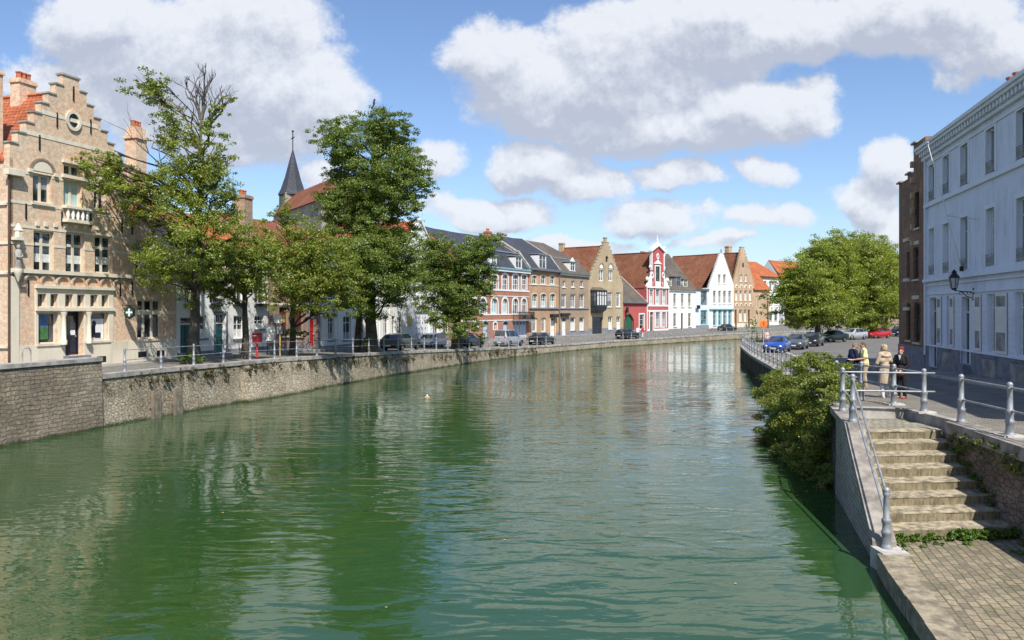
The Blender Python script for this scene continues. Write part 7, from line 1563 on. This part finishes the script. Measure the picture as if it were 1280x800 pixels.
def people():
    grp = 'four people talking behind the railing'
    navy = cloth('navy_suit_cloth', (.014, .02, .05)); tan = cloth('tan_trouser_cloth', (.40, .31, .2)); yel = cloth('pale_yellow_shirt', (.70, .63, .33)); trench = cloth('beige_trench_cloth', (.43, .34, .25)); blk = cloth('black_jacket_cloth', (.02, .018, .022)); wht = cloth('pale_trouser_cloth', (.62, .62, .62))
    ghair = cloth('grey_brown_hair', (.2, .14, .1)); bhair = cloth('short_brown_hair', (.12, .07, .045)); blond = cloth('blond_hair', (.46, .36, .22)); red = cloth('dyed_red_hair', (.27, .03, .018)); khaki = cloth('khaki_cloth', (.28, .2, .12))
    def paper(t, U, W, f):
        q = MB(); q.xy([(-.1, .42), (.1, .42), (.1, .6), (-.1, .6)], 1.08*f, 1.09*f); q.build('folded_map', M['poster'], t)
    def strap(t, U, W, f):
        q = MB(); q.tube([U((-.1, .13, 1.42)), U((.05, .165, 1.22)), U((.17, .08, 1.0))], .013*f, 5); q.tube([U((-.1, -.1, 1.43)), U((.06, -.15, 1.22)), U((.17, -.08, 1.0))], .013*f, 5); q.box(.15*f, .24*f, -.1, .1, .88*f, 1.04*f); q.build('bag_with_strap', M['brownwood'], t)
    def bag(t, U, W, f):
        q = MB(); q.ball((.0, .2*f, .86*f), (.17*f, .08*f, .12*f), 12, 8); q.build('handbag', M['brownwood'], t, smooth=True); q = MB(); q.tube([(-.12*f, .2*f, .95*f), (0, .16*f, 1.1*f), (.12*f, .2*f, .95*f)], .01, 5); q.build('handle', M['brownwood'], t)
        q = MB(); q.xz([(-.045*f, 1.46*f), (.045*f, 1.46*f), (0, 1.28*f)], .135*f, .15*f); q.build('blouse', M['poster'], t)
    p = at(1063, 29.8, 0)
    person('man in a dark navy suit leaning towards a map, leftmost of the four', p.x, p.y, zR(p.y), (1, .12), 1.74, 14, {-1: ((-.27, .08, 1.14), (-.12, .34, 1.06)), 1: ((.27, .08, 1.14), (.12, .36, 1.06))}, None, navy, navy, None, ghair, headpitch=28, group=grp)
    p = at(1080.5, 29.6, 0)
    person('man in a pale yellow shirt and tan trousers holding a folded map', p.x, p.y, zR(p.y), (-1, .1), 1.75, 3, {-1: ((-.26, .08, 1.14), (-.12, .38, 1.1)), 1: ((.26, .08, 1.14), (.1, .4, 1.1))}, None, yel, tan, None, bhair, sleeves='short', shoes=(.3, .18, .1), headpitch=22, extra=lambda *a: (paper(*a), strap(*a)), group=grp)
    p = at(1106, 25.7, 0)
    person('blond woman in a beige trench coat seen from behind', p.x, p.y, zR(p.y), (-.25, 1), 1.70, 2, {-1: ((-.25, .05, 1.12), (-.17, .25, 1.0)), 1: ((.25, .0, 1.12), (.24, .12, .88))}, {-1: ((-.09, .02, .5), (-.09, -.02, .09)), 1: ((.09, .02, .5), (.1, .0, .09))}, None, wht, trench, blond, 1, shoes=(.6, .55, .5), fem=True, headyaw=25, group=grp)
    p = at(1127, 25.3, 0)
    person('red-haired woman in a black jacket holding a brown handbag', p.x, p.y, zR(p.y), (-.75, -.66), 1.63, 2, {-1: ((-.24, .04, 1.12), (-.1, .21, .98)), 1: ((.24, .04, 1.12), (.1, .21, .98))}, None, blk, blk, None, red, 1, shoes=(.25, .05, .04), fem=True, headyaw=10, headpitch=12, extra=bag, group=grp)
    p = at(959, 81, 0); person('passer-by in a pale top and purple scarf beside the orange round sign', p.x, p.y, zR(p.y), (.4, -.9), 1.7, 0, None, None, cloth('pale_pink_top', (.55, .40, .38)), cloth('purple_cloth', (.13, .05, .16)), None, bhair, vox=.016)
    p = at(803, 116.5, 0); person('person in a red jacket with a bicycle before the low red house', p.x, p.y, zL(p.y)+.05, (.7, -.7), 1.72, 4, None, None, cloth('red_jacket_cloth', (.55, .03, .03)), cloth('pale_trouser_cloth', (.62, .62, .62)), None, bhair, vox=.018)
    bicycle('bicycle held by the person in a red jacket', p.x-.45, p.y-.3, zL(p.y)+.05, (.72, .69)); p = at(797, 116.8, 0); person('person in a white shirt beside the red-jacketed cyclist', p.x, p.y, zL(p.y)+.05, (.6, -.8), 1.7, 0, None, None, cloth('white_shirt_cloth', (.7, .7, .7)), blk, None, bhair, vox=.018)
    for i, px in enumerate((888.5, 893.5)): p = at(px, 141.5, 0); bicycle(['bicycle parked by the railing before the blue-white wing', 'bicycle parked by the railing nearer the white stepped gable'][i], p.x, p.y, zL(p.y)+.05, (.8, .6), 'postred')
    p = at(386, 57.5, 0); bicycle('bicycle leaning in front of the brick house with maroon blinds', p.x-.3, p.y, -.22, (.5, .87))
# ------------------------------------------------------------------ street furniture and small things
def furniture():
    p = at(321.5, 46.6, 0); t = thing('postbox', 'dark red postbox on a bright red pole by the left quay railing', 'postbox', (p.x, p.y, 0), rad(-20))
    mb = MB(); mb.tube([(0, 0, 0), (0, 0, .8)], .055, 8); mb.build('pole', M['signred'], t); mb = MB(); pr = [(-.22, .84), (.22, .84), (.22, 1.36)]+arc(-.22, .22, 1.36, .1)[::-1]+[(-.22, 1.36)]; mb.xz(pr, -.17, .17); mb.build('box', M['postred'], t); mb = MB(); mb.box(-.14, .14, -.185, -.165, 1.26, 1.29); mb.build('slot_plate', M['poster'], t)
    p = at(350, 51, 0); t = thing('information_board', 'yellow pole carrying white and yellow notice boards before the maroon blinds', 'notice board', (p.x, p.y, -.15), rad(-15))
    mb = MB(); mb.tube([(0, 0, 0), (0, 0, 2.75)], .035, 6); mb.build('pole', M['yellowboard'], t); mb = MB(); mb.box(-.4, .15, -.05, -.03, 2.1, 2.65); mb.build('white_board', M['poster'], t); mb = MB(); mb.box(.155, .4, -.05, -.03, 2.15, 2.6); mb.build('yellow_board', M['yellowboard'], t); mb = MB(); mb.box(-.2, .2, -.06, -.036, 1.4, 1.9); mb.build('picture_board', M['lead'], t)
    p = at(338.5, 52.5, 0); t = thing('notice_panel', 'white standing notice panel left of the brick house with maroon blinds', 'notice board', (p.x, p.y, -.15), rad(-15)); mb = MB(); mb.box(-.3, .3, -.06, .06, .9, 1.9); mb.build('panel', M['poster'], t); mb = MB(); mb.tube([(-.25, 0, 0), (-.25, 0, 1.0)], .03, 6); mb.tube([(.25, 0, 0), (.25, 0, 1.0)], .03, 6); mb.build('legs', M['iron'], t)
    p = at(19, 35.2, 0); t = thing('bollard', 'low rounded steel hoop by the corner of the brick corner house', 'bollard', (p.x+.5, p.y, 0), rad(70)); mb = MB(); mb.tube([(-.2, 0, 0), (-.2, 0, .95), (-.12, 0, 1.1), (.12, 0, 1.1), (.2, 0, .95), (.2, 0, 0)], .03, 6); mb.build('hoop', M['coping'], t)
    # round orange sign
    p = at(954.5, 80, zR(80)); t = thing('road_sign', 'round orange traffic sign on a pale pole at the right quay railing', 'sign', p); zt = zof(405, 80)-p.z
    mb = MB(); mb.tube([(0, .04, 0), (0, .04, zt+.35)], .04, 6); mb.build('pole', M['copeflag'], t); mb = MB(); mb.lathe([(.36, -.015), (.4, 0), (.4, .015), (.36, .02)], (0, 0, zt), 24, ax=1); mb.build('sign_disc', M['signorange'], t); mb = MB(); mb.lathe([(.41, .004), (.41, .012)], (0, 0, zt), 24, ax=1); mb.build('rim', M['signred'], t)
    mb = MB(); mb.box(-.06, .06, -.022, -.012, zt-.2, zt+.2); mb.build('symbol', M['signred'], t)
    p = at(1130.5, 60, zR(60)); t = thing('road_sign', 'small round blue no-parking sign beside the brown brick gable', 'sign', p); zt = zof(397, 60)-p.z
    mb = MB(); mb.tube([(0, .03, 0), (0, .03, zt+.3)], .03, 6); mb.build('pole', M['zinc'], t); mb = MB(); mb.lathe([(.25, -.01), (.27, 0), (.25, .012)], (0, 0, zt), 20, ax=1); mb.build('sign_disc', M['signblue'], t); mb = MB(); a = [k*math.pi/12 for k in range(24)]; mb.ring([(.22*math.cos(q), zt+.22*math.sin(q)) for q in a], [(.28*math.cos(q), zt+.28*math.sin(q)) for q in a], -.016, .0, True); mb.tube([(-.17, -.012, zt+.17), (.17, -.012, zt-.17)], .022, 4); mb.build('red_ring', M['signred'], t)
    # bird on the tallest tree
    p = at(467.5, 60, zof(128.5, 60)); t = thing('bird', 'small dark bird perched on the top twig of the tallest lime tree', 'bird', p)
    mb = MB(); mb.ball((0, 0, 0), (.08, .1, .2), 8, 6); mb.ball((.03, 0, .22), (.07, .07, .08), 8, 6); mb.tube([(.08, 0, .22), (.18, 0, .2)], [.025, .006], 5); mb.tube([(-.02, 0, -.15), (-.1, 0, -.42)], [.05, .03], 5); mb.tube([(0, 0, -.18), (0, 0, -.36)], .012, 4); mb.build('body', M['iron'], t, smooth=True)
    # floating leaf litter
    p = Vector((kx(534)*4.97/.109, 4.97/.109, WATER)); t = thing('float', 'small pale pinkish float drifting on the water before the tallest tree reflection', 'float', p); mb = MB(); mb.ball((0, 0, .02), (.16, .1, .06), 10, 7); mb.build('ball', M['skin'], t, smooth=True); mb = MB(); mb.lathe([(.05, .1), (.04, .16), (.015, .18)], n=8); mb.build('cap', M['poster'], t)
    mb = MB()
    for _ in range(45):
        d = rnd.uniform(13, 46); k = rnd.gauss(-.2, .2); x = k*d
        if not (-.45*d-1 < x < 5.5 and x > interp([(p.y, p.x) for p in LP], d)+1): continue
        s = rnd.uniform(.012, .036); a = rnd.uniform(0, 3); mb.face([(x+s*math.cos(a+q), d+s*math.sin(a+q)*.8, WATER+.012) for q in (0, 1.4, 3.0, 4.5)])
    o = mb.build('fallen_leaves', M['yellowboard']); tag(o, 'scattered pale leaves and specks floating on the canal', 'leaves', kind='stuff')
# ------------------------------------------------------------------ sky, sun, camera
def cloud_group():
    g = bpy.data.node_groups.new('cloud_field', 'ShaderNodeTree'); g.interface.new_socket('Vector', in_out='INPUT', socket_type='NodeSocketVector'); g.interface.new_socket('D', in_out='OUTPUT', socket_type='NodeSocketFloat')
    gi = g.nodes.new('NodeGroupInput'); go = g.nodes.new('NodeGroupOutput'); v = gi.outputs[0]
    # wobble the coordinates so the outlines billow
    n1 = g.nodes.new('ShaderNodeTexNoise'); n1.inputs['Scale'].default_value = 5.5; n1.inputs['Detail'].default_value = 6; n1.inputs['Roughness'].default_value = .6; L(g, v, n1.inputs['Vector'])
    w = g.nodes.new('ShaderNodeVectorMath'); w.operation = 'MULTIPLY_ADD'; L(g, n1.outputs['Color'], w.inputs[0]); w.inputs[1].default_value = (.12, .09, 0); w.inputs[2].default_value = (0, 0, 0)
    ad = g.nodes.new('ShaderNodeVectorMath'); ad.operation = 'ADD'; L(g, v, ad.inputs[0]); L(g, w.outputs[0], ad.inputs[1])
    cen = g.nodes.new('ShaderNodeVectorMath'); cen.operation = 'SUBTRACT'; L(g, ad.outputs[0], cen.inputs[0]); cen.inputs[1].default_value = (.06, .045, 0)
    vv = cen.outputs[0]; best = None
    B = [(245, 85, 185, 105, 1.0), (340, 125, 110, 85, 1.0), (150, 30, 120, 60, .9), (395, 130, 60, 50, .7), (70, 95, 65, 25, .55), (320, 30, 110, 60, .9), (250, 170, 130, 40, .8),
         (625, 70, 85, 45, .8), (700, 110, 130, 75, 1.0), (780, 90, 140, 95, 1.0), (850, 50, 150, 65, 1.0), (930, 140, 110, 50, .95), (820, 165, 120, 42, .95), (1010, 130, 60, 38, .7), (740, 160, 70, 40, .8), (640, 120, 50, 35, .6),
         (1000, 30, 160, 48, .9), (1140, 25, 170, 55, .95), (1240, 60, 100, 50, .8), (900, 15, 120, 40, .9), (1200, 95, 40, 22, .5),
         (675, 212, 75, 34, .95), (735, 235, 65, 22, .8), (615, 268, 85, 22, .9), (560, 262, 40, 16, .7), (845, 222, 55, 18, .7), (540, 208, 38, 26, .55), (955, 212, 45, 18, .6), (820, 272, 80, 22, .7), (955, 272, 65, 18, .6), (1110, 210, 36, 34, .75), (1085, 252, 48, 30, .8), (1120, 280, 60, 26, .7), (720, 302, 70, 12, .6), (500, 262, 30, 10, .4), (890, 300, 60, 8, .4), (400, 215, 30, 18, .5), (20, 85, 40, 25, .4),
         (-300, 60, 220, 120, .9), (1700, 100, 260, 110, .9), (-700, 150, 200, 60, .8), (500, -450, 400, 120, .9), (1100, -330, 300, 90, .8), (100, -500, 250, 90, .7), (2200, 250, 300, 60, .7)]
    for cx, cy, rx, ry, wt in B:
        s = g.nodes.new('ShaderNodeVectorMath'); s.operation = 'SUBTRACT'; L(g, vv, s.inputs[0]); s.inputs[1].default_value = (kx(cx), (HOR-cy)/1000, 0)
        m = g.nodes.new('ShaderNodeVectorMath'); m.operation = 'MULTIPLY'; L(g, s.outputs[0], m.inputs[0]); m.inputs[1].default_value = (1000/(rx*1.04), 1000/(ry*1.04), 0)
        d = g.nodes.new('ShaderNodeVectorMath'); d.operation = 'DOT_PRODUCT'; L(g, m.outputs[0], d.inputs[0]); L(g, m.outputs[0], d.inputs[1])
        q = math_(g, 'MULTIPLY', math_(g, 'SUBTRACT', 1.0, d.outputs['Value']), wt)
        best = q if best is None else math_(g, 'MAXIMUM', best, q)
    best = math_(g, 'MAXIMUM', best, -.7)
    n2 = g.nodes.new('ShaderNodeTexNoise'); n2.inputs['Scale'].default_value = 12; n2.inputs['Detail'].default_value = 11; n2.inputs['Roughness'].default_value = .66; L(g, v, n2.inputs['Vector'])
    tot = math_(g, 'ADD', best, math_(g, 'MULTIPLY', math_(g, 'SUBTRACT', n2.outputs['Fac'], .5), 1.9))
    L(g, tot, go.inputs[0]); return g
def world():
    w = bpy.data.worlds.new('World'); S.world = w; w.use_nodes = True; nt = w.node_tree; nt.nodes.clear()
    out = nt.nodes.new('ShaderNodeOutputWorld'); sky = nt.nodes.new('ShaderNodeTexSky'); sky.sky_type = 'NISHITA'; sky.sun_disc = False
    sky.sun_elevation = rad(SUN_EL); sky.sun_rotation = math.atan2(SUN_DIR.x, SUN_DIR.y); sky.air_density = 1.0; sky.dust_density = .7; sky.ozone_density = 2.0
    bg = nt.nodes.new('ShaderNodeBackground'); bg.inputs[1].default_value = .105; tint = mixc(nt, 1.0, sky.outputs[0], (.93, 1.0, 1.13), 'MULTIPLY'); L(nt, tint, bg.inputs[0])
    tc = nt.nodes.new('ShaderNodeTexCoord'); sp = nt.nodes.new('ShaderNodeSeparateXYZ'); L(nt, tc.outputs['Generated'], sp.inputs[0])
    den = math_(nt, 'MAXIMUM', math_(nt, 'ABSOLUTE', sp.outputs[1]), .2); cb = nt.nodes.new('ShaderNodeCombineXYZ'); L(nt, math_(nt, 'DIVIDE', sp.outputs[0], den), cb.inputs[0]); L(nt, math_(nt, 'DIVIDE', sp.outputs[2], den), cb.inputs[1])
    g = cloud_group()
    def D(off=None):
        n = nt.nodes.new('ShaderNodeGroup'); n.node_tree = g
        if off is None: L(nt, cb.outputs[0], n.inputs[0])
        else:
            a = nt.nodes.new('ShaderNodeVectorMath'); a.operation = 'ADD'; L(nt, cb.outputs[0], a.inputs[0]); a.inputs[1].default_value = off; L(nt, a.outputs[0], n.inputs[0])
        return n.outputs[0]
    d0 = D(); d1 = D((.012, .035, 0)); d2 = D((.004, .012, 0))
    alpha = ramp(nt, d0, -.14, .4, 0, .93)
    thick = math_(nt, 'ADD', math_(nt, 'MULTIPLY', d1, .55), math_(nt, 'MULTIPLY', math_(nt, 'SUBTRACT', d1, d0), .75))
    lit = ramp(nt, thick, -.2, .8, .9, .08); detail = math_(nt, 'MULTIPLY', math_(nt, 'SUBTRACT', d0, d2), .75); lit = math_(nt, 'ADD', lit, detail, True)
    cc = mixc(nt, lit, (.365, .395, .47), (.61, .63, .67)); bc = nt.nodes.new('ShaderNodeBackground'); L(nt, cc, bc.inputs[0]); bc.inputs[1].default_value = 1.0
    hz = ramp(nt, sp.outputs[2], 0.0, .22, .30, 0.0); alpha = math_(nt, 'MULTIPLY', alpha, ramp(nt, sp.outputs[2], -.01, .05, .55, 1.0)); 
    mx = nt.nodes.new('ShaderNodeMixShader'); L(nt, alpha, mx.inputs[0]); L(nt, bg.outputs[0], mx.inputs[1]); L(nt, bc.outputs[0], mx.inputs[2]); L(nt, mx.outputs[0], out.inputs[0])
    w.cycles.sampling_method = 'MANUAL'; w.cycles.sample_map_resolution = 512
    sun = bpy.data.lights.new('sun', 'SUN'); sun.energy = 4.9; sun.angle = rad(.53); sun.color = (1, .955, .88); o = bpy.data.objects.new('sun', sun); C.objects.link(o); o.rotation_euler = SUN_DIR.to_track_quat('Z', 'Y').to_euler(); o.location = (0, -20, 60)
    cam = bpy.data.cameras.new('camera'); cam.lens = 36*1000/1280; cam.sensor_width = 36; cam.shift_y = -(400-HOR)/1280; cam.clip_end = 6000; cam.clip_start = .1
    o = bpy.data.objects.new('camera', cam); C.objects.link(o); o.location = (0, 0, CAMZ); o.rotation_euler = (math.pi/2, 0, 0); S.camera = o
    S.view_settings.view_transform = 'Standard'; S.view_settings.look = 'None'; S.view_settings.exposure = EXPO; S.view_settings.gamma = 1.0; S.view_settings.use_curve_mapping = False
    S.render.engine = 'CYCLES'; c = S.cycles; c.use_denoising = True; c.max_bounces = 6; c.diffuse_bounces = 3; c.glossy_bounces = 3; c.transmission_bounces = 3; c.transparent_max_bounces = 4; c.caustics_reflective = False; c.caustics_refractive = False
    try: c.denoiser = 'OPENIMAGEDENOISE'; c.denoising_input_passes = 'RGB_ALBEDO_NORMAL'; c.denoising_prefilter = 'ACCURATE'
    except Exception: pass
    c.use_adaptive_sampling = True; c.adaptive_threshold = .012
EXPO = 0.52
mats()
M['walld'] = leaf('dry_wall_plants', (.06, .05, .02), (.14, .10, .04), (.09, .11, .025), .3)
ground(); left_railing(); stairs()
for fn in (house_A, house_B, house_C, house_D, house_E, house_G, house_H, house_I, house_J, house_KL, house_M, house_N, house_OP, church, pavements, blue_house, right_pavement, trees_left, trees_right, bushes, vehicles, people, furniture, world): fn()
